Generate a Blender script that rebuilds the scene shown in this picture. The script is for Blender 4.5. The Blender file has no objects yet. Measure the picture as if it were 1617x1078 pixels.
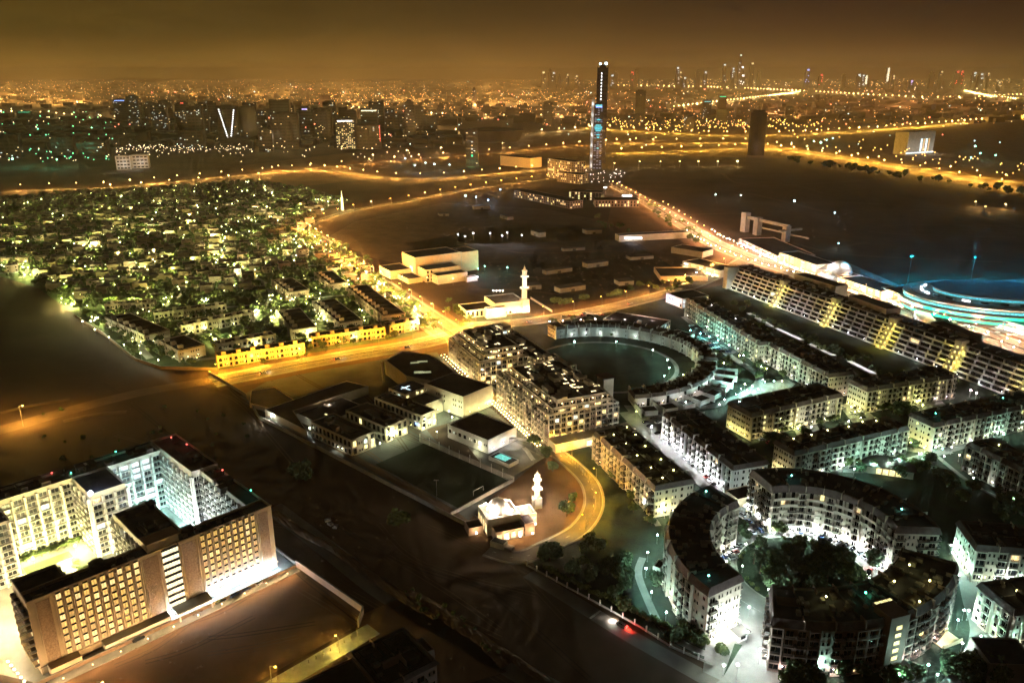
import bpy, math, random
from mathutils import Matrix, Vector
R = random.Random(7)
rad = math.radians
sc = bpy.context.scene
col = sc.collection

# ---------------------------------------------------------------- camera
CAM_H = 200.0
TILT = math.atan(421 / 1258)            # camera looks 18.5 degrees below the horizon
cam_d = bpy.data.cameras.new('camera')
cam = bpy.data.objects.new('camera', cam_d)
col.objects.link(cam)
cam.location = (0, 0, CAM_H)
cam.rotation_euler = (math.pi / 2 - TILT, 0, 0)
cam_d.sensor_width = 36
cam_d.lens = 36 * 1258 / 1617
cam_d.clip_start = 1
cam_d.clip_end = 90000
sc.camera = cam

# ---------------------------------------------------------------- night sky, lit by the city
world = bpy.data.worlds.new('World')
sc.world = world
world.use_nodes = True
nt = world.node_tree
nt.nodes.clear()
def N(nt, t, **k):
    n = nt.nodes.new(t)
    for a, b in k.items():
        setattr(n, a, b)
    return n
wo = N(nt, 'ShaderNodeOutputWorld')
bg = N(nt, 'ShaderNodeBackground')
bg.inputs['Strength'].default_value = 0.95
tc = N(nt, 'ShaderNodeTexCoord')
sx = N(nt, 'ShaderNodeSeparateXYZ')
nt.links.new(tc.outputs['Generated'], sx.inputs[0])
def ramp(nt, pts, src):
    r = N(nt, 'ShaderNodeValToRGB')
    while len(r.color_ramp.elements) < len(pts):
        r.color_ramp.elements.new(0.5)
    for e, (p, c) in zip(r.color_ramp.elements, pts):
        e.position = p
        e.color = (*c, 1)
    nt.links.new(src, r.inputs[0])
    return r
ab = N(nt, 'ShaderNodeMath', operation='ABSOLUTE')
nt.links.new(sx.outputs['Z'], ab.inputs[0])
# elevation (sine) -> colour, for the greenish west and the browner east
rl = ramp(nt, [(0.0, (.20, .125, .012)), (.012, (.135, .080, .006)), (.028, (.094, .057, .004)), (.09, (.086, .049, .005)), (.2, (.03, .018, .005)), (.6, (.008, .0055, .004))], ab.outputs[0])
rr = ramp(nt, [(0.0, (.09, .042, .012)), (.012, (.055, .024, .008)), (.028, (.026, .011, .006)), (.09, (.018, .008, .006)), (.2, (.018, .009, .006)), (.6, (.007, .005, .004))], ab.outputs[0])
mr = N(nt, 'ShaderNodeMapRange')
mr.inputs['From Min'].default_value = -.55
mr.inputs['From Max'].default_value = .45
nz = N(nt, 'ShaderNodeTexNoise')
nz.inputs['Scale'].default_value = 2.2
nz.inputs['Detail'].default_value = 3
nt.links.new(tc.outputs['Generated'], nz.inputs['Vector'])
ad = N(nt, 'ShaderNodeMath', operation='MULTIPLY_ADD')
nt.links.new(nz.outputs['Fac'], ad.inputs[0])
ad.inputs[1].default_value = .35
nt.links.new(sx.outputs['X'], ad.inputs[2])
nt.links.new(ad.outputs[0], mr.inputs['Value'])
mx = N(nt, 'ShaderNodeMix', data_type='RGBA')
nt.links.new(mr.outputs[0], mx.inputs['Factor'])
nt.links.new(rl.outputs[0], mx.inputs['A'])
nt.links.new(rr.outputs[0], mx.inputs['B'])
cl = N(nt, 'ShaderNodeTexNoise')
cl.inputs['Scale'].default_value = 5
cl.inputs['Detail'].default_value = 5
cmap = N(nt, 'ShaderNodeMapping')
cmap.inputs['Scale'].default_value = (1, 1, 7)
nt.links.new(tc.outputs['Generated'], cmap.inputs['Vector'])
nt.links.new(cmap.outputs[0], cl.inputs['Vector'])
cr = N(nt, 'ShaderNodeMapRange')
cr.inputs['From Min'].default_value = .3
cr.inputs['From Max'].default_value = .7
cr.inputs['To Min'].default_value = .72
cr.inputs['To Max'].default_value = 1.22
nt.links.new(cl.outputs['Fac'], cr.inputs['Value'])
vm = N(nt, 'ShaderNodeVectorMath', operation='SCALE')
nt.links.new(mx.outputs['Result'], vm.inputs[0])
nt.links.new(cr.outputs[0], vm.inputs['Scale'])
nt.links.new(vm.outputs[0], bg.inputs['Color'])
nt.links.new(bg.outputs[0], wo.inputs['Surface'])

sc.view_settings.view_transform = 'Standard'
sc.view_settings.look = 'None'
sc.view_settings.exposure = 0
sc.view_settings.gamma = 1
sc.view_settings.use_curve_mapping = False
cy = sc.cycles
cy.use_denoising = True
cy.max_bounces = 3
cy.diffuse_bounces = 1
cy.glossy_bounces = 1
cy.transmission_bounces = 1
cy.volume_bounces = 0
cy.sample_clamp_indirect = 1.0
cy.sample_clamp_direct = 0
cy.use_light_tree = True
cy.use_adaptive_sampling = True
cy.adaptive_threshold = .05
cy.adaptive_min_samples = 12
cy.time_limit = 800
cy.caustics_reflective = False
cy.caustics_refractive = False

POW = 1.0
STREET = 4.5
GLOBE = 1.7
# ---------------------------------------------------------------- helpers
def at(px, py, z=0.0):
    """the place on the level z that the photograph shows at pixel (px, py)"""
    cx, cyy = px - 808.5, 539 - py
    dy = 1258 * math.cos(TILT) + cyy * math.sin(TILT)
    dz = -1258 * math.sin(TILT) + cyy * math.cos(TILT)
    t = (z - CAM_H) / dz
    return (cx * t, dy * t)

def mat(name, c, c2=None, scale=.15, rough=.85, bump=0, bscale=2, metal=0, detail=5, spec=.25):
    m = bpy.data.materials.new(name)
    m.use_nodes = True
    t = m.node_tree
    b = t.nodes['Principled BSDF']
    b.inputs['Roughness'].default_value = rough
    b.inputs['Metallic'].default_value = metal
    b.inputs['Specular IOR Level'].default_value = spec
    c2 = c2 or tuple(x * .72 for x in c)
    g = N(t, 'ShaderNodeNewGeometry')
    n = N(t, 'ShaderNodeTexNoise')
    n.inputs['Scale'].default_value = scale
    n.inputs['Detail'].default_value = detail
    n.inputs['Roughness'].default_value = .62
    t.links.new(g.outputs['Position'], n.inputs['Vector'])
    r = ramp(t, [(.32, c2), (.68, c)], n.outputs['Fac'])
    t.links.new(r.outputs[0], b.inputs['Base Color'])
    if bump:
        n2 = N(t, 'ShaderNodeTexNoise')
        n2.inputs['Scale'].default_value = bscale
        n2.inputs['Detail'].default_value = 4
        t.links.new(g.outputs['Position'], n2.inputs['Vector'])
        bp = N(t, 'ShaderNodeBump')
        bp.inputs['Strength'].default_value = bump
        bp.inputs['Distance'].default_value = 1
        t.links.new(n2.outputs['Fac'], bp.inputs['Height'])
        t.links.new(bp.outputs[0], b.inputs['Normal'])
    return m

def emit(name, c, s, vary=0, sample=False):
    m = bpy.data.materials.new(name)
    m.use_nodes = True
    t = m.node_tree
    b = t.nodes['Principled BSDF']
    b.inputs['Base Color'].default_value = (.3, .3, .3, 1)
    b.inputs['Emission Color'].default_value = (*c, 1)
    b.inputs['Emission Strength'].default_value = s
    if vary:
        g = N(t, 'ShaderNodeNewGeometry')
        n = N(t, 'ShaderNodeTexNoise')
        n.inputs['Scale'].default_value = .9
        n.inputs['Detail'].default_value = 2
        t.links.new(g.outputs['Position'], n.inputs['Vector'])
        q = N(t, 'ShaderNodeMapRange')
        q.inputs['From Min'].default_value = .35
        q.inputs['From Max'].default_value = .65
        q.inputs['To Min'].default_value = s * (1 - vary)
        q.inputs['To Max'].default_value = s * (1 + vary)
        t.links.new(n.outputs['Fac'], q.inputs['Value'])
        t.links.new(q.outputs[0], b.inputs['Emission Strength'])
    m.cycles.emission_sampling = 'FRONT' if sample else 'NONE'
    return m

class MB:
    def __init__(s):
        s.v, s.f, s.m = [], [], []
    def face(s, pts, m=0):
        i = len(s.v)
        s.v += [tuple(p) for p in pts]
        s.f.append(tuple(range(i, i + len(pts))))
        s.m.append(m)
    def box(s, x0, x1, y0, y1, z0, z1, m=0, bottom=True):
        if x0 > x1: x0, x1 = x1, x0
        if y0 > y1: y0, y1 = y1, y0
        i = len(s.v)
        s.v += [(x0, y0, z0), (x1, y0, z0), (x1, y1, z0), (x0, y1, z0), (x0, y0, z1), (x1, y0, z1), (x1, y1, z1), (x0, y1, z1)]
        q = [(4, 5, 6, 7), (0, 1, 5, 4), (1, 2, 6, 5), (2, 3, 7, 6), (3, 0, 4, 7)]
        if bottom: q.append((3, 2, 1, 0))
        for a in q:
            s.f.append(tuple(i + k for k in a))
            s.m.append(m)
        return s
    def prism(s, poly, z0, z1, m=0, mt=None):
        n = len(poly)
        ar = sum(poly[k][0] * poly[(k + 1) % n][1] - poly[(k + 1) % n][0] * poly[k][1] for k in range(n))
        if ar < 0: poly = poly[::-1]
        i = len(s.v)
        s.v += [(x, y, z0) for x, y in poly] + [(x, y, z1) for x, y in poly]
        for k in range(n):
            l = (k + 1) % n
            s.f.append((i + k, i + l, i + n + l, i + n + k))
            s.m.append(m)
        s.f.append(tuple(i + n + k for k in range(n)))
        s.m.append(m if mt is None else mt)
        s.f.append(tuple(i + k for k in reversed(range(n))))
        s.m.append(m)
        return s
    def cyl(s, cx, cyy, z0, z1, r0, r1, n=8, m=0):
        i = len(s.v)
        for r, z in ((r0, z0), (r1, z1)):
            s.v += [(cx + r * math.cos(2 * math.pi * k / n), cyy + r * math.sin(2 * math.pi * k / n), z) for k in range(n)]
        for k in range(n):
            l = (k + 1) % n
            s.f.append((i + k, i + l, i + n + l, i + n + k))
            s.m.append(m)
        s.f.append(tuple(i + n + k for k in range(n)))
        s.m.append(m)
        return s
    def ball(s, cx, cyy, cz, r, m=0, n=8, k=5, zs=1.0, low=-1.0):
        i = len(s.v)
        for a in range(k + 1):
            th = math.pi * a / k
            z = math.cos(th)
            if z < low: z = low
            for b in range(n):
                ph = 2 * math.pi * b / n
                s.v.append((cx + r * math.sin(th) * math.cos(ph), cyy + r * math.sin(th) * math.sin(ph), cz + r * zs * z))
        for a in range(k):
            for b in range(n):
                c = (b + 1) % n
                s.f.append((i + a * n + b, i + (a + 1) * n + b, i + (a + 1) * n + c, i + a * n + c))
                s.m.append(m)
        return s
    def data(s, name, mats):
        d = bpy.data.meshes.new(name)
        d.from_pydata(s.v, [], s.f)
        if not isinstance(mats, (list, tuple)): mats = [mats]
        for q in mats: d.materials.append(q)
        if len(mats) > 1:
            d.polygons.foreach_set('material_index', s.m)
        d.update()
        return d
    def ob(s, name, mats, parent=None, loc=(0, 0, 0), rz=0):
        return ob(name, s.data(name, mats), parent, loc, rz)

def ob(name, data, parent=None, loc=(0, 0, 0), rz=0.0):
    o = bpy.data.objects.new(name, data)
    if parent is not None: o.parent = parent
    o.location = loc
    o.rotation_euler = (0, 0, rz)
    col.objects.link(o)
    return o
def tag(o, label=None, cat=None, group=None, kind=None):
    if label: o['label'] = label
    if cat: o['category'] = cat
    if group: o['group'] = group
    if kind: o['kind'] = kind
    return o
def thing(name, label, cat, loc=(0, 0, 0), rz=0.0, group=None):
    o = ob(name, None, None, loc if len(loc) == 3 else (*loc, 0), rz)
    o.empty_display_size = 1
    return tag(o, label, cat, group)
def frame(p0, p1, z):
    a, b = at(*p0, z), at(*p1, z)
    return a, math.atan2(b[1] - a[1], b[0] - a[0]), math.hypot(b[0] - a[0], b[1] - a[1])
ORD = ('first second third fourth fifth sixth seventh eighth ninth tenth eleventh twelfth thirteenth fourteenth fifteenth sixteenth '
       'seventeenth eighteenth nineteenth twentieth').split()
TENS = {2: 'twenty', 3: 'thirty', 4: 'forty', 5: 'fifty', 6: 'sixty', 7: 'seventy', 8: 'eighty', 9: 'ninety'}
def ordw(i):
    i += 1
    if i <= 20: return ORD[i - 1]
    t, u = divmod(i, 10)
    if t > 9: return 'last'
    return TENS[t][:-1] + 'ieth' if u == 0 else TENS[t] + '-' + ORD[u - 1]

# ---------------------------------------------------------------- materials
M = {}
M['sand'] = mat('sand', (.095, .058, .034), (.052, .033, .021), .012, .95, .07, .35, detail=9)
M['sand_track'] = mat('sand_track', (.145, .098, .06), (.09, .06, .038), .05, .95, .12, .5, detail=8)
M['sand_plot'] = mat('sand_plot', (.16, .092, .045), (.09, .052, .027), .03, .95, .08, .4, detail=8)
M['asphalt'] = mat('asphalt', (.17, .15, .125), (.11, .097, .083), .08, .8, .1, 3)
M['paving'] = mat('paving', (.26, .25, .23), (.17, .165, .15), .12, .8, .1, 2)
M['grey_paving'] = mat('grey_paving', (.12, .125, .12), (.075, .08, .078), .09, .8, .1, 2)
M['kerb'] = mat('kerb', (.4, .38, .34))
M['paint'] = mat('road_paint', (.7, .7, .66), (.5, .5, .47), .5)
M['lawn'] = mat('lawn', (.035, .065, .034), (.014, .028, .016), .06, .95, .4, 1.2, detail=8)
M['estate'] = mat('estate_garden_ground', (.04, .06, .038), (.012, .019, .014), .06, .95, .3, .8, detail=9)
M['villa_lawn'] = mat('villa_lawn', (.10, .13, .05), (.03, .045, .018), .06, .95, .3, .8, detail=9)
M['dirt'] = mat('garden_ground', (.055, .046, .036), (.022, .018, .015), .035, .95, .3, .8, detail=9)
M['turf'] = mat('pitch_turf', (.022, .035, .02), (.014, .024, .015), .02, .95, .2, 1)
M['court'] = mat('court_surface', (.11, .075, .05), (.075, .052, .036), .05, .9)
M['cream'] = mat('cream_render', (.55, .50, .41), (.44, .39, .31), .22, .85, .05, 3)
M['white'] = mat('white_render', (.62, .60, .56), (.5, .48, .44), .25, .85)
M['villa_wall'] = mat('villa_wall', (.24, .19, .13), (.15, .12, .08), .3, .88)
M['track_dark'] = mat('dark_track', (.06, .038, .024), (.045, .03, .02), .05, .95)
M['pink'] = mat('rose_render', (.36, .27, .23), (.27, .20, .17), .22, .88, .05, 3)
M['tan'] = mat('tan_render', (.62, .47, .31), (.54, .40, .26), .3, .85, .05, 3)
M['brick'] = mat('textured_panel', (.50, .34, .22), (.26, .17, .11), 1.6, .9, .4, 3, detail=8)
M['tile'] = mat('roof_tile', (.19, .15, .145), (.12, .095, .092), .5, .85, .15, 4)
M['deck'] = mat('roof_deck', (.085, .085, .095), (.038, .038, .044), .12, .9, .15, 2, detail=7)
M['browndeck'] = mat('brown_roof_deck', (.065, .048, .04), (.032, .024, .02), .12, .9, .15, 2, detail=7)
M['greyroof'] = mat('grey_roof', (.10, .088, .08), (.065, .057, .053), .1, .85, .1, 2)
M['terrace'] = mat('terrace_floor', (.14, .11, .085), (.09, .07, .055), .3, .9)
M['glass'] = mat('dark_glass', (.02, .022, .025), (.012, .013, .015), 1, .15, spec=.5)
M['tower_glass'] = mat('tower_glass', (.03, .024, .022), (.018, .014, .013), .02, .2, spec=.5)
M['tower_wall'] = mat('tower_wall', (.04, .028, .022), (.025, .018, .015), .02, .8)
M['rail'] = mat('dark_railing', (.06, .055, .05), None, 1, .5)
M['metal'] = mat('pole_metal', (.25, .24, .23), None, 1, .5, metal=.6)
M['leaf'] = mat('leaf', (.11, .145, .045), (.035, .055, .018), .8, .8)
M['leaf2'] = mat('leaf_grey', (.10, .15, .075), (.04, .065, .035), .8, .8)
M['bark'] = mat('bark', (.10, .07, .045), None, 1, .9)
M['concrete'] = mat('concrete', (.30, .28, .25), (.2, .185, .165), .2, .9, .1, 2)
M['water'] = mat('pool_water', (.02, .25, .25), (.02, .2, .22), .5, .08, spec=.6)
M['stonewall'] = mat('boundary_wall', (.30, .20, .13), (.2, .13, .085), .2, .9, .2, 2)
E = {}
WARM, YEL, GRN, WHT, CYN, SOD, AMB, TEAL, BLU, RED = (1, .74, .36), (1, .83, .33), (.86, 1, .42), (.93, .98, 1), (.5, 1, .93), (1, .5, .13), (1, .56, .06), (.1, 1, .6), (.15, .4, 1), (1, .1, .08)
E['warm'] = emit('warm_window', (1, .72, .34), 1.4, .7)
E['hotel'] = emit('hotel_window', (1, .62, .14), .9, .3)
E['hotel2'] = emit('hotel_window_dim', (1, .55, .12), .55, .4)
E['hotel3'] = emit('hotel_window_bright', (1, .75, .3), 1.25, .3)
E['hotel_white'] = emit('stair_glazing_light', (1, .93, .62), 1.5, .3)
E['yel'] = emit('yellow_window', (1, .86, .36), 1.6, .4)
E['cool'] = emit('cool_window', (.75, .95, 1), 1.3, .5)
E['sign_w'] = emit('white_sign_light', (.95, .97, 1), 3.0, .5)
E['sign_y'] = emit('warm_shop_light', (1, .78, .42), 2.0, .6)
E['sign_g'] = emit('green_neon', (.0, .9, .42), 1.5, .15)
E['sign_c'] = emit('cyan_light', (.12, .75, .85), 1.0, .4)
E['sign_b'] = emit('blue_sign_light', (.2, .35, 1), 2.5)
E['sign_v'] = emit('violet_sign_light', (.5, .4, 1), 2.0)
E['sign_r'] = emit('red_light', (1, .08, .06), 2.2)
E['pool'] = emit('lit_pool_water', (.05, .75, .62), .7, .3)
for k_ in ('sign_g', 'sign_c'): E[k_].node_tree.nodes['Principled BSDF'].inputs['Base Color'].default_value = (.01, .03, .03, 1)
E['dimblue'] = emit('blue_glass_glow', (.10, .26, .5), .5, .6)  # glow put into the front twin tower's glass to make it read blue
HEAD = {}
def headmat(c, s=14):
    k = (c, s)
    if k not in HEAD: HEAD[k] = emit('lamp_light', c, s)
    return HEAD[k]

# ---------------------------------------------------------------- lamps
LD = {}
n_lights = 0
def light(parent, loc, c, power, r=.4):
    global n_lights
    n_lights += 1
    power = float('%.2g' % power)
    k = (c, power, r)
    if k not in LD:
        d = bpy.data.lights.new('lamp_light', 'POINT')
        d.color = c
        d.energy = power * POW
        d.shadow_soft_size = r
        LD[k] = d
    o = bpy.data.objects.new('light', LD[k])
    if parent is not None: o.parent = parent
    o.location = loc
    col.objects.link(o)
    return o
LM = {}
LAMPQ = []
def lamp(x, y, c=SOD, power=4000, h=9.0, kind='street', label='', group=None, rz=0.0, z=0.0, size=None, strength=14, cat='street lamp', nolight=False, _now=False):
    d = math.hypot(x, y, CAM_H)
    size = min(size or 9, max(.36, d * .00078))
    size = max(.3, round(size * 10) / 10)
    if kind == 'globe' and not _now:
        LAMPQ.append((d, (x, y, c, power, h, kind, label, group, rz, z, size, strength, cat, nolight)))
        return
    k = (kind, round(h, 1), size)
    if k not in LM:
        b = MB()
        t = max(.09, d * .00016)
        if kind == 'street':
            b.cyl(0, 0, 0, h, t * 1.6, t, 6)
            b.box(-.08, 1.8, -.07, .07, h - .1, h + .06)
            hd = MB().ball(1.8, 0, h - .25, size, 0, 8, 4, .5)
        elif kind == 'globe':
            b.cyl(0, 0, 0, h, t * 1.3, t, 6)
            b.cyl(0, 0, 0, .4, .3, .25, 6)
            hd = MB().ball(0, 0, h + size * .8, size, 0, 8, 5)
        else:                                         # low bollard
            b.cyl(0, 0, 0, h, .16, .16, 6)
            hd = MB().ball(0, 0, h + size * .6, size, 0, 8, 4, .9)
        LM[k] = (b.data('pole', M['metal']), hd)
    pole, hd = LM[k]
    kk = (k, c, strength)
    if kk not in LM: LM[kk] = hd.data('lamp_head', headmat(c, strength))
    n = {'street': 'street_lamp', 'globe': 'garden_lamp'}.get(kind, 'bollard_lamp')
    t = thing(n, label, cat, (x, y, z), rz, group)
    ob('pole', pole, t)
    ob('lamp_head', LM[kk], t)
    if not nolight:
        ox = 1.8 if kind == 'street' else 0
        light(t, (ox, 0, h - size * .5 - .45 if kind == 'street' else h + size * 1.6 + .5), c, power * (STREET if kind == 'street' else GLOBE))
    return t
def lamps(rows, c, power, h, kind, text, group, **k):
    """rows of (px, py of the lamp head, landmark)"""
    for r in rows:
        x, y = at(r[0], r[1], k.get('z', 0) + h)
        lamp(x, y, c, power * (r[3] if len(r) > 3 else 1), h, kind, text + ' ' + r[2], group, R.uniform(0, 6.28), **k)

def flush_lamps(keep=290):
    """the nearest globe lamps become things of their own, the rest one mesh (their lights stay)"""
    LAMPQ.sort(key=lambda q: q[0])
    rest, mats = MB(), []
    for k, (d, a) in enumerate(LAMPQ):
        if k < keep:
            lamp(*a, _now=True)
            continue
        x, y, c, power, h, kind, label, group, rz, z, size, strength, cat, nl = a
        if (c, strength) not in mats: mats.append((c, strength))
        m = mats.index((c, strength))
        rest.cyl(x, y, z, z + h, .12, .1, 4, 0)
        rest.ball(x, y, z + h + size * .8, size, m + 1, 6, 4)
        light(None, (x, y, z + h + size * 1.6 + .5), c, power * GLOBE)
    tag(rest.ob('far_garden_lamps', [M['metal']] + [headmat(*q) for q in mats]), 'small globe lamps of the more distant gardens and yards', None, None, 'stuff')
# ---------------------------------------------------------------- facade pieces (front faces -y, origin at the foot of the bay)
EL = {}
def element(kind, w, h, wall, lit=None):
    k = (kind, round(w, 1), round(h, 1), wall, lit)
    if k in EL: return EL[k]
    w, h = round(w, 1), round(h, 1)
    b = MB()
    mats = [M[wall], E[lit] if lit else M['glass'], M['rail'], M['glass']]
    def win(cx, ww, z0, z1, m=1):
        y0, y1 = -.14, .1
        f = .12
        b.box(cx - ww / 2 - f, cx + ww / 2 + f, y0, y1, z1, z1 + f)
        b.box(cx - ww / 2 - f * 1.6, cx + ww / 2 + f * 1.6, y0 - .1, y1, z0 - f, z0)
        b.box(cx - ww / 2 - f, cx - ww / 2, y0, y1, z0, z1)
        b.box(cx + ww / 2, cx + ww / 2 + f, y0, y1, z0, z1)
        b.face([(cx - ww / 2, -.03, z0), (cx + ww / 2, -.03, z0), (cx + ww / 2, -.03, z1), (cx - ww / 2, -.03, z1)], m)
    if kind == 'W': win(0, 1.3, .9, 2.4)
    elif kind == 'w': win(-w * .2, .75, .9, 2.3); win(w * .2, .75, .9, 2.3, 3)
    elif kind == 'T': win(0, min(w - .9, 2.2), .5, h - .55)
    elif kind == 'S': win(0, 1.5, .8, 2.3)
    elif kind == 'H':                                  # tall hotel window with a dark recess over it
        ww = w * .56
        b.box(-ww / 2 - .12, -ww / 2, -.3, .1, .1, h - .1)
        b.box(ww / 2, ww / 2 + .12, -.3, .1, .1, h - .1)
        b.face([(-ww / 2, -.03, .2), (ww / 2, -.03, .2), (ww / 2, -.03, h * .76), (-ww / 2, -.03, h * .76)], 1)
        b.box(-ww / 2, ww / 2, -.12, .1, h * .76, h - .05, 3)
        b.box(-.05, .05, -.1, 0, .2, h * .76, 0)
    elif kind == 'G':
        b.face([(-w / 2 + .3, -.03, .3), (w / 2 - .3, -.03, .3), (w / 2 - .3, -.03, h * .74), (-w / 2 + .3, -.03, h * .74)], 1)
        b.box(-w / 2 + .2, w / 2 - .2, -.35, .1, h * .74, h + .05, 3)
        for q in range(-2, 3): b.box(q * w / 6 - .06, q * w / 6 + .06, -.12, 0, .3, h * .74, 0)
    elif kind == 'B':                                  # balcony on a slab with a railing
        b.box(-w / 2 + .25, w / 2 - .25, -1.5, .1, -.12, .12)
        b.box(-w / 2 + .25, w / 2 - .25, -1.5, -1.4, 1.0, 1.12, 0)
        for q in range(9):
            x = -w / 2 + .3 + q * (w - .6) / 8
            b.box(x - .04, x + .04, -1.47, -1.42, .12, 1.0, 2)
        b.box(-w / 2 + .25, -w / 2 + .33, -1.5, 0, .12, 1.12, 2)
        b.box(w / 2 - .33, w / 2 - .25, -1.5, 0, .12, 1.12, 2)
        b.face([(-w * .3, -.03, .15), (w * .3, -.03, .15), (w * .3, -.03, 2.4), (-w * .3, -.03, 2.4)], 1)
        b.box(-.06, .06, -.1, 0, .15, 2.4, 0)
        b.box(-w * .33, w * .33, -.15, .1, 2.4, 2.55, 0)
    elif kind == 'L':                                  # deep loggia framed by pillars and slabs
        d = -1.25
        p = .36
        b.box(-w / 2 + .02, -w / 2 + p, d, .1, 0, h - .02)
        b.box(w / 2 - p, w / 2 - .02, d, .1, 0, h - .02)
        b.box(-w / 2 + p, w / 2 - p, d, .1, h - .42, h - .02)
        b.box(-w / 2 + p, w / 2 - p, d + .05, .1, .0, .16)
        b.face([(-w / 2 + p, -.03, .16), (w / 2 - p, -.03, .16), (w / 2 - p, -.03, h - .42), (-w / 2 + p, -.03, h - .42)], 1)
        b.box(-.07, .07, -.12, 0, .16, h - .42, 0)
        b.box(-w / 2 + p, w / 2 - p, d + .08, d + .16, 1.0, 1.1, 2)
        for q in range(5):
            x = -w / 2 + p + (q + .5) * (w - 2 * p) / 5
            b.box(x - .04, x + .04, d + .09, d + .14, .16, 1.0, 2)
    elif kind == 'P':                                  # long balcony with a solid white parapet
        b.box(-w / 2, w / 2, -1.7, .1, -.1, .15)
        b.box(-w / 2, w / 2, -1.7, -1.56, .15, 1.25)
        b.box(-w / 2 - .12, -w / 2 + .12, -1.6, .1, .15, h - .1)
        b.face([(-w * .48, -.03, .16), (w * .48, -.03, .16), (w * .48, -.03, h - .25), (-w * .48, -.03, h - .25)], 1)  # dark glass across the whole back wall stands in for the shaded gap
    elif kind == 'A':                                  # arched opening
        ww = min(w * .32, 1.1)
        n = 6
        arc = [(ww * math.cos(math.pi * q / n), 1.7 + ww * math.sin(math.pi * q / n)) for q in range(n + 1)]
        b.face([(-ww, -.04, .2), (ww, -.04, .2)] + [(x, -.04, z) for x, z in arc], 1)
        for q in range(n):
            (x0, z0), (x1, z1) = arc[q], arc[q + 1]
            s = 1.22
            b.face([(x0, -.25, z0), (x1, -.25, z1), (x1 * s, -.25, 1.7 + (z1 - 1.7) * s), (x0 * s, -.25, 1.7 + (z0 - 1.7) * s)][::-1], 0)
            b.face([(x0, -.25, z0), (x0, .1, z0), (x1, .1, z1), (x1, -.25, z1)], 0)
            b.face([(x0 * s, -.25, 1.7 + (z0 - 1.7) * s), (x1 * s, -.25, 1.7 + (z1 - 1.7) * s), (x1 * s, .1, 1.7 + (z1 - 1.7) * s), (x0 * s, .1, 1.7 + (z0 - 1.7) * s)], 0)
        b.box(-ww - .25, -ww, -.25, .1, 0, 1.7)
        b.box(ww, ww + .25, -.25, .1, 0, 1.7)
    nm = {'W': 'window', 'w': 'window', 'T': 'window', 'S': 'stair_window', 'H': 'window', 'G': 'window', 'B': 'balcony', 'L': 'loggia', 'P': 'terrace', 'A': 'arched_window'}[kind]
    EL[k] = (nm, b.data(nm, mats))
    return EL[k]

def place_el(root, kind, w, h, wall, x, y, z, rz, lit, lp, litmat=None):
    l = None
    if kind in 'SHG': l = litmat or ('hotel' if kind == 'H' else 'hotel_white' if kind == 'G' else 'yel')
    elif R.random() < lp: l = R.choice(lit)
    nm, d = element(kind, w, h, wall, l)
    return ob(nm, d, root, (x, y, z), rz)

def facade(root, x0, y0, ang, L, z0, fh, nf, pat, wall='cream', bw=4.2, lit=('warm', 'yel'), lp=.05, off=0.0, skip=None):
    """a wall of bays; ang is the direction of the wall, its outside lies to the right of it"""
    nb = max(1, round(L / bw))
    w = L / nb
    dx, dy = math.cos(ang), math.sin(ang)
    rows = pat.split('/')
    for f in range(nf):
        row = rows[min(nf - 1 - f, len(rows) - 1)]     # first row of the pattern is the top floor
        for i in range(nb):
            k = row[i % len(row)]
            if k in ' .': continue
            if skip and skip(i, f): continue
            s = (i + .5) * w
            place_el(root, k, w, fh, wall, x0 + dx * s + dy * off, y0 + dy * s - dx * off, z0 + f * fh, ang, lit, lp)

def ringpoly(poly, o):
    """offset a convex-ish counterclockwise polygon outwards by o"""
    n = len(poly)
    out = []
    for k in range(n):
        a, b, c = Vector(poly[k - 1]), Vector(poly[k]), Vector(poly[(k + 1) % n])
        d1, d2 = (b - a).normalized(), (c - b).normalized()
        n1, n2 = Vector((d1.y, -d1.x)), Vector((d2.y, -d2.x))
        m = (n1 + n2)
        m = m / max(.3, m.length_squared / 2)
        out.append(tuple(b + m * o * 1.0))
    return out
def skirt(poly, h, drop, i_in, i_out, m=0, thick=.5):
    """sloping tiled eave band round a flat roof, with a parapet inside"""
    b = MB()
    n = len(poly)
    a, c, d = ringpoly(poly, -i_in), ringpoly(poly, i_out), ringpoly(poly, -i_in - thick)
    for k in range(n):
        l = (k + 1) % n
        b.face([(*c[k], h - drop), (*c[l], h - drop), (*a[l], h), (*a[k], h)], 0)
        b.face([(*a[k], h), (*a[l], h), (*d[l], h), (*d[k], h)], 1)
        b.face([(*d[k], h), (*d[l], h), (*d[l], h - 1.25), (*d[k], h - 1.25)], 1)
        b.face([(*c[l], h - drop), (*c[k], h - drop), (*poly[k], h - drop - .25), (*poly[l], h - drop - .25)], 1)
    return b, d

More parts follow.
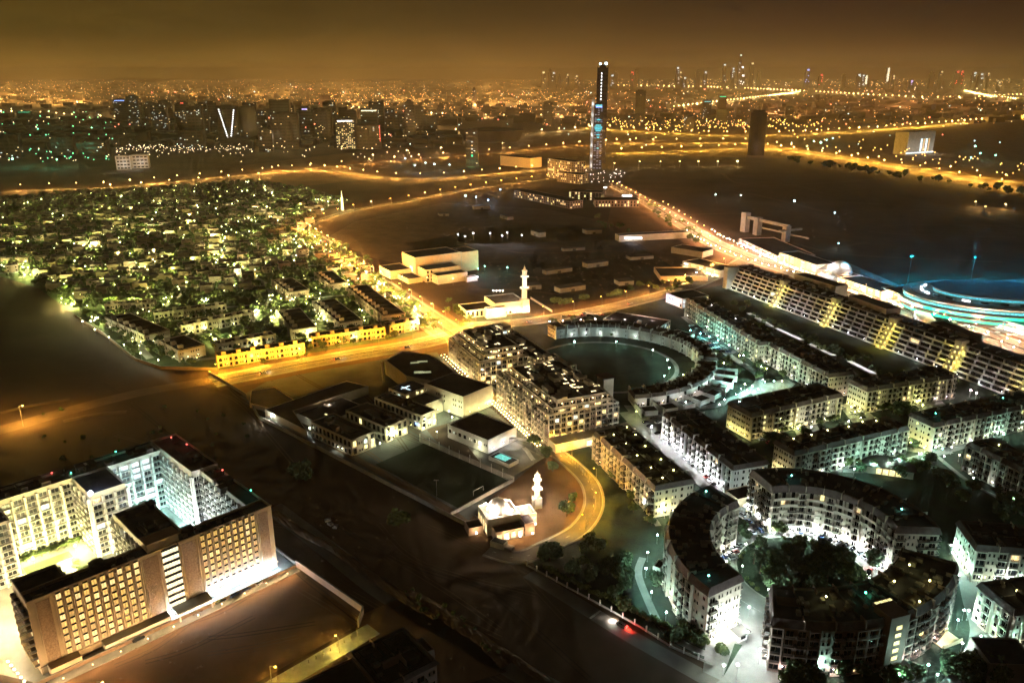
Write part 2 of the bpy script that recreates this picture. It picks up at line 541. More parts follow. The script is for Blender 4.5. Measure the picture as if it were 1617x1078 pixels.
def roof_clutter(root, x0, x1, y0, y1, z, n, dk='deck'):
    for _ in range(n):
        x, y = R.uniform(x0, x1), R.uniform(y0, y1)
        k = R.random()
        if k < .45:
            w, d, h = R.uniform(1, 2.2), R.uniform(.8, 1.5), R.uniform(.8, 1.4)
            b = MB().box(-w / 2, w / 2, -d / 2, d / 2, 0, h)
            b.cyl(0, 0, h, h + .15, d * .35, d * .35, 8)
            b.ob('air_conditioner', M['concrete'], root, (x, y, z), R.choice((0, math.pi / 2)))
        elif k < .7:
            w, d, h = R.uniform(2.5, 4.5), R.uniform(2.5, 4), R.uniform(2, 2.8)
            b = MB().box(-w / 2, w / 2, -d / 2, d / 2, 0, h).box(-w / 2 - .2, w / 2 + .2, -d / 2 - .2, d / 2 + .2, h, h + .25)
            b.ob('roof_hut', M['browndeck'], root, (x, y, z))
        else:
            b = MB().box(-.1, .1, -3, 3, 0, 1.3)
            b.ob('parapet_wall', M['greyroof'], root, (x, y, z), R.choice((0, math.pi / 2)))

def wall_lamps(root, spots, c, power, head=.22):
    """small lamps fixed to the wall; spots: (x, y, z, direction the wall faces)"""
    k = ('wl', c, head)
    if k not in LM:
        LM[k] = MB().box(-.3, .3, -.5, .05, -.12, .12).ball(0, -.5, -.2, head, 1, 6, 4).data('wall_lamp', [M['rail'], headmat(c, 16)])
    for x, y, z, a in spots:
        ob('wall_lamp', LM[k], root, (x, y, z), a + math.pi / 2)
        light(root, (x + math.cos(a) * 2.0, y + math.sin(a) * 2.0, z - .1), c, power, .3)

def roof_lamps(root, spots, c, power, z, h=2.2):
    k = ('rl', c, h)
    if k not in LM:
        LM[k] = MB().cyl(0, 0, 0, h, .09, .07, 6).ball(0, 0, h + .25, .38, 1, 8, 5).data('roof_lamp', [M['metal'], headmat(c, 12)])
    for x, y in spots:
        ob('roof_lamp', LM[k], root, (x, y, z))
        light(root, (x, y, z + h + 1.0), c, power, .35)

def apartment(label, p0, p1, depth, h, pat, endpat='ww', z_floor=3.3, base=.6, group='apartment blocks of the gated estate', L=None,
              wall='cream', roofmat='deck', lp=.05, bw=4.1, ends='LR', clutter=10, eave=2.3, fins=True, name='apartment_building',
              terraces=False, pipes=True, lit=('warm', 'yel'), projecting=True, back=False):
    (ox, oy), a, L0 = frame(p0, p1, h)
    L = L or L0
    root = thing(name, label, 'apartment block', (ox, oy, 0), a, group)
    poly = [(0, 0), (L, 0), (L, depth), (0, depth)]
    body = MB().prism(poly, 0, h - eave)
    body.ob('wall', M[wall], root)
    sk, inn = skirt(poly, h, eave, .3, .75)
    sk.ob('eave', [M['tile'], M['greyroof']], root)
    d = MB().box(.8, L - .8, .8, depth - .8, h - 1.3, h - 1.2)
    d.ob('roof_deck', M[roofmat], root)
    nf = int((h - eave - base - .2) / z_floor)
    fh = (h - eave - base - .2) / nf
    facade(root, 0, 0, 0, L, base, fh, nf, pat, wall, bw, lit, lp)
    if 'L' in ends: facade(root, 0, depth, -math.pi / 2, depth, base, fh, nf, endpat, wall, 4.1, lit, lp * .6)
    if 'R' in ends: facade(root, L, 0, math.pi / 2, depth, base, fh, nf, endpat, wall, 4.1, lit, lp * .6)
    if back: facade(root, L, depth, math.pi, L, base, fh, nf, pat, wall, bw, lit, lp)
    # pilasters at the corners and plinth
    b = MB()
    b.box(-.12, L + .12, -.12, depth + .12, 0, base - .02)
    b.ob('plinth', M['white'], root)
    if fins:
        nb = max(1, round(L / bw))
        w = L / nb
        k = MB().box(-.15, .15, -.95, 2.6, h - 2.2, h + .35).data('party_wall_fin', M[wall])
        for i in range(2, nb, 3):
            ob('party_wall_fin', k, root, (i * w, 0, 0))
            ob('party_wall_fin', k, root, (i * w, depth, 0), math.pi)
    if projecting:
        nb = max(1, round(L / bw))
        w = L / nb
        for i in (0, nb // 2, nb - 1):
            MB().box(i * w - .25, i * w + .25, -1.5, 0, 0, h - eave - .3).ob('pilaster', M[wall], root)
    if terraces:
        tw = MB()
        t = MB()
        n = max(2, round(L / 10))
        for i in range(n):
            x = (i + .5) * L / n
            t.box(x - 3, x + 3, 1.4, depth * .42, h - 1.18, h - 1.1)
            tw.box(x + 3.4, x + 3.65, 1, depth - 1, h - 1.2, h - .1)
            tw.box(x - 3, x + 2.6, depth * .55, depth * .85, h - 1.2, h + 1.1)
        t.ob('roof_terrace', M['terrace'], root)
        tw.ob('terrace_wall', M['browndeck'], root)
    roof_clutter(root, 3, L - 3, 3, depth - 3, h - 1.2, clutter * 2)
    for i in range(3, int(L) - 4, 9):
        MB().box(i, i + .18, 1, depth - 1, h - 1.2, h - .75).ob('parapet_wall', M['greyroof'], root)
    MB().box(2, L - 2, depth * .5, depth * .5 + .25, h - 1.2, h - .95).ob('pipe', M['concrete'], root)
    root['L'] = L
    root['h'] = h
    return root, L, h

def arcpoly(ri, ro, a0, a1, n):
    o = [(ro * math.cos(a0 + (a1 - a0) * k / n), ro * math.sin(a0 + (a1 - a0) * k / n)) for k in range(n + 1)]
    i = [(ri * math.cos(a1 + (a0 - a1) * k / n), ri * math.sin(a1 + (a0 - a1) * k / n)) for k in range(n + 1)]
    return o, i
def arc_building(label, cx, cyy, ri, ro, a0, a1, h, pat_out, pat_in, endpat, eave=3.0, wall='cream', lp=.04, fh=3.3, base=.6, outer=True, inner=True,
                 name='curved_apartment_building', group='curved apartment buildings round the circular garden', cat='apartment building', bw=4.1, clutter=12, roofmat='deck', fins=True):
    a0, a1 = rad(a0), rad(a1)
    root = thing(name, label, cat, (cx, cyy, 0), 0, group)
    n = max(6, int((a1 - a0) / rad(4.5)))
    P = lambda r, a, z: (r * math.cos(a), r * math.sin(a), z)
    A = [a0 + (a1 - a0) * k / n for k in range(n + 1)]
    def band(b, r0, z0, r1, z1, m=0, flip=False):
        for k in range(n):
            q = [P(r0, A[k], z0), P(r0, A[k + 1], z0), P(r1, A[k + 1], z1), P(r1, A[k], z1)]
            b.face(q[::-1] if flip else q, m)
    w = MB()
    band(w, ro, 0, ro, h - eave)
    band(w, ri, 0, ri, h - eave, 0, True)
    band(w, ro, h - eave, ri, h - eave)
    for a, fl in ((a0, False), (a1, True)):
        q = [P(ri, a, 0), P(ro, a, 0), P(ro, a, h - eave), P(ri, a, h - eave)]
        w.face(q[::-1] if fl else q)
    w.ob('wall', M[wall], root)
    e = MB()
    band(e, ro + .75, h - eave, ro - .3, h)
    band(e, ri - .75, h - eave, ri + .3, h, 0, True)
    band(e, ro - .3, h, ro - .8, h, 1); band(e, ro - .8, h, ro - .8, h - 1.3, 1)
    band(e, ri + .3, h, ri + .8, h, 1, True); band(e, ri + .8, h, ri + .8, h - 1.3, 1, True)
    band(e, ro, h - eave - .2, ro + .75, h - eave, 1); band(e, ri, h - eave - .2, ri - .75, h - eave, 1, True)
    for a, s in ((a0, -1), (a1, 1)):
        tx, ty = -math.sin(a) * s, math.cos(a) * s
        def Q(r, o, z): return (r * math.cos(a) + tx * o, r * math.sin(a) + ty * o, z)
        q = [Q(ri - .75, .75, h - eave), Q(ro + .75, .75, h - eave), Q(ro - .3, -.3, h), Q(ri + .3, -.3, h)]
        e.face(q if s < 0 else q[::-1])
        q = [Q(ri - .75, .75, h - eave), Q(ro + .75, .75, h - eave), Q(ro, 0, h - eave - .2), Q(ri, 0, h - eave - .2)]
        e.face(q if s > 0 else q[::-1], 1)
        q = [Q(ri + .3, -.3, h), Q(ro - .3, -.3, h), Q(ro - .3, -.8, h), Q(ri + .3, -.8, h)]
        e.face(q if s < 0 else q[::-1], 1)
        q = [Q(ri + .3, -.8, h), Q(ro - .3, -.8, h), Q(ro - .3, -.8, h - 1.3), Q(ri + .3, -.8, h - 1.3)]
        e.face(q, 1)
    e.ob('eave', [M['tile'], M['greyroof']], root)
    d = MB()
    band(d, ro - .8, h - 1.2, ri + .8, h - 1.2)
    d.ob('roof_deck', M[roofmat], root)
    nf = int((h - eave - base - .2) / fh)
    fh = (h - eave - base - .2) / nf
    for r, pat, on, inw in ((ro, pat_out, outer, False), (ri, pat_in, inner, True)):
        if not on: continue
        nb = round(r * (a1 - a0) / bw)
        ww = r * (a1 - a0) / nb
        rows = pat.split('/')
        for f in range(nf):
            row = rows[min(nf - 1 - f, len(rows) - 1)]
            for i in range(nb):
                kk = row[i % len(row)]
                if kk == ' ': continue
                a = a0 + (i + .5) / nb * (a1 - a0)
                rr_ = r * math.cos((a1 - a0) / nb / 2) if not inw else r
                place_el(root, kk, ww * (1.0 if not inw else .97), fh, wall, rr_ * math.cos(a), rr_ * math.sin(a), base + f * fh, a + (-math.pi / 2 if inw else math.pi / 2), ('warm', 'yel'), lp)
    D = ro - ri
    facade(root, ri * math.cos(a0), ri * math.sin(a0), a0, D, base, fh, nf, endpat, wall, 4.1, lp=lp)
    facade(root, ro * math.cos(a1), ro * math.sin(a1), a1 + math.pi, D, base, fh, nf, endpat, wall, 4.1, lp=lp)
    if fins:
        k = MB().box(-.15, .15, -1.0, 2.8, h - 2.9, h + .3).data('party_wall_fin', M[wall])
        k2 = MB().box(-.12, .12, -D * .33, D * .33, h - 1.2, h - .3).data('terrace_wall', M['greyroof'])
        nfin = round((ri + ro) / 2 * (a1 - a0) / 9.5)
        for i in range(1, nfin):
            a = a0 + (a1 - a0) * i / nfin
            ob('party_wall_fin', k, root, P(ro, a, 0), a + math.pi / 2)
            ob('party_wall_fin', k, root, P(ri, a, 0), a - math.pi / 2)
            if i % 2: ob('terrace_wall', k2, root, P((ri + ro) / 2, a, 0), a + math.pi / 2)
    for _ in range(clutter * 3):
        a, r = R.uniform(a0 + .08, a1 - .08), R.uniform(ri + 3, ro - 3)
        s = R.uniform(1, 2.4)
        MB().box(-s / 2, s / 2, -s * .35, s * .35, 0, s * .6).cyl(0, 0, s * .6, s * .6 + .12, s * .25, s * .25, 8).ob('air_conditioner', M['concrete'], root, P(r, a, h - 1.2), a)
    return root

def box_building(name, label, cat, p0, p1, depth, h, wall='cream', roof='deck', par=.9, pat=None, nf=1, bw=4, z0=.5, group=None, L=None, lp=.1, endpat=None, lit=('warm', 'yel')):
    """flat-roofed building with a parapet; p0, p1 are the ends of the roof edge nearest the camera"""
    (ox, oy), a, L0 = frame(p0, p1, h)
    L = L or L0
    root = thing(name, label, cat, (ox, oy, 0), a, group)
    local_box(root, 0, L, 0, depth, 0, h, wall, roof, par)
    if pat:
        fh = (h - par - z0) / nf
        facade(root, 0, 0, 0, L, z0, fh, nf, pat, wall, bw, lit, lp)
        facade(root, L, 0, math.pi / 2, depth, z0, fh, nf, endpat or pat, wall, bw, lit, lp)
        facade(root, 0, depth, -math.pi / 2, depth, z0, fh, nf, endpat or pat, wall, bw, lit, lp)
    return root, L
def local_box(root, x0, x1, y0, y1, z0, h, wall='cream', roof='deck', par=.9, t=.35, wn='wall', rn='roof_deck'):
    b = MB().box(x0, x1, y0, y1, z0, h - par)
    b.box(x0, x1, y0, y0 + t, h - par, h, bottom=False)
    b.box(x0, x1, y1 - t, y1, h - par, h, bottom=False)
    b.box(x0, x0 + t, y0 + t, y1 - t, h - par, h, bottom=False)
    b.box(x1 - t, x1, y0 + t, y1 - t, h - par, h, bottom=False)
    b.ob(wn, M[wall], root)
    MB().box(x0 + t + .02, x1 - t - .02, y0 + t + .02, y1 - t - .02, h - par + .01, h - par + .08).ob(rn, M[roof], root)
def poly_box(root, poly, z0, h, wall='cream', roof='deck', par=.8):
    ar = sum(poly[k][0] * poly[(k + 1) % len(poly)][1] - poly[(k + 1) % len(poly)][0] * poly[k][1] for k in range(len(poly)))
    if ar < 0: poly = poly[::-1]
    b = MB().prism(poly, z0, h - par)
    inn = ringpoly(poly, -.4)
    n = len(poly)
    for k in range(n):
        l = (k + 1) % n
        b.face([(*poly[k], h - par), (*poly[l], h - par), (*poly[l], h), (*poly[k], h)])
        b.face([(*poly[k], h), (*poly[l], h), (*inn[l], h), (*inn[k], h)])
        b.face([(*inn[l], h - par), (*inn[k], h - par), (*inn[k], h), (*inn[l], h)])
    b.ob('wall', M[wall], root)
    MB().prism(ringpoly(poly, -.45), h - par + .01, h - par + .08).ob('roof_deck', M[roof], root)

# ---------------------------------------------------------------- trees
def crown_data(rr, hh, n, leafm, seed, leaf=.75):
    q = random.Random(seed)
    b = MB()
    lob = [(0, 0, hh * .55, rr * .72)]
    for _ in range(6):
        a, e = q.uniform(0, 6.28), q.uniform(.25, .85)
        lob.append((math.cos(a) * rr * .5, math.sin(a) * rr * .5, hh * e, rr * q.uniform(.35, .55)))
    for (x, y, z, r) in lob[:5]:
        b.ball(x, y, z, r * .72, 1, 6, 4, .85)
    for _ in range(n):
        x, y, z, r = q.choice(lob)
        u, v = q.uniform(-1, 1), q.uniform(0, 6.28)
        s = math.sqrt(1 - u * u)
        k = r * q.uniform(.7, 1.12)
        px_, py_, pz_ = x + s * math.cos(v) * k, y + s * math.sin(v) * k, z + u * k * .85
        d = Vector((q.gauss(0, 1), q.gauss(0, 1), q.gauss(0, 1))).normalized()
        e = d.orthogonal().normalized()
        f = d.cross(e)
        w = leaf * q.uniform(.6, 1.3)
        c = Vector((px_, py_, pz_))
        b.face([c + e * w, c + f * w * .6, c - e * w, c - f * w * .6], 0)
    return b.data('crown', [leafm, leafm])
def trunk_data(h, r):
    b = MB().cyl(0, 0, 0, h * .6, r, r * .7, 6).cyl(0, 0, h * .6, h, r * .7, r * .35, 6)
    for k in range(3):
        a = 2.1 * k
        i = len(b.v)
        x, y = math.cos(a) * h * .35, math.sin(a) * h * .35
        b.face([(0, 0, h * .55), (.12, .12, h * .55), (x, y, h)])
        b.face([(0, 0, h * .5), (x, y, h), (-.12, .1, h * .55)])
    return b.data('trunk', M['bark'])
TREES = []
for s_ in range(5):
    TREES.append((trunk_data(2.8, .28), crown_data(3.3 + .25 * (s_ % 3), 5.4, 480, M['leaf'] if s_ % 2 else M['leaf2'], 100 + s_)))
def frond_crown(n, L, seed):
    q = random.Random(seed)
    b = MB()
    for k in range(n):
        a = 2 * math.pi * k / n + q.uniform(-.15, .15)
        up = q.uniform(-.1, .75)
        pts = []
        for j in range(6):
            t = j / 5
            pts.append((t * L * math.cos(up * (1 - t)), t * L * up * .6 - t * t * L * .45))
        for j in range(5):
            w0, w1 = .42 * math.sin(math.pi * (j / 5 * .9 + .1)), .42 * math.sin(math.pi * ((j + 1) / 5 * .9 + .1))
            (r0, z0), (r1, z1) = pts[j], pts[j + 1]
            for sgn in (-1, 1):
                ca, sa = math.cos(a), math.sin(a)
                def T(r, w, z): return (r * ca - w * sa, r * sa + w * ca, z)
                b.face([T(r0, 0, z0), T(r1, 0, z1), T(r1, sgn * w1, z1 - .25), T(r0, sgn * w0, z0 - .25)])
    b.ball(0, 0, 0, .35, 0, 6, 4)
    return b.data('crown', M['leaf2'])
PALM = (MB().cyl(0, 0, 0, 1.2, .38, .26, 7).cyl(0, 0, 1.2, 6, .24, .19, 7).data('trunk', M['bark']), frond_crown(18, 3.2, 5), frond_crown(15, 3.0, 6))
n_tree = 0
TREEQ = []
def tree(x, y, s=1.0, label='', group=None, palm=False, z=0.0):
    if palm: make_tree(x, y, s, label, group, palm, z)
    else: TREEQ.append((math.hypot(x, y) / s ** 1.5, x, y, s, label, group, z))
def flush_trees(canopy, keep=290):
    TREEQ.sort(key=lambda q: q[0])
    for k, (d, x, y, s, label, group, z) in enumerate(TREEQ):
        if k < keep: make_tree(x, y, s, label, group, False, z)
        else: tree_lumps(canopy, x, y, s * 3.6, 6.2 * s)
def tree_lumps(b, x, y, r, h):
    b.cyl(x, y, 0, h * .5, .25, .18, 4, 1)
    for _ in range(9):
        cx, cy2, cz, k = x + R.gauss(0, r * .42), y + R.gauss(0, r * .42), h * R.uniform(.45, .95), r * R.uniform(.28, .5)
        b.ball(cx, cy2, cz, k, 0, 5, 3, .8)
        for _ in range(5):
            a, e = R.uniform(0, 6.28), R.uniform(-.3, 1)
            px_, py_, pz_ = cx + k * math.cos(a), cy2 + k * math.sin(a), cz + k * e * .8
            q = R.uniform(.5, .9)
            b.face([(px_ - q, py_, pz_), (px_, py_ - q, pz_ + .3), (px_ + q, py_, pz_ + .5), (px_, py_ + q, pz_ + .2)], 0)
def make_tree(x, y, s=1.0, label='', group=None, palm=False, z=0.0):
    global n_tree
    n_tree += 1
    if palm:
        t = thing('palm_tree', label, 'palm tree', (x, y, z), R.uniform(0, 6.28), group)
        t.scale = (s, s, s * R.uniform(.85, 1.15))
        ob('trunk', PALM[0], t)
        ob('crown', PALM[R.choice((1, 2))], t, (0, 0, 6))
    else:
        tr, cr = R.choice(TREES)
        t = thing('tree', label, 'tree', (x, y, z), R.uniform(0, 6.28), group)
        t.scale = (s, s, s * R.uniform(.8, 1.15))
        ob('trunk', tr, t)
        ob('crown', cr, t, (0, 0, 1.3))
    return t
SHRUB = [crown_data(1.1, 1.5, 70, M['leaf'], 300 + k, .4) for k in range(3)]
def shrub(x, y, s, label, group):
    o = ob('shrub', R.choice(SHRUB), None, (x, y, -.1), R.uniform(0, 6.28))
    o.scale = (s, s, s)
    return tag(o, label, 'shrub', group)

# ---------------------------------------------------------------- cars
def car_data(paint, seed):
    b = MB()
    prof = [(-2.2, .35), (-2.25, .75), (-1.9, .95), (-.9, 1.0), (.9, .98), (1.9, .9), (2.25, .7), (2.2, .35)]
    for k in range(len(prof) - 1):
        (x0, z0), (x1, z1) = prof[k], prof[k + 1]
        b.face([(x0, -.88, z0), (x1, -.88, z1), (x1, .88, z1), (x0, .88, z0)][::-1])
    b.face([(x, -.88, z) for x, z in prof][::-1])
    b.face([(x, .88, z) for x, z in prof])
    b.box(-2.2, 2.2, -.86, .86, .3, .36)
    body = b.data('body', paint)
    c = MB()
    lo, hi = [(-1.75, -.8), (1.15, -.8), (1.15, .8), (-1.75, .8)], [(-1.2, -.62), (.45, -.62), (.45, .62), (-1.2, .62)]
    for k in range(4):
        l = (k + 1) % 4
        c.face([(*lo[k], .96), (*lo[l], .96), (*hi[l], 1.42), (*hi[k], 1.42)], 0)
    c.face([(x, y, 1.42) for x, y in hi], 1)
    cab = c.data('cabin', [M['glass'], paint])
    return body, cab
PAINT = [mat('white_car_paint', (.62, .62, .62), None, 1, .3, spec=.5), mat('silver_car_paint', (.35, .36, .37), None, 1, .3, metal=.5), mat('black_car_paint', (.02, .02, .025), None, 1, .25, spec=.5),
         mat('blue_car_paint', (.03, .07, .2), None, 1, .3, spec=.5), mat('red_car_paint', (.3, .02, .02), None, 1, .3, spec=.5)]
PN = ['white', 'silver', 'black', 'blue', 'dark red']
CARS = [car_data(p, i) for i, p in enumerate(PAINT)]
wd = MB()
_i = len(wd.v)
for s_ in (-1, 1):
    wd.v += [(.32 * math.cos(2 * math.pi * k / 10), s_ * .11, .32 + .32 * math.sin(2 * math.pi * k / 10)) for k in range(10)]
for k in range(10):
    l = (k + 1) % 10
    wd.f.append((k, l, 10 + l, 10 + k)); wd.m.append(0)
wd.f += [tuple(range(10))[::-1], tuple(range(10, 20))]; wd.m += [0, 0]
WHEEL = wd.data('wheel', M['rail'])
LMPF = MB().box(2.16, 2.27, -.75, -.45, .6, .75).box(2.16, 2.27, .45, .75, .6, .75).data('headlights', headmat((1, .96, .85), 6))
LMPR = MB().box(-2.3, -2.2, -.8, -.5, .6, .8).box(-2.3, -2.2, .5, .8, .6, .8).data('tail_lights', headmat((1, .05, .03), 6))
def car(x, y, rz, where, ci=None, on=None, group='cars parked in the estate', z=.12):
    ci = R.choice((0, 0, 1, 1, 2, 2, 3, 4)) if ci is None else ci
    t = thing('parked_car' if on is None else 'car', PN[ci] + ' saloon car ' + where, 'car', (x, y, z), rz, group)
    ob('body', CARS[ci][0], t)
    ob('cabin', CARS[ci][1], t)
    for sx_, sy_ in ((-1.35, -.8), (1.35, -.8), (-1.35, .8), (1.35, .8)):
        ob('wheel', WHEEL, t, (sx_, sy_, 0))
    if on is not None:
        ob('headlights', LMPF, t)
        ob('tail_lights', LMPR, t)
        light(t, (4.5, 0, .9), (1, .95, .85), on)
        light(t, (-3.2, 0, .9), (1, .05, .03), on * .6)
    return t
# ================================================================ GROUND
def struct(o): o['kind'] = 'structure'; return o
g = MB()
g.face([(-30000, -800, 0), (30000, -800, 0), (30000, 42000, 0), (-30000, 42000, 0)])
struct(g.ob('ground', M['sand']))
def patch(name, px, z, m, world=False):
    p = [(q if world else at(*q)) for q in px]
    ar = sum(p[k][0] * p[(k + 1) % len(p)][1] - p[(k + 1) % len(p)][0] * p[k][1] for k in range(len(p)))
    if ar < 0: p = p[::-1]
    b = MB()
    b.prism(p, z - .3 if z > .25 else 0.001, z)
    return struct(b.ob(name, M[m]))
def smooth(p, n=8):
    o = []
    for k in range(len(p) - 1):
        a, b, c, d = p[max(k - 1, 0)], p[k], p[k + 1], p[min(k + 2, len(p) - 1)]
        for j in range(n):
            t = j / n
            o.append(tuple(.5 * (2 * b[i] + (c[i] - a[i]) * t + (2 * a[i] - 5 * b[i] + 4 * c[i] - d[i]) * t * t + (3 * b[i] - a[i] - 3 * c[i] + d[i]) * t ** 3) for i in (0, 1)))
    o.append(p[-1])
    return o
def offset_line(p, o):
    r = []
    for k in range(len(p)):
        a, b = Vector(p[max(k - 1, 0)]), Vector(p[min(k + 1, len(p) - 1)])
        d = (b - a).normalized()
        r.append((p[k][0] + d.y * o, p[k][1] - d.x * o))
    return r
def ribbon(name, p, w, z, m, off=0.0, h=0.0, kind=True):
    a, b_ = offset_line(p, off - w / 2), offset_line(p, off + w / 2)
    b = MB()
    for k in range(len(p) - 1):
        b.face([(*a[k], z), (*b_[k], z), (*b_[k + 1], z), (*a[k + 1], z)])
        if h:
            b.face([(*a[k + 1], z - h), (*a[k + 1], z), (*a[k], z), (*a[k], z - h)][::-1])
            b.face([(*b_[k + 1], z - h), (*b_[k + 1], z), (*b_[k], z), (*b_[k], z - h)])
    o = b.ob(name, M[m])
    return struct(o) if kind else o
def dashes(name, p, z, off, dash=3.0, gap=5.0, w=.18, m='paint', maxd=900):
    q = offset_line(p, off)
    b = MB()
    s = 0
    for k in range(len(q) - 1):
        a, c = Vector(q[k]), Vector(q[k + 1])
        L = (c - a).length
        if L < 1e-6: continue
        d = (c - a) / L
        nrm = Vector((d.y, -d.x)) * w / 2
        t = (-s) % (dash + gap)
        while t < L:
            e = min(t + dash, L)
            p0, p1 = a + d * t, a + d * e
            if p0.length < maxd: b.face([(*(p0 - nrm), z), (*(p0 + nrm), z), (*(p1 + nrm), z), (*(p1 - nrm), z)])
            t += dash + gap
        s += L
    if b.f: return struct(b.ob(name, M[m]))
def along(p, step, start=0.0):
    s, nxt, o = 0.0, start, []
    for k in range(len(p) - 1):
        a, c = Vector(p[k]), Vector(p[k + 1])
        L = (c - a).length
        while nxt <= s + L and L > 0:
            q = a + (c - a) * ((nxt - s) / L)
            o.append((q.x, q.y, math.atan2(c.y - a.y, c.x - a.x)))
            nxt += step
        s += L
    return o

patch('villa_ground', [(-40, 440), (0, 436), (60, 455), (110, 490), (165, 530), (215, 570), (255, 582), (340, 587), (480, 560), (640, 536), (700, 525), (690, 500), (640, 462), (600, 435), (540, 398), (490, 372), (470, 360), (520, 328), (560, 318), (500, 300), (430, 288), (150, 302), (-60, 315)], .02, 'villa_lawn')
patch('estate_ground', [(705, 545), (740, 500), (860, 498), (1000, 478), (1080, 462), (1140, 450), (1190, 470), (1640, 640), (1700, 720), (1700, 1000), (1640, 1120), (1300, 1120), (1120, 1045), (850, 905), (838, 880), (925, 850), (945, 800), (920, 740), (870, 700)], .02, 'estate')
patch('school_ground', [(378, 626), (425, 600), (600, 565), (690, 556), (760, 632), (862, 715), (830, 745), (735, 825), (480, 692)], .02, 'grey_paving')
patch('hotel_ground', [(-60, 1050), (60, 1078), (470, 893), (435, 866), (275, 700), (80, 745), (-60, 800)], .03, 'paving')
patch('mosque_ground', [(740, 815), (830, 740), (905, 720), (935, 790), (915, 840), (855, 880), (800, 870)], .02, 'sand_plot')
patch('sand_plot', [(60, 1090), (465, 903), (570, 975), (560, 990), (470, 1040), (330, 1120)], .03, 'sand_plot')
patch('sand_field', [(500, 385), (560, 350), (700, 320), (860, 330), (960, 350), (980, 380), (860, 382), (740, 385), (640, 420), (560, 400)], .02, 'sand_track')
patch('construction_ground', [(640, 385), (830, 352), (960, 360), (1060, 420), (1110, 440), (1000, 468), (850, 482), (760, 455)], .02, 'dirt')
patch('market_ground', [(970, 300), (1060, 345), (1160, 400), (1130, 445), (1060, 420), (960, 350)], .03, 'sand_plot')
patch('mall_ground', [(1160, 395), (1230, 398), (1340, 415), (1420, 450), (1620, 440), (1800, 470), (1800, 620), (1617, 548), (1380, 470), (1190, 420)], .03, 'paving')
patch('highway_ground', [(930, 205), (1300, 205), (1700, 180), (1700, 330), (1400, 268), (1250, 250), (940, 244), (760, 262), (430, 300), (380, 262), (560, 240)], .02, 'sand_plot')
RD = {}
def road(key, name, px, w, z=.06, m='asphalt', median=0, kerbs=True, marks=True, pave=2.6):
    p = smooth([at(*q) for q in px], 8)
    RD[key] = p
    ribbon(name, p, w, z, m)
    if kerbs:
        for s in (-1, 1):
            ribbon('kerb', p, .35, z + .13, 'kerb', s * (w / 2 + .1), .13)
            ribbon('pavement', p, pave, z + .1, 'paving', s * (w / 2 + .3 + pave / 2), .1)
    if median:
        ribbon('median', p, median, z + .14, 'dirt', 0, .14)
        for s in (-1, 1):
            dashes('lane_marking', p, z + .02, s * (median / 2 + (w - median) / 4))
            ribbon('kerb', p, .3, z + .17, 'kerb', s * (median / 2 + .1), .15)
    elif marks:
        dashes('lane_marking', p, z + .02, 0)
    return p
road('R1', 'avenue', [(478, 366), (520, 393), (560, 425), (610, 458), (660, 492), (715, 530)], 26, median=5)
road('R2', 'street', [(335, 603), (400, 590), (480, 574), (560, 560), (650, 545), (720, 528), (770, 512)], 19, .07, median=3)
road('R2b', 'street', [(735, 515), (830, 508), (930, 492), (1000, 477), (1080, 455), (1150, 425), (1185, 405)], 15, .05, median=0)
road('R3', 'estate_road', [(712, 532), (735, 575), (780, 625), (830, 672), (868, 706), (905, 735), (932, 765), (937, 800), (915, 835), (870, 860), (820, 880), (770, 868)], 8, .08, pave=1.0)
road('R4', 'avenue', [(478, 366), (500, 350), (560, 332), (640, 318), (720, 303), (800, 291), (870, 283), (930, 280)], 18, .05, median=4, kerbs=False)
road('R6', 'avenue', [(965, 290), (1020, 318), (1075, 352), (1130, 385), (1185, 408), (1250, 428), (1340, 462), (1440, 495), (1540, 525), (1640, 560)], 26, .06, median=4)
road('R5', 'highway', [(-60, 312), (0, 304), (80, 300), (170, 297), (300, 285), (420, 274)], 26, .06, kerbs=False, marks=False)
road('H2', 'highway', [(420, 272), (500, 268), (560, 274), (620, 281), (680, 282), (760, 276), (850, 268), (940, 262)], 24, .08, kerbs=False, marks=False)
road('H3', 'highway', [(430, 270), (540, 262), (650, 252), (740, 245), (810, 239), (930, 228), (1050, 222)], 26, .07, kerbs=False, marks=False)
road('H4', 'highway', [(930, 202), (1050, 210), (1180, 214), (1300, 210), (1450, 200), (1620, 186), (1700, 180)], 50, .1, kerbs=False, marks=False)
road('H5', 'highway', [(940, 243), (1100, 238), (1200, 234), (1270, 242), (1400, 262), (1520, 282), (1640, 304)], 34, .12, kerbs=False, marks=False)
road('H5b', 'highway', [(950, 228), (1080, 226), (1180, 226), (1260, 236), (1350, 250), (1500, 272), (1640, 294)], 24, .11, kerbs=False, marks=False)
road('H6', 'highway', [(950, 136), (1100, 138), (1260, 145), (1400, 153), (1500, 156), (1640, 150)], 60, .2, kerbs=False, marks=False)
road('H7', 'highway', [(1060, 172), (1140, 162), (1200, 155), (1262, 147)], 60, .22, kerbs=False, marks=False)
road('H8', 'highway', [(1525, 145), (1560, 153), (1600, 158), (1650, 166)], 70, .24, kerbs=False, marks=False)
road('H9', 'highway', [(560, 172), (680, 182), (800, 186), (930, 184)], 40, .14, kerbs=False, marks=False)
road('H10', 'highway', [(-30, 178), (60, 181), (180, 188), (300, 186), (420, 180)], 40, .16, kerbs=False, marks=False)
road('H11', 'highway', [(540, 206), (700, 208), (800, 212), (930, 204)], 26, .13, kerbs=False, marks=False)
ribbon('road_verge', RD['R2'], 40, .035, 'sand_plot')
ribbon('road_verge', RD['R1'], 44, .034, 'sand_plot')
ribbon('road_verge', RD['R6'], 44, .034, 'sand_plot')
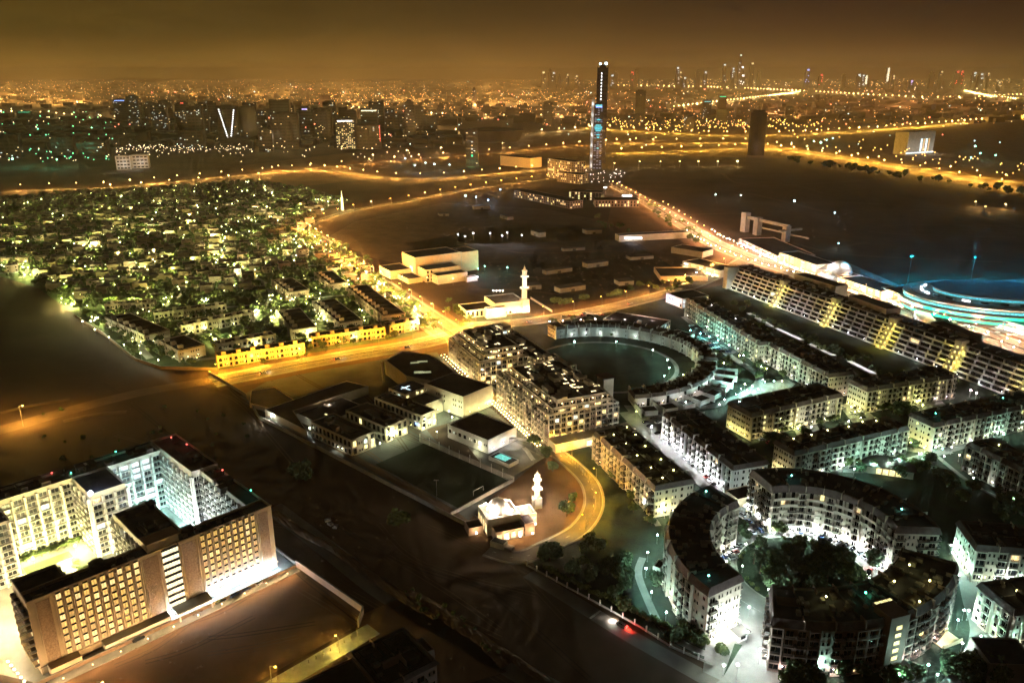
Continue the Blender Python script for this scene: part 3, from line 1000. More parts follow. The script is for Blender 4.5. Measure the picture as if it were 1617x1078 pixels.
# dirt tracks and the lit strip on the left
ribbon('dirt_track', smooth([at(*q) for q in [(-40, 690), (40, 668), (120, 645), (230, 618), (340, 600)]]), 14, .05, 'sand_track')
ribbon('dirt_track', smooth([at(*q) for q in [(430, 800), (520, 868), (600, 930), (700, 990), (820, 1060), (960, 1140)]]), 10, .05, 'asphalt')
ribbon('boundary_road', smooth([at(*q) for q in [(835, 905), (900, 945), (980, 995), (1060, 1040), (1150, 1090)]]), 7, .06, 'asphalt')
LANES = []
# estate lanes
for q, w in (([(990, 650), (1030, 690), (1075, 725), (1130, 765), (1180, 800)], 11), ([(1185, 800), (1175, 840), (1160, 880), (1185, 950), (1205, 1000), (1180, 1060), (1120, 1110)], 9),
             ([(1060, 640), (1130, 640), (1200, 600), (1150, 560), (1110, 525), (1080, 500)], 6), ([(1330, 665), (1400, 700), (1480, 712), (1560, 690), (1640, 665)], 6),
             ([(1300, 740), (1380, 742), (1450, 722), (1500, 712)], 5), ([(1510, 860), (1525, 905), (1535, 950), (1548, 1000), (1530, 1050), (1480, 1110)], 7), ([(1545, 920), (1600, 915), (1660, 900)], 7),
             ([(1015, 880), (1008, 905), (1022, 945), (1042, 985), (1070, 1010), (1110, 1030), (1170, 1045)], 3.2), ([(930, 700), (960, 730), (1000, 775), (1040, 830)], 3), ([(1480, 720), (1530, 760), (1600, 800), (1660, 850)], 2.5)):
    LANES.append((smooth([at(*p) for p in q]), w))
    ribbon('estate_lane', LANES[-1][0], w, .07 + .001 * w, 'paving')
# round garden and its ring road
GC = (123, 289)
def disc(cx, cyy, r0, r1, z, m, name, n=48, a0=0, a1=360):
    b = MB()
    for k in range(n):
        a, c = rad(a0 + (a1 - a0) * k / n), rad(a0 + (a1 - a0) * (k + 1) / n)
        P = lambda r, t: (cx + r * math.cos(t), cyy + r * math.sin(t), z)
        b.face([P(r0, a), P(r1, a), P(r1, c), P(r0, c)] if r0 > 0 else [P(r1, a), P(r1, c), (cx, cyy, z)])
    return struct(b.ob(name, M[m]))
disc(*GC, 0, 46, .085, 'paving', 'ring_road')
disc(*GC, 0, 27, .2, 'lawn', 'round_garden')
disc(*GC, 26.8, 27.5, .26, 'kerb', 'kerb')
disc(*GC, 36, 36.2, .1, 'paint', 'lane_marking')
disc(66.5, 543, 0, 51, .09, 'lawn', 'park_lawn')
disc(66.5, 543, 50.8, 54, .11, 'paving', 'park_path')
# plaza between the curved buildings, forecourt with stripes
patch('forecourt', [(1120, 960), (1190, 940), (1230, 975), (1240, 1060), (1215, 1110), (1110, 1060)], .1, 'paving')
patch('parking_area', [(985, 640), (1045, 640), (1160, 745), (1205, 800), (1150, 800), (1060, 735)], .12, 'paving')
patch('car_park', [(1085, 512), (1140, 520), (1180, 548), (1150, 562), (1100, 535)], .1, 'grey_paving')
patch('lit_parking', [(1250, 665), (1285, 660), (1300, 690), (1262, 698)], .1, 'paving')
patch('lit_parking', [(1325, 640), (1352, 632), (1385, 662), (1350, 672)], .1, 'paving')
patch('lit_parking', [(1435, 632), (1475, 622), (1500, 645), (1462, 652)], .1, 'paving')
patch('pool_terrace', [(1180, 612), (1240, 598), (1256, 606), (1240, 622), (1190, 626)], .1, 'paving')
patch('lawn', [(1130, 572), (1240, 560), (1262, 600), (1190, 606), (1160, 600)], .06, 'lawn')
patch('lawn', [(1470, 730), (1617, 800), (1617, 830), (1500, 800), (1400, 745)], .05, 'lawn')
patch('school_pitch', [(593, 733), (671, 699), (806, 760), (726, 803)], .09, 'turf')
patch('school_court', [(674, 678), (735, 660), (795, 705), (812, 755), (770, 738), (690, 698)], .08, 'court')
patch('school_yard', [(735, 700), (800, 690), (860, 722), (800, 758), (765, 738)], .1, 'paving')

# ================================================================ HOTEL (local frame: x along the street front, y to the back)
(HX, HY), HA, HL = frame((41, 951), (428, 797), 30)
hotel = thing('hotel', 'large hotel with rows of lit yellow windows and two glowing courtyards', 'hotel', (HX, HY, 0), HA)
HH = 30
def hbox(x0, x1, y0, y1, h=HH, w='cream', r='deck'): local_box(hotel, x0, x1, y0, y1, 0, h, w, r, 1.1, .4)
hbox(0, 91.5, 0, 7.4, HH, 'tan')
hbox(0, 14.5, 7.4, 18)
hbox(84, 91.5, 7.4, 50)
hbox(80, 92.5, 50, 95.5, 31)
hbox(-30, 80, 84, 95.5)
hbox(40.5, 55.5, 61.5, 84, 30.5)
hbox(42, 57, 7.4, 39, 30.4)
hbox(-30, 11.5, 66, 84, 29)
fh = 2.9
z0 = 3.6
# street front: tan pilasters, textured panels, lit windows, bright stair glazing
sec = [('panel', 2.6, 6.8), ('win', 8.2, 37.6), ('panel', 38.6, 44.2), ('glaz', 45.4, 52.2), ('panel', 53.4, 59.0), ('win', 60.2, 84.2), ('panel', 85.4, 89.4)]
for k, a, b_ in sec:
    if k == 'panel':
        MB().box(a, b_, -.12, .2, z0 - .4, HH - 1.6).ob('textured_panel', M['brick'], hotel)
        for x in (a - .45, b_ + .1):
            MB().box(x, x + .35, -.3, .2, z0 - .4, HH - 1.2).ob('pilaster', M['tan'], hotel)
    elif k == 'win':
        nb = 10 if a < 20 else 9
        w = (b_ - a) / nb
        for i in range(nb):
            for f in range(9):
                nm, d = element('H', w, fh, 'tan', R.choice(('hotel', 'hotel', 'hotel', 'hotel2', 'hotel3')))
                ob(nm, d, hotel, (a + (i + .5) * w, 0, z0 + f * fh - (.4 if f else .2)), 0)
        for i in range(nb + 1):
            MB().box(a + i * w - .22, a + i * w + .22, -.34, .1, z0 - .4, HH - 2.4).ob('pilaster', M['tan'], hotel)
    else:
        for f in range(9):
            nm, d = element('G', b_ - a, fh, 'tan', 'hotel_white')
            ob(nm, d, hotel, ((a + b_) / 2, 0, z0 + f * fh - .4), 0)
MB().box(-.3, 91.9, -.45, .1, z0 - 1.1, z0 - .5).ob('string_course', M['tan'], hotel)
MB().box(-.3, 91.9, -.35, .2, HH - .35, HH + .12).ob('coping', M['tan'], hotel)
facade(hotel, 0, 18, -math.pi / 2, 18, z0, fh, 8, 'B', 'tan', 4.5, lp=.12)
# courtyard sides: pale walls with balconies and white piers
def court(x, y, a, L, pat='B', wall='white', lp=.10, lit=('warm', 'cool')):
    facade(hotel, x, y, a, L, 1.0, 3.05, 9, pat, wall, 5.2, lit, lp)
    nb = max(1, round(L / 5.2))
    w = L / nb
    d = MB().box(-.35, .35, -1.2, .1, 0, HH - 1.5).data('pier', M[wall])
    for i in range(nb + 1):
        ob('pier', d, hotel, (x + math.cos(a) * w * i, y + math.sin(a) * w * i, 0), a)
court(55.5, 84, 0, 24.5, lp=.3, lit=('cool',))
court(11.5, 84, 0, 29)
court(40.5, 84, -math.pi / 2, 22.5)
court(40.5, 61.5, 0, 15)
court(55.5, 61.5, math.pi / 2, 22.5, lp=.2, lit=('cool',))
court(80, 84, -math.pi / 2, 34)
court(84, 50, -math.pi / 2, 42)
court(42, 39, -math.pi / 2, 31)
court(57, 39, math.pi, 15)
court(57, 8, math.pi / 2, 31)
court(14.5, 7.4, math.pi / 2, 10)
court(80, 50, 0, 4)
court(11.5, 84, -math.pi / 2, 18)
court(-30, 66, 0, 41)
facade(hotel, 91.5, 0, math.pi / 2, 50, z0, fh, 8, 'WW', 'tan', 4.5, lp=.1)
roof_clutter(hotel, 2, 90, 1.2, 6, HH - 1, 26)
roof_clutter(hotel, 82, 91, 10, 92, HH - 1, 22)
roof_clutter(hotel, -20, 78, 86, 94, HH - 1, 30)
roof_clutter(hotel, 43, 56, 12, 36, HH - .8, 6)
MB().box(41, 53, .6, 6.8, HH, HH + 3.2).box(40.6, 53.4, .3, 7.2, HH + 3.2, HH + 3.6).ob('penthouse', M['tan'], hotel)
MB().box(47, 52, 7.9, 8.2, HH, HH + 2.2).ob('lit_roof_screen', E['hotel_white'], hotel)
MB().box(45, 53.5, 14, 22, HH - .6, HH + .1).ob('skylight', M['glass'], hotel)
MB().box(-6, 94, 95.5, 96.2, 28, 30.6).ob('parapet', M['greyroof'], hotel)
# ground floor, canopy and terrace in front
MB().box(46, 60, -7, -.5, 3.4, 4.0).box(46.4, 46.9, -6.6, -6.1, 0, 3.4).box(59.1, 59.6, -6.6, -6.1, 0, 3.4).ob('entrance_canopy', M['white'], hotel)
MB().box(47, 59, -6, -1, 3.25, 3.38).ob('canopy_light', emit('canopy_light', (.9, .95, 1), 6), hotel)
MB().box(20, 44, -4.5, -.5, 0, 3.2).ob('ground_floor_annex', M['cream'], hotel)
MB().box(2, 12, -4.5, -.5, 0, 3.6).ob('ground_floor_annex', M['tan'], hotel)
for i in range(12):
    xx = 46 + i * 4.0
    wall_lamps(hotel, [(xx, -.5, 2.9, -math.pi / 2)], (.55, .8, 1), 3800 if xx < 66 else 2300)
for yy in (12, 24, 36): wall_lamps(hotel, [(91.6, yy, 3.4, 0)], (.72, .9, 1), 1600)
# courtyard lights
patch_courts = True
for x, y, c, p in ((18, 74, (1, .95, .35), 5200), (26, 60, YEL, 6500), (34, 72, (1, .95, .35), 5200), (22, 42, YEL, 6500), (34, 30, YEL, 6000), (20, 24, YEL, 5000), (37, 50, YEL, 4500), (16, 55, YEL, 4500), (-8, 60, WARM, 5200), (-14, 40, (1, .7, .55), 5200), (4, 30, (1, .8, .6), 4200)):
    q = Matrix.Rotation(HA, 4, 'Z') @ Vector((x, y, 0))
    lamp(HX + q.x, HY + q.y, c, p * 4.2, 3.6, 'globe', 'bright yellow-green garden lamp in the hotel courtyard with the round plaza', 'lamps in the hotel round-plaza courtyard', cat='garden lamp')
for x, y, c, p in ((66, 66, CYN, 5200), (72, 58, CYN, 5200), (64, 48, (.8, 1, 1), 7000), (72, 40, (.85, 1, 1), 7500), (76, 26, (.85, 1, 1), 7000), (66, 28, (.85, 1, 1), 6500), (70, 76, CYN, 4500), (62, 78, CYN, 3500), (78, 16, (.9, 1, 1), 4000)):
    q = Matrix.Rotation(HA, 4, 'Z') @ Vector((x, y, 0))
    lamp(HX + q.x, HY + q.y, c, p * 2.4, 3.2, 'globe', 'white-blue pool lamp in the hotel courtyard behind the lit facade', 'lamps in the hotel pool courtyard', cat='garden lamp')
def hpos(x, y, z=0):
    q = Matrix.Rotation(HA, 4, 'Z') @ Vector((x, y, 0))
    return HX + q.x, HY + q.y, z
patch('hotel_pool_deck', [hpos(*q)[:2] for q in ((57.2, 8), (83.8, 8), (79.8, 50), (79.8, 83.8), (55.8, 83.8), (57.2, 40))], .12, 'paving', True)
patch('hotel_pool', [hpos(*q)[:2] for q in ((62, 52), (70, 52), (72, 64), (70, 76), (60, 76), (58, 62))], .2, 'water', True)
patch('hotel_plaza', [hpos(*q)[:2] for q in ((12, 18.2), (14.6, 8), (41.8, 8), (41.8, 40), (40.3, 83.8), (12, 83.8))], .1, 'paving', True)
for q_ in (((30, 40), (39.5, 40), (39.5, 60), (35, 60), (35, 46), (30, 46)), ((14, 46), (22, 46), (22, 62), (14, 62)), ((14, 70), (32, 70), (32, 76), (14, 76)), ((16, 16), (20, 14), (14.8, 36), (13, 36))): patch('courtyard_lawn', [hpos(*q)[:2] for q in q_], .18, 'villa_lawn', True)
cx_, cy_, _ = hpos(26, 27)
patch('plaza_walk', [hpos(*q)[:2] for q in ((12.5, 34), (41, 34), (41, 44), (16, 44), (16, 64), (12.5, 64))], .13, 'paving', True)
patch('plaza_walk', [hpos(*q)[:2] for q in ((20, 48), (39, 48), (39, 58), (20, 58))], .13, 'paving', True)
patch('plaza_walk', [hpos(*q)[:2] for q in ((13, 78), (40, 78), (40, 83.5), (13, 83.5))], .13, 'paving', True)
patch('plaza_walk', [hpos(*q)[:2] for q in ((20, 64), (36, 64), (36, 72), (20, 72))], .13, 'paving', True)
disc(cx_, cy_, 8.5, 15, .16, 'paving', 'round_plaza_path', 40)
b = MB()
for k in range(30):                                    # zigzag edge of the round plaza
    a = 2 * math.pi * k / 30
    b.face([(cx_ + 15 * math.cos(a - .1), cy_ + 15 * math.sin(a - .1), .165), (cx_ + 16.6 * math.cos(a), cy_ + 16.6 * math.sin(a), .165), (cx_ + 15 * math.cos(a + .1), cy_ + 15 * math.sin(a + .1), .165)])
    b.face([(cx_ + 8.5 * math.cos(a - .1), cy_ + 8.5 * math.sin(a - .1), .165), (cx_ + 8.5 * math.cos(a + .1), cy_ + 8.5 * math.sin(a + .1), .165), (cx_ + 7.2 * math.cos(a), cy_ + 7.2 * math.sin(a), .165)])
struct(b.ob('plaza_edge', M['paving']))
ft = thing('fountain', 'small round fountain in the middle of the hotel plaza', 'fountain', (cx_, cy_, .1))
MB().cyl(0, 0, 0, .7, 2.2, 2.2, 16).ob('basin', M['concrete'], ft)
MB().cyl(0, 0, .7, 2.4, .4, .3, 8).cyl(0, 0, 2.4, 2.7, 1.1, 1.2, 12).ob('pedestal', M['concrete'], ft)
MB().cyl(0, 0, .7, .74, 2.0, 2.0, 16).ob('water', M['water'], ft)
for i in range(9):
    x, y, _ = hpos(13.5 + i * 3, 80)
    tree(x, y, .5, 'small tree in the yellow-lit hotel courtyard', 'trees in the hotel courtyard')
for i in range(5):
    x, y, _ = hpos(30 + R.uniform(-3, 8), 46 + i * 4)
    tree(x, y, .45, 'small tree in the yellow-lit hotel courtyard', 'trees in the hotel courtyard')
# floodlight on the roof corner
fl = thing('floodlight', 'dazzling white floodlight on the corner of the hotel central wing', 'floodlight', hpos(41.2, 61.2, 30.5), HA)
MB().cyl(0, 0, 0, 1.4, .12, .12, 6).ob('bracket', M['metal'], fl)
MB().ball(-.2, -.6, 1.2, 1.0, 0, 10, 6).ob('lamp_head', headmat((.9, .95, 1), 20), fl)
light(fl, (-1.4, -2.2, 2.6), (.85, .92, 1), 2200)
light(fl, (2.2, 1.6, 2.6), (.3, .5, 1), 700)
for (u, v, c, w) in ((41, 85, TEAL, 'green'), (63, 93, TEAL, 'green'), (35, 91, RED, 'red'), (88, 90, RED, 'red'), (90, 77, RED, 'red'), (90, 40, RED, 'red'), (90, 14, TEAL, 'green')):
    x, y, z = hpos(u, v, 30.2)
    lamp(x, y, c, 60, 1.6, 'bollard', 'tiny %s signal light on the hotel roof %s' % (w, {41: 'beside the central wing', 63: 'at the middle of the back wing', 35: 'left of the central wing', 88: 'at its back right corner', 90: 'on the right wing, ' + ('far part' if v > 60 else 'middle' if v > 30 else 'near part')}[u]), None, z=z, cat='signal light', strength=5, size=.4)
# terrace wall, sand plot wall and drive
def wall_line(name, label, px, h, t, m='stonewall', z=0, cat='wall', cap=True, world=False, piece=None, posts=None):
    p = [q if world else at(*q) for q in px]
    root = thing(name, label, cat, (*p[0], z))
    x0, y0 = p[0]
    for k in range(len(p) - 1):
        a, c = p[k], p[k + 1]
        L = math.hypot(c[0] - a[0], c[1] - a[1])
        an = math.atan2(c[1] - a[1], c[0] - a[0])
        n = max(1, int(L / (piece or 12)))
        d = MB().box(0.02, L / n - .02, -t / 2, t / 2, 0, h).data('wall_panel', M[m])
        dc = MB().box(0, L / n, -t / 2 - .12, t / 2 + .12, h, h + .18).data('coping', M['concrete'])
        for i in range(n):
            loc = (a[0] - x0 + math.cos(an) * L * i / n, a[1] - y0 + math.sin(an) * L * i / n, 0)
            ob('wall_panel', d, root, loc, an)
            if cap: ob('coping', dc, root, loc, an)
            if posts: ob('post', posts, root, loc, an)
    return root
wall_line('retaining_wall', 'tan retaining wall between the hotel drive and the sand plot', [(50, 1086), (467, 896)], 1.6, .5)
for i in range(10):  # lamps added to wash the hotel front with warm light
    x, y, z = hpos(4 + i * 9.6, -10.4, 1.8)
    lamp(x, y, (1, .64, .30), 1900, .5, 'bollard', 'added small orange lamp on the hotel retaining wall, %s from the left' % ordw(i), 'added lamps on the hotel retaining wall', z=z, cat='wall lamp', size=.3, strength=3)
wall_line('boundary_wall', 'tall concrete panel wall along the right side of the sand plot', [(468, 894), (520, 930), (574, 968), (566, 990)], 3.2, .4, 'pink', piece=3)
wall_line('boundary_wall', 'low lit wall along the hotel side road', [(434, 866), (467, 891)], 1.3, .4, 'concrete')
patch('hotel_drive', [hpos(*q)[:2] for q in ((0, -9.5), (97, -9.5), (97, 6), (92.6, 6), (92.6, -1), (0, -1))], .14, 'paving', True)
for i, (u, ci) in enumerate(((63, 2), (69, 3), (74, 3), (80, 0), (31, 2))):
    x, y, z = hpos(u, -5.5, .16)
    car(x, y, HA + (.2 if i % 2 else 0), 'parked under the lit hotel front, ' + ordw(i) + ' along the drive', ci, None, 'cars on the hotel drive', z)
# left side steps with lights
for i in range(9):
    x, y, z = hpos(-7 + .25 * i, 14 - i * 3.0, 0)
    lamp(x, y, (1, .8, .5), 450, 1.2, 'bollard', 'bright step light, ' + ordw(i) + ' down the stair at the left end of the hotel', 'step lights beside the hotel', cat='step light', strength=10, size=.45)
x, y, z = hpos(-9, 22, 0)
lamp(x, y, GRN, 1500, 5, 'globe', 'white-green lamp at the left end of the hotel', cat='garden lamp')
for i in range(7):
    x, y, z = hpos(-16 + R.uniform(-4, 4), 18 + i * 4)
    tree(x, y, .9, 'yellow-green tree beside the left end of the hotel', 'trees beside the hotel')
# ================================================================ ESTATE APARTMENT BLOCKS
BL = {}
def apt(key, *a, **k): BL[key] = apartment(*a, **k)
apt('A', 'white-lit long block above the car park, with dark flat roof and balconies', (1050, 650), (1159, 735), 20, 17, 'LBwLBLwLB', 'wW', clutter=14, wall='white')
apt('B', 'yellow-lit block whose brown roof is dotted with small lamps', (940, 680), (1035, 767), 21, 17, 'LBwLLBL', 'wW', roofmat='browndeck', terraces=True, clutter=16)
apt('C', 'yellow-lit block with blue-black roof beside the turquoise pool', (1187, 652), (1330, 620), 20, 17, 'LBSwLBLwSwBL', 'ww', clutter=10)
apt('D', 'yellow-lit block behind the bright parking court, right of the pool', (1370, 612), (1512, 590), 15.5, 17, 'LBSwLBLLSBBL', 'ww', clutter=10)
apt('E', 'yellow-ended block at the right edge with two green roof lamps', (1475, 668), (1650, 632), 16.5, 17, 'LBwBLBLwLBLB', 'wW', clutter=12, ends='L')
apt('G', 'dim block with lamp-lit terraces on its roof, behind the curved building', (1255, 712), (1435, 672), 15, 17, 'LBwBLBLLBLwL', 'ww', roofmat='browndeck', terraces=True, clutter=12, ends='LR')
apt('J', 'dark block at the right edge beside the winding garden paths', (1530, 697), (1640, 750), 17, 17, 'LBBLwLBL', 'ww', clutter=8, ends='L')
apt('K', 'cream-lit block at the right edge behind the green lamp lawn', (1543, 860), (1650, 868), 20, 17, 'LwBLwB', 'wW', clutter=7, ends='L')
apt('LL', 'small cream block at the right edge with one yellow roof lamp', (1602, 962), (1650, 955), 17, 17, 'wLLw', 'WL', clutter=4, ends='L', L=26)
apt('H1', 'dark long block left of the terraced slab, above the teal-lit car park', (1085, 470), (1200, 540), 17, 17, 'LBBLBLLB', 'ww', clutter=12, ends='LR')
apt('H2', 'dark long block in the garden left of the white-lit canopies', (1205, 535), (1310, 590), 19, 17, 'LBwLLwBL', 'wW', clutter=10, ends='R')
apt('bottom', 'dark-roofed corner building at the bottom edge with two balconies', (600, 1087), (689.5, 1042), 22, 15, 'BwB', 'ww', wall='pink', roofmat='browndeck', clutter=5, ends='R', group=None, eave=1.2, name='corner_building', lp=0, projecting=False)
# wing of the corner building running out of the picture
br = BL['bottom'][0]
local_box(br, -70, -.05, 0, 19, 0, 14.6, 'pink', 'browndeck', .9)
local_box(br, BL['bottom'][1] + .05, BL['bottom'][1] + 3, 6, 14, 0, 14.2, 'pink', 'browndeck', .6)
MB().box(6, 13, 8, 9, 13.6, 16.2).box(12.4, 13, 5, 9, 13.6, 16.2).ob('stair_wall', M['pink'], br)
def loc_of(key, x, y, z=0):
    r = BL[key][0] if key in BL else key
    a = r.rotation_euler[2]
    return (r.location[0] + x * math.cos(a) - y * math.sin(a), r.location[1] + x * math.sin(a) + y * math.cos(a), z)
def wl(key, xs, y=-.1, z=2.6, c=YEL, p=900, side='F', head=.22):
    r, L, h = BL[key]
    if side == 'F': s = [(x, y, z, -math.pi / 2) for x in xs]
    elif side == 'L': s = [(y, x, z, math.pi) for x in xs]
    else: s = [(L - y, x, z, 0) for x in xs]
    wall_lamps(r, s, c, p, head)
W2 = (.9, .95, 1)
wl('A', [6, 14, 22, 30, 38, 46, 54, 62], c=W2, p=1100)
wl('A', [4, 10, 16], side='R', c=(1, .95, .85), p=1000)
wl('B', [8, 22, 40, 56], c=(1, .75, .35), p=300)
wl('B', [4, 10, 17], side='R', c=(1, .85, .5), p=800)
wl('C', [4, 12, 22, 32, 38], c=YEL, p=520); wl('C', [48, 58, 66], c=(1, .95, .7), p=420)
wl('C', [3, 9, 16], side='L', c=(1, .9, .3), p=900)
wl('D', [4, 12, 22, 34, 42], c=YEL, p=480); wl('D', [56, 66], c=(1, .85, .9), p=380)
wl('D', [3, 8, 13], side='L', c=(1, .9, .3), p=800)
wl('E', [6, 18, 30, 42, 56, 70], c=(.9, 1, .75), p=600); wl('E', [2, 8, 14], side='L', c=(1, .9, .25), p=1000)
wl('G', [8, 20, 32, 44, 56, 70], c=(.75, .95, .95), p=480); wl('G', [3, 8, 12], side='L', c=(1, .85, .4), p=800)
wl('J', [6, 18, 30], c=(.85, .9, .95), p=380)
wl('K', [3, 9, 15, 21], c=(.8, 1, .8), p=650); wl('K', [4, 10, 16], side='L', c=(1, .93, .7), p=750)
wl('LL', [4, 14], c=(1, .95, .7), p=420); wl('LL', [4, 11], side='L', c=(1, .9, .6), p=450)
wl('H1', [5, 20, 45, 70, 95, 115], c=(.95, .92, .85), p=520); wl('H1', [5, 12], side='R', c=(1, .8, .7), p=160)
wl('H2', [8, 22, 38, 55], c=(.92, .92, .9), p=480); wl('H2', [5, 13], side='R', c=(1, .75, .6), p=380)
wl('bottom', [6, 14], side='R', c=(1, .8, .5), p=160, z=6)
roof_lamps(BL['B'][0], [(4, 17), (10, 6), (14, 17), (22, 7), (28, 15), (36, 6), (44, 15), (50, 6), (56, 15), (61, 6)], (1, .95, .3), 130, 15.8)
roof_lamps(BL['G'][0], [(8, 10), (20, 10), (32, 11), (46, 10), (58, 12), (66, 10)], (1, .93, .35), 130, 15.8)
roof_lamps(BL['E'][0], [(10, 8), (66, 10)], TEAL, 60, 15.8)
roof_lamps(BL['J'][0], [(10, 9)], (.9, 1, .4), 100, 15.8)
roof_lamps(BL['LL'][0], [(8, 8)], (1, .9, .4), 120, 15.8)
roof_lamps(BL['C'][0], [(3, 14)], CYN, 60, 15.8)
roof_lamps(BL['H1'][0], [(30, 8), (70, 9)], (.9, .9, .9), 25, 15.8)

# ================================================================ CURVED BUILDINGS
CT = arc_building('curved block with its facade lit white, north of the round garden', 126.5, 289, 32, 49.5, -4, 106, 24, 'BwLBw', 'PPLPPLPPLPPLP/PPLPPLPPL/wBLBwLwBL/wBLBwLwBL', 'BwB', lp=.04)
CL = arc_building('curved block with dark roof and rose outer wall, left of the round garden', 119, 275, 39, 56, 121, 212, 23.5, 'LBLWWLBLwWLL', 'LBwLBLBwLB', 'BwwwB', wall='cream', lp=.04)
CB = arc_building('curved block with brown roof terraces and a lit stair tower, at the bottom edge', 110, 300, 51.5, 71.5, -106, -30, 22, 'LBBLwBBLLBBw', 'LBwLB', 'BwB', wall='pink', lp=.05, roofmat='deck', clutter=18)
# stair tower of the bottom building
a = math.atan2(at(1430, 985, 22)[1] - 300, at(1430, 985, 22)[0] - 110)
st = MB().box(-4, 4, -2.2, 6, 0, 23.5).ob('stair_tower', M['pink'], CB, (72 * math.cos(a), 72 * math.sin(a), 0), a + math.pi / 2)
for f in range(6):
    nm, d = element('S', 4, 3.3, 'cream', 'yel')
    o = ob('stair_window', d, CB, (74.2 * math.cos(a), 74.2 * math.sin(a), 1.2 + f * 3.2), a + math.pi / 2)
    o.scale = (1.7, 1, 1.15)
MB().box(-5, 5, -6, 0, 0, 3.4).box(-5.5, 5.5, -6.5, 0, 3.4, 3.8).ob('entrance_porch', M['white'], CB, (74 * math.cos(a), 74 * math.sin(a), 0), a + math.pi / 2)
# roof terraces, lit openings on the bottom building
for (q, w, d, m_) in (((1330, 935), 7, 4.5, 'terrace'), ((1245, 945), 8, 5, 'terrace'), ((1460, 925), 9, 4, 'terrace'), ((1440, 945), 8, 4.5, 'terrace'), ((1410, 905), 8, 5, 'terrace'), ((1372, 940), 7, 4, 'greyroof')):
    x, y = at(*q, 22)
    an = math.atan2(y - 300, x - 110)
    MB().box(-w / 2, w / 2, -d / 2, d / 2, 20.85, 20.95).box(-w / 2, -w / 2 + .2, -d / 2, d / 2, 20.9, 22).box(w / 2 - .2, w / 2, -d / 2, d / 2, 20.9, 22).ob('roof_terrace', M[m_], CB, (x - 110, y - 300, 0), an + math.pi / 2)
x, y = at(1397, 952, 22)
MB().box(-4, 4, -1.6, 1.6, 21, 22.3).ob('skylight_frame', M['white'], CB, (x - 110, y - 300, 0), math.atan2(y - 300, x - 110) + math.pi / 2)
sk = MB()
for i in range(4): sk.box(-3.6 + i * 1.9, -2.1 + i * 1.9, -1.2, 1.2, 22.3, 22.4)
sk.ob('lit_skylight', E['yel'], CB, (x - 110, y - 300, 0), math.atan2(y - 300, x - 110) + math.pi / 2)
def rl(root, pts, c, p, z, h=2.2):
    s = []
    for q in pts:
        x, y = at(*q, z + h)
        s.append((x - root.location[0], y - root.location[1]))
    roof_lamps(root, s, c, p, z, h)
rl(CB, [(1304.6, 942), (1412, 918), (1468, 917), (1452, 950), (1436, 892)], (1, .9, .3), 170, 20.8)
rl(CB, [(1367, 936)], TEAL, 130, 20.8)
rl(CL, [(1115, 776), (1119, 909)], (.2, 1, .8), 70, 22.3)
rl(CT, [(1250, 751), (1424, 804)], (.2, 1, .8), 60, 22.8)
def arc_lamps(root, r, angs, c, p, outward=True, z=2.8, head=.22):
    wall_lamps(root, [(r * math.cos(rad(t)), r * math.sin(rad(t)), z, rad(t) + (0 if outward else math.pi)) for t in angs], c, p, head)
arc_lamps(CT, 32, [2, 10, 18, 26, 34, 42, 50, 58, 68, 78, 88, 98, 104], (.88, .97, 1), 2800, False, 3)
arc_lamps(CL, 39, [124, 132, 140, 150, 160, 172, 184, 198, 208], (.95, .97, .9), 850, False)
arc_lamps(CL, 56, [128, 140, 152, 164, 176, 186, 194, 202, 209], (1, .88, .8), 480, True)
wall_lamps(CL, [((39 + t) * math.cos(rad(212)) - 0 * t, (39 + t) * math.sin(rad(212)), 2.8, rad(212) + math.pi / 2) for t in (3, 8, 13)], (1, .97, .85), 2300)
arc_lamps(CB, 71.5, [-102, -95, -88, -81, -74, -67, -60, -50, -40], (1, .78, .75), 1300, True, 3)
wall_lamps(CB, [((51.5 + t) * math.cos(rad(-106)), (51.5 + t) * math.sin(rad(-106)), 2.8, rad(-106) - math.pi / 2) for t in (4, 10, 16)], (.9, 1, 1), 900)
wall_lamps(CT, [((32 + t) * math.cos(rad(-4)), (32 + t) * math.sin(rad(-4)), 2.8, rad(-94)) for t in (4, 9, 14)], (1, .8, .78), 500)
# link building and gatehouse
x, y = at(1185, 800, 0)
box_building('covered_ramp', 'low brown roof with orange light joining two blocks by the car park', 'canopy', (1165, 788), (1200, 780), 10, 5, 'tan', 'browndeck', .5)
gh = thing('gatehouse', 'small white gatehouse between the forecourt lanes', 'gatehouse', (*at(1168, 1008), .1), .5)
MB().box(-2, 2, -1.6, 1.6, 0, 3.4).ob('wall', M['white'], gh)
MB().prism([(-3, -2.6), (3, -2.6), (3, 2.6), (-3, 2.6)], 3.4, 3.8).ob('roof', M['greyroof'], gh)
MB().box(-1.2, 1.2, -1.7, -1.6, 1.0, 2.4).ob('window', M['glass'], gh)
patch('traffic_island', [(1160, 1016), (1172, 1018), (1150, 1055), (1142, 1068)], .22, 'lawn')
box_building('guard_building', 'square porch with a pale roof on the outer side of the curved left block', 'porch', (1031, 893), (1043, 897), 6, 6, 'cream', 'browndeck', .5)
box_building('service_building', 'plain dark service building with a pale end wall in the bottom right corner', 'building', (1563, 1047), (1640, 1050), 14, 8, 'concrete', 'deck', .6)
# ramp lit yellow beside the bottom building and the curved lane wall
x, y = at(1492, 1010, 0)
rp = thing('garage_ramp', 'yellow-lit garage ramp at the right end of the brown-roofed curved block', 'ramp', (x, y, 0), .4)
MB().box(-5, 5, -3, 3, 0, .4).box(-5, 5, -3.4, -3, 0, 1.6).box(-5, 5, 3, 3.4, 0, 1.6).ob('ramp_wall', M['tan'], rp)
light(rp, (0, 0, 2.5), (1, .85, .25), 700)
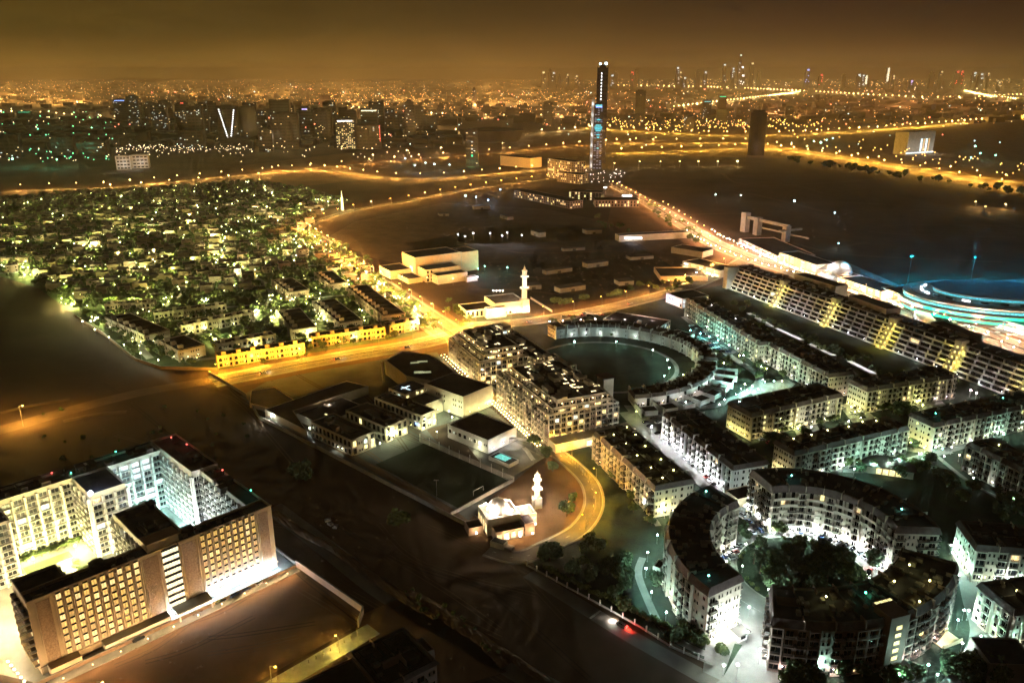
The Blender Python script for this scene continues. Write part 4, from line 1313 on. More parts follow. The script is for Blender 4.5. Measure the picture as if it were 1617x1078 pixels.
# clubhouse with curved roof
ch = thing('clubhouse', 'small clubhouse with a curved roof and glowing yellow windows', 'clubhouse', (*at(1402, 748), 0), -.35)
op, ip = arcpoly(0, 12, -.2, math.pi + .2, 14)
MB().prism(op, 0, 4).ob('wall', M['cream'], ch)
MB().prism([(x * 1.1, y * 1.1) for x, y in op], 4, 4.5).ob('roof', M['greyroof'], ch)
for i in range(4):
    MB().box(-6 + i * 3.2, -3.6 + i * 3.2, -2.75, -2.55, .6, 3.5).ob('window', E['yel'], ch)
light(ch, (0, -6, 3), (1, .85, .4), 500)

# ================================================================ TERRACED SLAB (long building with stepped balconies)
(bx, by), ba, bL = frame((1165, 421), (1617, 575), 22)
bL = 330
slab = thing('terraced_apartment_slab', 'very long terraced apartment slab with yellow stair towers', 'apartment building', (bx, by, 0), ba)
NF = 6
fhs = 3.4
for f in range(NF):
    y0 = -(NF - 1 - f) * 1.5
    MB().box(-2, bL, y0 + 1.9, 18, f * fhs, (f + 1) * fhs - .01 if f < NF - 1 else 20.4).ob('wall', M['white'], slab)
nb = round(bL / 9.2)
w = bL / nb
towers_x = [at(p[0], p[1], 20) for p in ((1207, 452), (1279, 482), (1356, 516), (1470, 552), (1598, 592))]
TX = []
for q in towers_x:
    dx, dy = q[0] - bx, q[1] - by
    TX.append(dx * math.cos(ba) + dy * math.sin(ba))
for f in range(NF):
    y0 = -(NF - 1 - f) * 1.5 + 1.9
    nm, d0 = element('P', w, fhs, 'white')
    for i in range(nb):
        s = (i + .5) * w
        if any(abs(s - t) < 2.4 for t in TX): continue
        l = R.choice(('warm', 'cool')) if R.random() < .02 else None
        nm, d = element('P', w, fhs, 'white', l)
        ob(nm, d, slab, (s, y0, f * fhs + .1), 0)
MB().box(-2, bL, 3.3, 18, 20.42, 21.4).ob('roof_parapet', M['greyroof'], slab)
MB().box(-1.5, bL - .5, 3.9, 17.4, 21.42, 21.5).ob('roof_deck', M['browndeck'], slab)
fin = MB().box(-.12, .12, 4.2, 9, 21.5, 22.6).data('party_wall_fin', M['white'])
for i in range(nb): ob('party_wall_fin', fin, slab, (i * w, 0, 0))
roof_clutter(slab, 2, bL - 3, 10, 17, 21.45, 40)
stw = MB()
for f in range(NF):
    y0 = -(NF - 1 - f) * 1.9 - 1.2
    stw.box(-2.8, 2.8, y0, 6, f * fhs, (f + 1) * fhs + (.0 if f < NF - 1 else 3.2))
stw = stw.data('stair_tower', M['cream'])
for t in TX:
    ob('stair_tower', stw, slab, (t, 0, 0))
    for f in range(NF):
        y0 = -(NF - 1 - f) * 1.9 - 1.2
        nm, d = element('S', 3, 3.3, 'cream', 'yel')
        ob(nm, d, slab, (t, y0 - .02, f * fhs + .3), 0)
        ob(nm, d, slab, (t + 2.82, y0 + 1.2, f * fhs + .3), math.pi / 2)
    wall_lamps(slab, [(t + 2.9, -9, 2.5, 0), (t - 2.9, -9, 2.5, math.pi), (t + 2.9, -5.5, 9, 0), (t - 2.9, -5.5, 9, math.pi), (t, -11.5, 3, -math.pi / 2), (t + 2.9, -3, 16, 0), (t - 2.9, -3, 16, math.pi)], (1, .80, .10), 1100)
MB().box(-8, -2, -10, 18, 0, 21).ob('end_wall', M['white'], slab)
for i, s in enumerate(range(4, 330, 17)):
    wall_lamps(slab, [(s, -7.5, 2.6, -math.pi / 2)], (.85, 1, .85) if s < 80 else (.88, .9, 1), 1700 if s < 90 else 800)
back_blocks = [((1255, 432), (1320, 452), 14, 26), ((1340, 466), (1400, 488), 14, 26), ((1470, 508), (1530, 530), 12, 24)]
for i, (p0, p1, dp, hh) in enumerate(back_blocks):
    box_building('roof_pavilion', 'raised grey block behind the long terraced slab, ' + ('at its far end', 'level with its middle stair tower', 'near the right edge')[i], 'building', p0, p1, dp, hh, 'concrete', 'greyroof', .8)

# white-lit canopies in the garden behind
for i, (p0, p1) in enumerate((((1182, 494), (1220, 516)), ((1225, 518), (1267, 537)), ((1278, 543), (1318, 562)), ((1341, 570), (1382, 591)))):
    a0, a1 = at(*p0, 3), at(*p1, 3)
    an = math.atan2(a1[1] - a0[1], a1[0] - a0[0])
    L = math.hypot(a1[0] - a0[0], a1[1] - a0[1])
    t = thing('parking_canopy', 'white-lit parking canopy in the dark garden, ' + ordw(i) + ' from the far end', 'canopy', (*a0, 0), an, 'white-lit canopies beside the terraced slab')
    n = max(3, int(L / 6))
    for k in range(n):
        MB().box(k * L / n, (k + .92) * L / n, -2.2, 1.5, 3.0, 3.25).ob('canopy_panel', M['white'], t)
        MB().box(k * L / n, k * L / n + .3, 1.2, 1.5, 0, 3.0).ob('post', M['white'], t)
        light(t, ((k + .5) * L / n, -.4, 5.2), (.95, .97, 1), 500)
    MB().box(0, L, 1.5, 1.7, 0, 3.4).ob('back_wall', M['white'], t)

# ================================================================ BRIGHT APARTMENT COMPLEX
(mx_, my_), ma, mL = frame((710, 518), (757, 555), 25)
def cpos(x, y): return (mx_ + x * math.cos(ma) - y * math.sin(ma), my_ + x * math.sin(ma) + y * math.cos(ma))
def wing(label, x0, x1, y0, y1, h, lp=.16, roofl=True):
    X, Y = cpos(x0, y0)
    root = thing('apartment_wing', label, 'apartment building', (X, Y, 0), ma, 'stepped wings of the bright apartment complex')
    L, D = x1 - x0, y1 - y0
    nf = int(h / 3.3)
    steps = [(0, h - 6.6), (3.2, h - 3.3), (6.4, h)] if L > 20 and D > 20 else [(0, h)]
    prev = 0
    for st_, hh in steps:
        MB().box(st_, L - st_ * .4, st_, D - st_, prev, hh - .9).ob('wall', M['pink'], root)
        b = MB()
        q = [(st_, st_), (L - st_ * .4, st_), (L - st_ * .4, D - st_), (st_, D - st_)]
        for k in range(4):
            (xa, ya), (xb, yb) = q[k], q[(k + 1) % 4]
            b.box(min(xa, xb) - .2, max(xa, xb) + .2, min(ya, yb) - .2, max(ya, yb) + .2, hh - 1.0, hh + .05)
        b.ob('parapet', M['cream'], root)
        MB().box(st_ + .4, L - st_ * .4 - .4, st_ + .4, D - st_ - .4, hh - .95, hh - .85 + .0).ob('roof_deck', M['browndeck'], root)
        n0 = 0 if prev == 0 else round(prev / 3.3)
        n1 = int(round((hh - .5) / 3.3)) - n0
        zz = prev + (.5 if prev == 0 else 0)
        if n1 > 0:
            facade(root, st_, st_, 0, L - 1.4 * st_, zz, 3.3, n1, 'LLBLwLBL/LBLLwLLB/LLLwLBL', 'cream', 4.0, ('warm', 'yel', 'warm'), lp)
            facade(root, L - st_ * .4, st_, math.pi / 2, D - 2 * st_, zz, 3.3, n1, 'LLLBLLwL/LBLLLLLw', 'cream', 4.0, ('warm', 'yel', 'cool'), lp)
            if prev == 0: facade(root, 0, D, -math.pi / 2, D, zz, 3.3, n1, 'LBLL', 'cream', 4.0, ('warm',), lp)
        if st_:
            nl = max(2, int(L / 9))
            for i in range(nl):
                x = st_ * .4 + (i + .5) * (L - st_) / nl
                if roofl:
                    ob('wall_lamp', LM[('wl', WARM, .25)] if ('wl', WARM, .25) in LM else None, root, (x, st_, prev + 2.4)) if ('wl', WARM, .25) in LM else wall_lamps(root, [(x, st_, prev + 2.3, -math.pi / 2)], WARM, 200, .25)
                    light(root, (x, st_ - 1.6, prev + 2.2), WARM, 160, .3)
            for i in range(max(2, int(D / 9))):
                light(root, (L + 1, st_ + (i + .5) * (D - 2 * st_) / max(2, int(D / 9)), prev + 2.2), WARM, 110, .3)
                MB().ball(0, 0, 0, .35, 0, 6, 4).ob('terrace_lamp', headmat(WARM, 10), root, (L - st_ * .4 + .6, st_ + (i + .5) * (D - 2 * st_) / max(2, int(D / 9)), prev + 2.2))
        prev = hh - .9
    for _ in range(int(L * D / 110)):
        x, y, s = R.uniform(7, L - 4), R.uniform(7, D - 7), R.uniform(1.5, 4)
        MB().box(-s, s, -s * .5, s * .5, 0, 2.4 if s > 3 else 1).ob('roof_hut' if s > 3 else 'planter', M['cream' if s > 3 else 'greyroof'], root, (x, y, h - .9))
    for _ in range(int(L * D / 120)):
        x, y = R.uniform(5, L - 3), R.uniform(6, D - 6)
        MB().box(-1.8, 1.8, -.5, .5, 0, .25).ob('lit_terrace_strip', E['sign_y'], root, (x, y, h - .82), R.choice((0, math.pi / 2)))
        if R.random() < .5: light(root, (x, y, h + 1.5), WARM, 90, .3)
    return root
w1 = wing('lit stepped wing at the road junction, first of the bright complex', 0, 57, 0, 36, 25)
w2 = wing('tallest lit stepped wing facing the lamp-lined street', 88, 158, 0, 46, 26, .2)
w3 = wing('inner wing of the bright complex overlooking the round park', 66, 106, 30, 54, 22, .12)
w0 = wing('far wing of the bright complex behind the mosque road', -16, 7, 26, 54, 20, .2)
w4 = wing('low linking wing of the bright complex beside the dark park', 7, 66, 36, 52, 17, .1)
pd = thing('podium', 'low lit podium wall at the lower end of the bright apartment complex', 'podium', (*cpos(158.5, 0), 0), ma)
MB().box(0, 9, 0, 52, 0, 5).box(-.1, 9.3, -.3, 52.3, 5, 5.6).ob('wall', M['cream'], pd)
MB().box(9.01, 9.2, 20, 48, .8, 3.6).ob('lit_windows', E['sign_y'], pd)
for i in range(5): light(pd, (11, 4 + i * 10, 3), (1, .6, .3), 800)
pv = thing('roof_pavilion', 'little square pavilion on a tower beside the round park', 'pavilion', (*cpos(128, 49), 0), ma)
MB().box(0, 8, 0, 7, 0, 25).ob('wall', M['cream'], pv)
MB().box(-.8, 8.8, -.8, 7.8, 25, 25.7).ob('roof', M['browndeck'], pv)
# wall lights low on the street side
for r_, n_, L_ in ((w1, 9, 57), (w2, 11, 70)):
    wall_lamps(r_, [((i + .5) * L_ / n_, -1.4, 3, -math.pi / 2) for i in range(n_)], (1, .72, .34), 650)
wall_lamps(w1, [(57.2, 4 + i * 7, 3 if i % 2 else 9, 0) for i in range(5)], WARM, 800)
wall_lamps(w2, [(71.5, 3 + i * 5, 3, 0) for i in range(9)], (1, .85, .72), 420)
wall_lamps(w0, [(24, 3 + i * 5, 3, 0) for i in range(5)], WARM, 700)
wall_lamps(w3, [(41, 3 + i * 5, 3, 0) for i in range(4)], WARM, 420)
xx, yy = cpos(72, 8)
lamp(xx, yy, (1, .9, .6), 3500, 5, 'globe', 'big warm lamp in the gap between the two lit wings', cat='garden lamp', size=.9)

# ================================================================ CRESCENT TERRACES round the park
def crescent(label, a0, a1, ri, ro, h, garages):
    r = arc_building(label, 66.5, 543, ri, ro, a0, a1, h, 'wwTw', 'wwTw', 'ww', eave=2.2, wall='white', lp=.02, fh=3.2, base=.3, name='crescent_terrace',
                     group='terraced crescents round the dark park', cat='row of houses', bw=3.6, clutter=6, roofmat='browndeck', fins=True)
    n = round(ri * (rad(a1) - rad(a0)) / 10)
    tw = MB().box(-.3, .3, -1.2, 2.2, 0, h + .9).data('party_wall', M['white'])
    for i in range(n + 1):
        a = rad(a0 + (a1 - a0) * i / n)
        ob('party_wall', tw, r, (ri * math.cos(a), ri * math.sin(a), 0), a - math.pi / 2)
        if garages:
            ob('garden_wall', MB().box(-.2, .2, 0, 15, 0, 4.4).data('garden_wall', M['white']), r, ((ro) * math.cos(a), (ro) * math.sin(a), 0), a - math.pi / 2)
            if i < n:
                a2 = rad(a0 + (a1 - a0) * (i + .5) / n)
                ob('garage', MB().box(-4.4, 4.4, 6, 13, 0, 3.2).data('garage', M['white']), r, (ro * math.cos(a2), ro * math.sin(a2), 0), a2 - math.pi / 2)
                ob('garage_roof', MB().box(-4.1, 4.1, 6.3, 12.7, 3.21, 3.3).data('garage_roof', M['greyroof']), r, (ro * math.cos(a2), ro * math.sin(a2), 0), a2 - math.pi / 2)
    return r
c1 = crescent('curved terrace of pale houses along the far side of the dark park', -8, 118, 68, 80, 10, False)
c2 = crescent('curved terrace with stepped garages on the near side of the dark park', -82, -12, 66, 79, 9, True)
arc_lamps(c1, 68, [106, 96, 86, 76, 62], (.85, 1, .95), 420, False, 3)
arc_lamps(c2, 79, [-78, -68, -58, -48, -38, -26], (1, .85, .78), 260, True, 3.4)
# white-lit supermarket behind the crescent
sm, smL = box_building('supermarket', 'long low shop with a pink-white lit front behind the crescent', 'shop', (952, 503), (1040, 518), 26, 7, 'white', 'browndeck', .8, 'TTT', 2, 4.5, lp=.5, lit=('cool', 'warm'))
for i in range(8): light(sm, (4 + i * smL / 8, -3, 3.5), (1, .82, .88), 1100)
MB().box(-1, smL + 1, -2.5, -.05, 4.2, 4.5).ob('canopy', M['white'], sm)
MB().box(smL * .62, smL * .62 + 3, 0, 3, 7, 10).ob('sign_block', M['white'], sm)
hall, hL = box_building('hall_building', 'plain pale flat-roofed hall between crescent and teal-lit car park', 'building', (1052, 525), (1079, 533), 14, 6, 'cream', 'browndeck', .5)
cnr, cL = box_building('corner_shop', 'corner shop with a glowing blue sign beside the mosque road', 'shop', (1052, 462), (1078, 472), 30, 9, 'white', 'deck', .8, 'TT', 2, 4, lp=.7, lit=('cool', 'warm'))
MB().box(3, 13, -.5, -.3, 6, 8).ob('blue_sign', E['sign_b'], cnr)
MB().box(-.5, -.3, 3, 12, 6, 8).ob('blue_sign', E['sign_b'], cnr)
for i in range(3): light(cnr, (3 + i * 8, -4, 4), (1, .8, .9), 2200)
light(cnr, (-5, 6, 5), (.4, .5, 1), 2500)
# ================================================================ SCHOOL (local frame of the first classroom wing)
(sx0, sy0), sa, sL = frame((490, 665), (555, 695), 10)
def spos(x, y): return (sx0 + x * math.cos(sa) - y * math.sin(sa), sy0 + x * math.sin(sa) + y * math.cos(sa))
def sbuild(name, label, x0, x1, y0, y1, h, wall='cream', roof='deck', pat=None, nf=2, lp=.15, ends='TwT', cat='school building', par=.8):
    X, Y = spos(x0, y0)
    r = thing(name, label, cat, (X, Y, 0), sa, 'school buildings' if 'class' in name else None)
    local_box(r, 0, x1 - x0, 0, y1 - y0, 0, h, wall, roof, par)
    if pat:
        facade(r, 0, 0, 0, x1 - x0, .4, (h - par - .4) / nf, nf, pat, wall, 4, ('cool', 'yel'), lp)
        facade(r, x1 - x0, 0, math.pi / 2, y1 - y0, .4, (h - par - .4) / nf, nf, ends, wall, 4, ('yel', 'yel'), lp * 2.5)
    return r
s1 = sbuild('classroom_wing', 'front classroom wing with skylights and a lit arched window', 0, 38, 0, 16.4, 10, pat='TTT', lp=.12)
s2 = sbuild('classroom_wing', 'middle classroom wing with bright yellow-green lamps on its end', 1.7, 38.5, 23.7, 40.3, 10, pat='TTT', lp=.08)
s3 = sbuild('classroom_wing', 'rear classroom wing with a blue light on its corner', -1, 42, 48, 60, 10, pat='TTTT', lp=.08)
for r_, w_ in ((s1, 16), (s2, 16), (s3, 12)):
    MB().box(7, 31, w_ * .25, w_ * .8, 9.3, 9.9).ob('skylight_frame', M['greyroof'], r_)
    MB().box(9, 29, w_ * .35, w_ * .7, 9.9, 10.05).ob('skylight', M['glass'], r_)
    MB().box(1, 36, -2.2, -.1, 5.0, 5.3).ob('walkway', M['cream'], r_)
    MB().box(1, 36, -2.2, -2.05, 5.3, 6.2).ob('walkway_rail', M['cream'], r_)
    roof_clutter(r_, 2, 36, 2, w_ - 3, 9.25, 5)
nm, d = element('A', 7, 5, 'cream', 'cool')
ob(nm, d, s1, (38.1, 9.5, 4.8), math.pi / 2); ob('window', element('T', 3.4, 3.2, 'cream', 'yel')[1], s1, (38.1, 9.5, 1.2), math.pi / 2); ob('window', element('T', 3.4, 3.2, 'cream', 'yel')[1], s1, (38.1, 14.5, 3.2), math.pi / 2)
wall_lamps(s1, [(0, -.1, 5.5, -math.pi / 2), (26, -.1, 2.5, -math.pi / 2), (30, -.1, 3, -math.pi / 2)], (1, 1, .75), 260)
wall_lamps(s1, [(-.1, 2, 5, math.pi), (-.1, 6, 4, math.pi)], (.95, 1, .8), 420)
wall_lamps(s2, [(36.9, 3, 4, 0), (36.9, 8, 4.5, 0), (36.9, 13, 3, 0)], (.95, 1, .5), 620, .4)
wall_lamps(s2, [(6, -2.3, 3, -math.pi / 2), (16, -2.3, 3, -math.pi / 2)], (.95, 1, .45), 480)
wall_lamps(s3, [(43.1, 2, 7.5, 0), (43.1, 6, 4, 0), (43.1, 1, 2, 0), (43.1, 10, 4, 0)], (.95, 1, .55), 850, .45)
wall_lamps(s3, [(4, -2.3, 3, -math.pi / 2), (14, -2.3, 3, -math.pi / 2), (26, -2.3, 3, -math.pi / 2), (37, -2.3, 3.5, -math.pi / 2)], (.95, 1, .45), 480)
MB().box(0, 3, -.6, -.2, 3, 4.2).ob('blue_sign', E['sign_b'], s3, (38, 0, 0))
def spoly(name, label, pts, h, wall='cream', roof='deck', par=.8, cat='school building'):
    X, Y = spos(*pts[0])
    r = thing(name, label, cat, (X, Y, 0), sa)
    poly_box(r, [(x - pts[0][0], y - pts[0][1]) for x, y in pts], 0, h, wall, roof, par)
    return r
s4 = spoly('school_hall', 'large school hall with lit skylights at the road junction', [(-46.7, 95), (-52, 115), (-33, 123), (-15, 119), (26, 104), (12, 90), (-12, 84)], 11, 'concrete', 'browndeck')
for (px_, py_, w, d) in ((655, 573, 6, 2.6), (667, 571, 7, 2.6), (661, 588, 6, 4), (671, 588, 8, 3.4)):
    X, Y = at(px_, py_, 11)
    o = spos(-46.7, 95)
    lx, ly = X - o[0], Y - o[1]
    q = (lx * math.cos(-sa) - ly * math.sin(-sa), lx * math.sin(-sa) + ly * math.cos(-sa))
    MB().box(-w / 2 - .3, w / 2 + .3, -d / 2 - .3, d / 2 + .3, 10.3, 11.2).ob('skylight_frame', M['greyroof'], s4, (*q, 0), .9)
    MB().box(-w / 2, w / 2, -d / 2, d / 2, 11.2, 11.3).ob('lit_skylight', emit('skylight_glow', (.8, .85, .45), .45, .2), s4, (*q, 0), .9)
for i in range(4): MB().box(-.2, .2, 0, 1.2, 0, 11).ob('gable_fin', M['white'], s4, (2 + i * 3, -5 - i * 2.2, 0), .2)
s5 = sbuild('sports_hall', 'tall sports hall with a yellow-green lit end wall', 12, 47, 78, 104, 14, 'cream', 'browndeck')
wall_lamps(s5, [(35.1, 5, 3, 0), (35.1, 13, 3, 0), (35.1, 21, 3, 0)], (.95, 1, .4), 1300)
s5b = sbuild('school_block', 'low block with a lit stair beside the sports hall', 14, 30, 60, 77, 9, 'cream', 'deck')
wall_lamps(s5b, [(16.1, 4, 3, 0), (16.1, 12, 3, 0), (8, -.1, 3, -math.pi / 2)], (.95, 1, .45), 900)
s5c = sbuild('school_block', 'school block with a white-lit courtyard roof behind the classroom wings', -4, 12, 62, 82, 11, 'cream', 'deck', pat='TT', lp=.4)
wall_lamps(s5c, [(16.1, 5, 4, 0), (4, -.1, 4, -math.pi / 2), (12, -.1, 4, -math.pi / 2)], (.95, 1, .45), 700)
MB().box(4, 12, 7, 8, 10.6, 10.8).box(6, 7, 5, 12, 10.6, 10.8).ob('roof_light_strip', E['cool'], s5c)
s6 = sbuild('pool_hall', 'brown-roofed hall with a white lit end wall near the turquoise canopy', 60, 92, 52, 76, 8.5, 'white', 'browndeck')
wall_lamps(s6, [(32.1, 4, 3, 0), (32.1, 12, 3, 0), (32.1, 20, 3, 0)], (.92, .97, 1), 700)
wall_lamps(s6, [(26, -.1, 3, -math.pi / 2)], (1, 1, .6), 1200, .4)
s7 = spoly('school_canteen', 'wide low building with a plain grey flat roof at the left of the school', [(-43.7, -2.9), (-44.9, 59.9), (-26.6, 63.8), (-27.8, 43.8), (-28.9, 7.6), (1.1, -3.7)], 6, 'cream', 'greyroof', .4)
light(s7, (2, -6, 3.5), (.95, 1, .8), 500)
s8 = sbuild('courtyard_shed', 'dark roofed shed with one lit hatch between canteen and classrooms', -26, -2, 8, 42, 5, 'cream', 'deck', par=.4)
MB().box(14, 16, 10, 11, 5.0, 5.2).ob('roof_hatch_light', E['yel'], s8)
s9 = spoly('angular_tent', 'low angular sand-coloured tent roof lit orange at the left tip of the school', [(-84, 12), (-78, 26), (-66, 24), (-50, 22), (-48, 4), (-66, 0)], 3, 'tan', 'greyroof', .3, 'tent')
s10 = sbuild('swimming_canopy', 'small turquoise-lit pool under a white frame', 97, 112, 47, 55, 2.2, 'white', 'greyroof', cat='pool', par=.3)
MB().box(3, 11, 1.5, 6.5, 2.25, 2.4).ob('lit_pool', E['pool'], s10)
light(s10, (7, 4, 4.5), (.5, 1, .9), 260)
for k, (u, v, an) in enumerate(((92, 70, .4), (106, 66, -.5))):
    X, Y = spos(u, v)
    t = thing('shade_sail', ('left', 'right')[k] + ' white shade sail over the school yard', 'shade sail', (X, Y, 0), sa + an)
    b = MB()
    for i in range(5):
        z0_, z1_ = 3.2 + .5 * math.sin(i), 3.2 + .5 * math.sin(i + 1)
        b.face([(i * 3, -1.2, z0_), (i * 3 + 3, -1.2, z1_), (i * 3 + 3, 1.2, z1_ + .3), (i * 3, 1.2, z0_ + .3)])
    b.ob('sail', M['white'], t)
    for i in (0, 15): MB().cyl(i, 0, 0, 3.6, .1, .1, 6).ob('post', M['metal'], t)
    light(t, (7, -3, 4.5), (1, .85, .5), 500)
pst = MB().box(-.15, .15, -.15, .15, 0, 5).data('post', M['white'])
wall_line('perimeter_wall', 'long low boundary wall in front of the school and its pitches', [spos(-141, 13), spos(-84, 8), spos(-46, -6), spos(2, -7), spos(135, -9.4)], 2.2, .3, 'concrete', piece=14, world=True)
wall_line('pitch_wall', 'wall with tall white posts between the pitch and the court', [spos(52, 37.5), spos(124, 37.5)], 3, .25, 'concrete', world=True, piece=8, posts=pst)
wall_line('pitch_wall', 'plain low wall along the mosque end of the pitch', [spos(123.5, 37), spos(123.5, -8)], 2, .25, 'concrete', world=True)
wall_line('desert_wall', 'dark boundary wall where the villas meet the open desert', [(118, 500), (165, 530), (215, 570), (255, 583), (345, 585)], 2.2, .35, 'stonewall', piece=10)
facade(s5, 0, 0, 0, 35, 5, 3.3, 2, 'w.w', 'cream', 5, lp=0)
facade(s6, 0, 0, 0, 32, 3.2, 3.3, 1, 'TwT', 'white', 4, ('cool',), .2)
facade(s7, 0, -3, 0, 38, .5, 4, 1, 'w', 'cream', 4, lp=.1) if False else None
for (px_, py_, c, p) in ((671, 658, (.95, 1, .5), 2600), (664, 668, (.95, 1, .55), 2600), (613, 686, (.95, 1, .5), 2200), (622, 688, (.95, 1, .5), 2200), (709, 650, (.95, 1, .55), 2600), (714, 659, (.95, 1, .5), 2600), (647, 632, (1, 1, .6), 1800), (768, 692, (.95, 1, .8), 2200), (756, 697, (1, .95, .55), 3000), (489, 676, (.95, 1, .8), 1500), (429, 658, (.95, 1, .85), 1500), (540, 700, (.9, .95, .85), 1200), (600, 700, (.9, 1, .6), 1000), (690, 682, (1, .9, .6), 900), (640, 600, (.9, 1, .8), 1200), (520, 640, (1, .8, .5), 700)):
    x, y = at(px_, py_, 4)
    lamp(x, y, c, p, 4, 'globe', 'lamp among the school buildings', 'lamps among the school buildings', cat='garden lamp', strength=16, size=.45)
# goal posts and mast on the pitch
gp = thing('football_goal', 'small white goal on the dark school pitch', 'goal', (*spos(118, 17), .09), sa)
for y0 in (-3.6, 3.6): MB().cyl(0, y0, 0, 2.4, .09, .09, 6).ob('post', M['white'], gp)
MB().box(-.07, .07, -3.6, 3.6, 2.35, 2.5).ob('crossbar', M['white'], gp)
mst = thing('floodlight_mast', 'unlit floodlight mast in the middle of the dark school pitch', 'mast', (*at(690, 790), .09))
MB().cyl(0, 0, 0, 11, .22, .12, 6).ob('pole', M['metal'], mst)
MB().box(-1.2, 1.2, -.2, .2, 11, 11.5).ob('lamp_bar', M['metal'], mst)

# ================================================================ MOSQUES
def dome(b, x, y, z, r, m=0): b.ball(x, y, z, r, m, 16, 12, 1.05, 0)
def minaret(root, x, y, h, r, m='white'):
    b = MB()
    b.box(x - r * 1.3, x + r * 1.3, y - r * 1.3, y + r * 1.3, 0, h * .28)
    b.cyl(x, y, h * .28, h * .5, r, r * .95, 8)
    b.cyl(x, y, h * .62 - h * .12, h * .52, r * 1.7, r * 1.7, 12)
    b.cyl(x, y, h * .52, h * .74, r * .82, r * .78, 8)
    b.cyl(x, y, h * .74, h * .76, r * 1.45, r * 1.45, 12)
    for k in range(6):
        a = k * math.pi / 3
        b.cyl(x + r * .65 * math.cos(a), y + r * .65 * math.sin(a), h * .76, h * .86, r * .13, r * .13, 5)
    b.cyl(x, y, h * .76, h * .86, r * .35, r * .35, 8)
    b.cyl(x, y, h * .86, h * .875, r * 1.0, r * 1.0, 10)
    o = b.ob('minaret', M[m], root)
    c = MB().cyl(x, y, h * .875, h * .97, r * .62, .12, 8).cyl(x, y, h * .97, h, .1, .05, 5)
    c.ob('minaret_spire', M['tan'], root)
    for zz in (h * .53, h * .765):
        for k in range(4):
            a = k * math.pi / 2 + .78
            light(root, (x + r * 2.6 * math.cos(a), y + r * 2.6 * math.sin(a), zz + 1), (1, .82, .58), 24 * h * (12 if h < 30 else 4), .3)
m1 = thing('mosque', 'small floodlit mosque with a domed roof and short minaret beside the curved road', 'mosque', (*at(812, 838), 0), rad(20))
local_box(m1, -13, 3, 0, 14, 0, 8.5, 'white', 'terrace', .7)
b = MB(); dome(b, -5, 8, 8.2, 5.2); b.cyl(-5, 8, 7.8, 8.4, 5.6, 5.6, 16); b.ob('dome', M['white'], m1)
MB().cyl(-5, 8, 13.4, 15, .12, .05, 5).ob('finial', M['metal'], m1)
local_box(m1, 3.02, 12, 2, 11, 0, 6, 'white', 'terrace', .6)
local_box(m1, -11, 2.5, -6, -.02, 0, 5, 'pink', 'terrace', .5)
local_box(m1, 3, 8, -6, 1.9, 0, 6.5, 'pink', 'browndeck', .5)
local_box(m1, -21, -14, 3, 10, 0, 4, 'pink', 'browndeck', .5)
facade(m1, -11, -6, 0, 13.5, .3, 4, 1, 'T', 'pink', 3, ('warm',), .9)
facade(m1, 3.02, 2, 0, 9, .3, 4.6, 1, 'T', 'white', 3, ('warm',), .9)
facade(m1, -13, 14, -math.pi / 2, 14, .3, 6, 1, 'T', 'white', 3.5, ('warm',), .5)
x, y = at(848, 800)
dx, dy = x - m1.location[0], y - m1.location[1]
mx2, my2 = dx * math.cos(-rad(20)) - dy * math.sin(-rad(20)), dx * math.sin(-rad(20)) + dy * math.cos(-rad(20))
minaret(m1, mx2, my2, 20, 1.5)
for (x, y, z, p) in ((-10, 3, 10.5, 1600), (0, 12, 10.5, 1600), (0, 3, 10, 1400), (-10, 12, 10.5, 1200), (8, 6, 8.5, 2200), (-14.5, 6.5, 3, 200), (-6, -8, 3, 500), (0, -8, 3, 400), (6, -8, 3, 300), (10, -1, 3, 420), (-18, 1, 3, 250)):
    light(m1, (x, y, z), (1, .80, .60) if z > 5 else (1, .62, .26), p * (7 if z > 5 else 4), .4)
    MB().ball(x, y, z - .8, .45, 0, 6, 4).ob('floodlight', headmat((1, .93, .8), 16), m1)
wall_line('garden_wall', 'low wall with orange light round the small mosque', [(750, 818), (785, 838), (812, 850)], 1.4, .3, 'pink')
kb = thing('portable_cabin', 'small pale cabin on the dark ground below the small mosque', 'cabin', (*at(788, 862), 0), -.5)
MB().box(-3.4, 3.4, -2, 2, 0, 2.7).ob('wall', M['cream'], kb); MB().box(-3, 3, -1.6, 1.6, 2.7, 2.9).ob('roof', M['greyroof'], kb)
MB().box(3.2, 7, -1.6, 1.8, 0, 1.4).ob('step', M['concrete'], kb)

m2 = thing('mosque', 'pale flat-roofed mosque with gold-lit walls beside the tall slender minaret', 'mosque', (*at(775, 505), 0), rad(22))
local_box(m2, 8, 36, 10, 38, 0, 11, 'white', 'terrace', 1)
local_box(m2, -18, 7.5, 12, 34, 0, 7, 'white', 'browndeck', .8)
local_box(m2, -2, 16, 4, 9.9, 0, 9, 'white', 'terrace', .7)
facade(m2, 8, 10, 0, 28, .5, 9, 1, 'A', 'white', 4, ('cool',), .7)
facade(m2, -18, 12, 0, 16, .5, 5.5, 1, 'T', 'white', 4, ('warm',), .5)
x, y = at(828, 492)
dx, dy = x - m2.location[0], y - m2.location[1]
c_, s_ = math.cos(-rad(22)), math.sin(-rad(22))
minaret(m2, dx * c_ - dy * s_, dx * s_ + dy * c_, 43, 2.6)
for (x, y, z, p) in ((-4, 1.5, 5, 2200), (8, 1.5, 5, 2600), (14, 7, 3, 1600), (18, 7, 3, 1100), (25, 7, 3, 1000), (33, 7, 3, 1100), (-14, 9, 3, 1200), (2, 8, 12, 1500), (36, 14, 3, 1000), (40, 8, 3, 2000), (12, 12, 13, 1200)):
    light(m2, (x, y, z), (1, .78, .4), p * 3, .4)
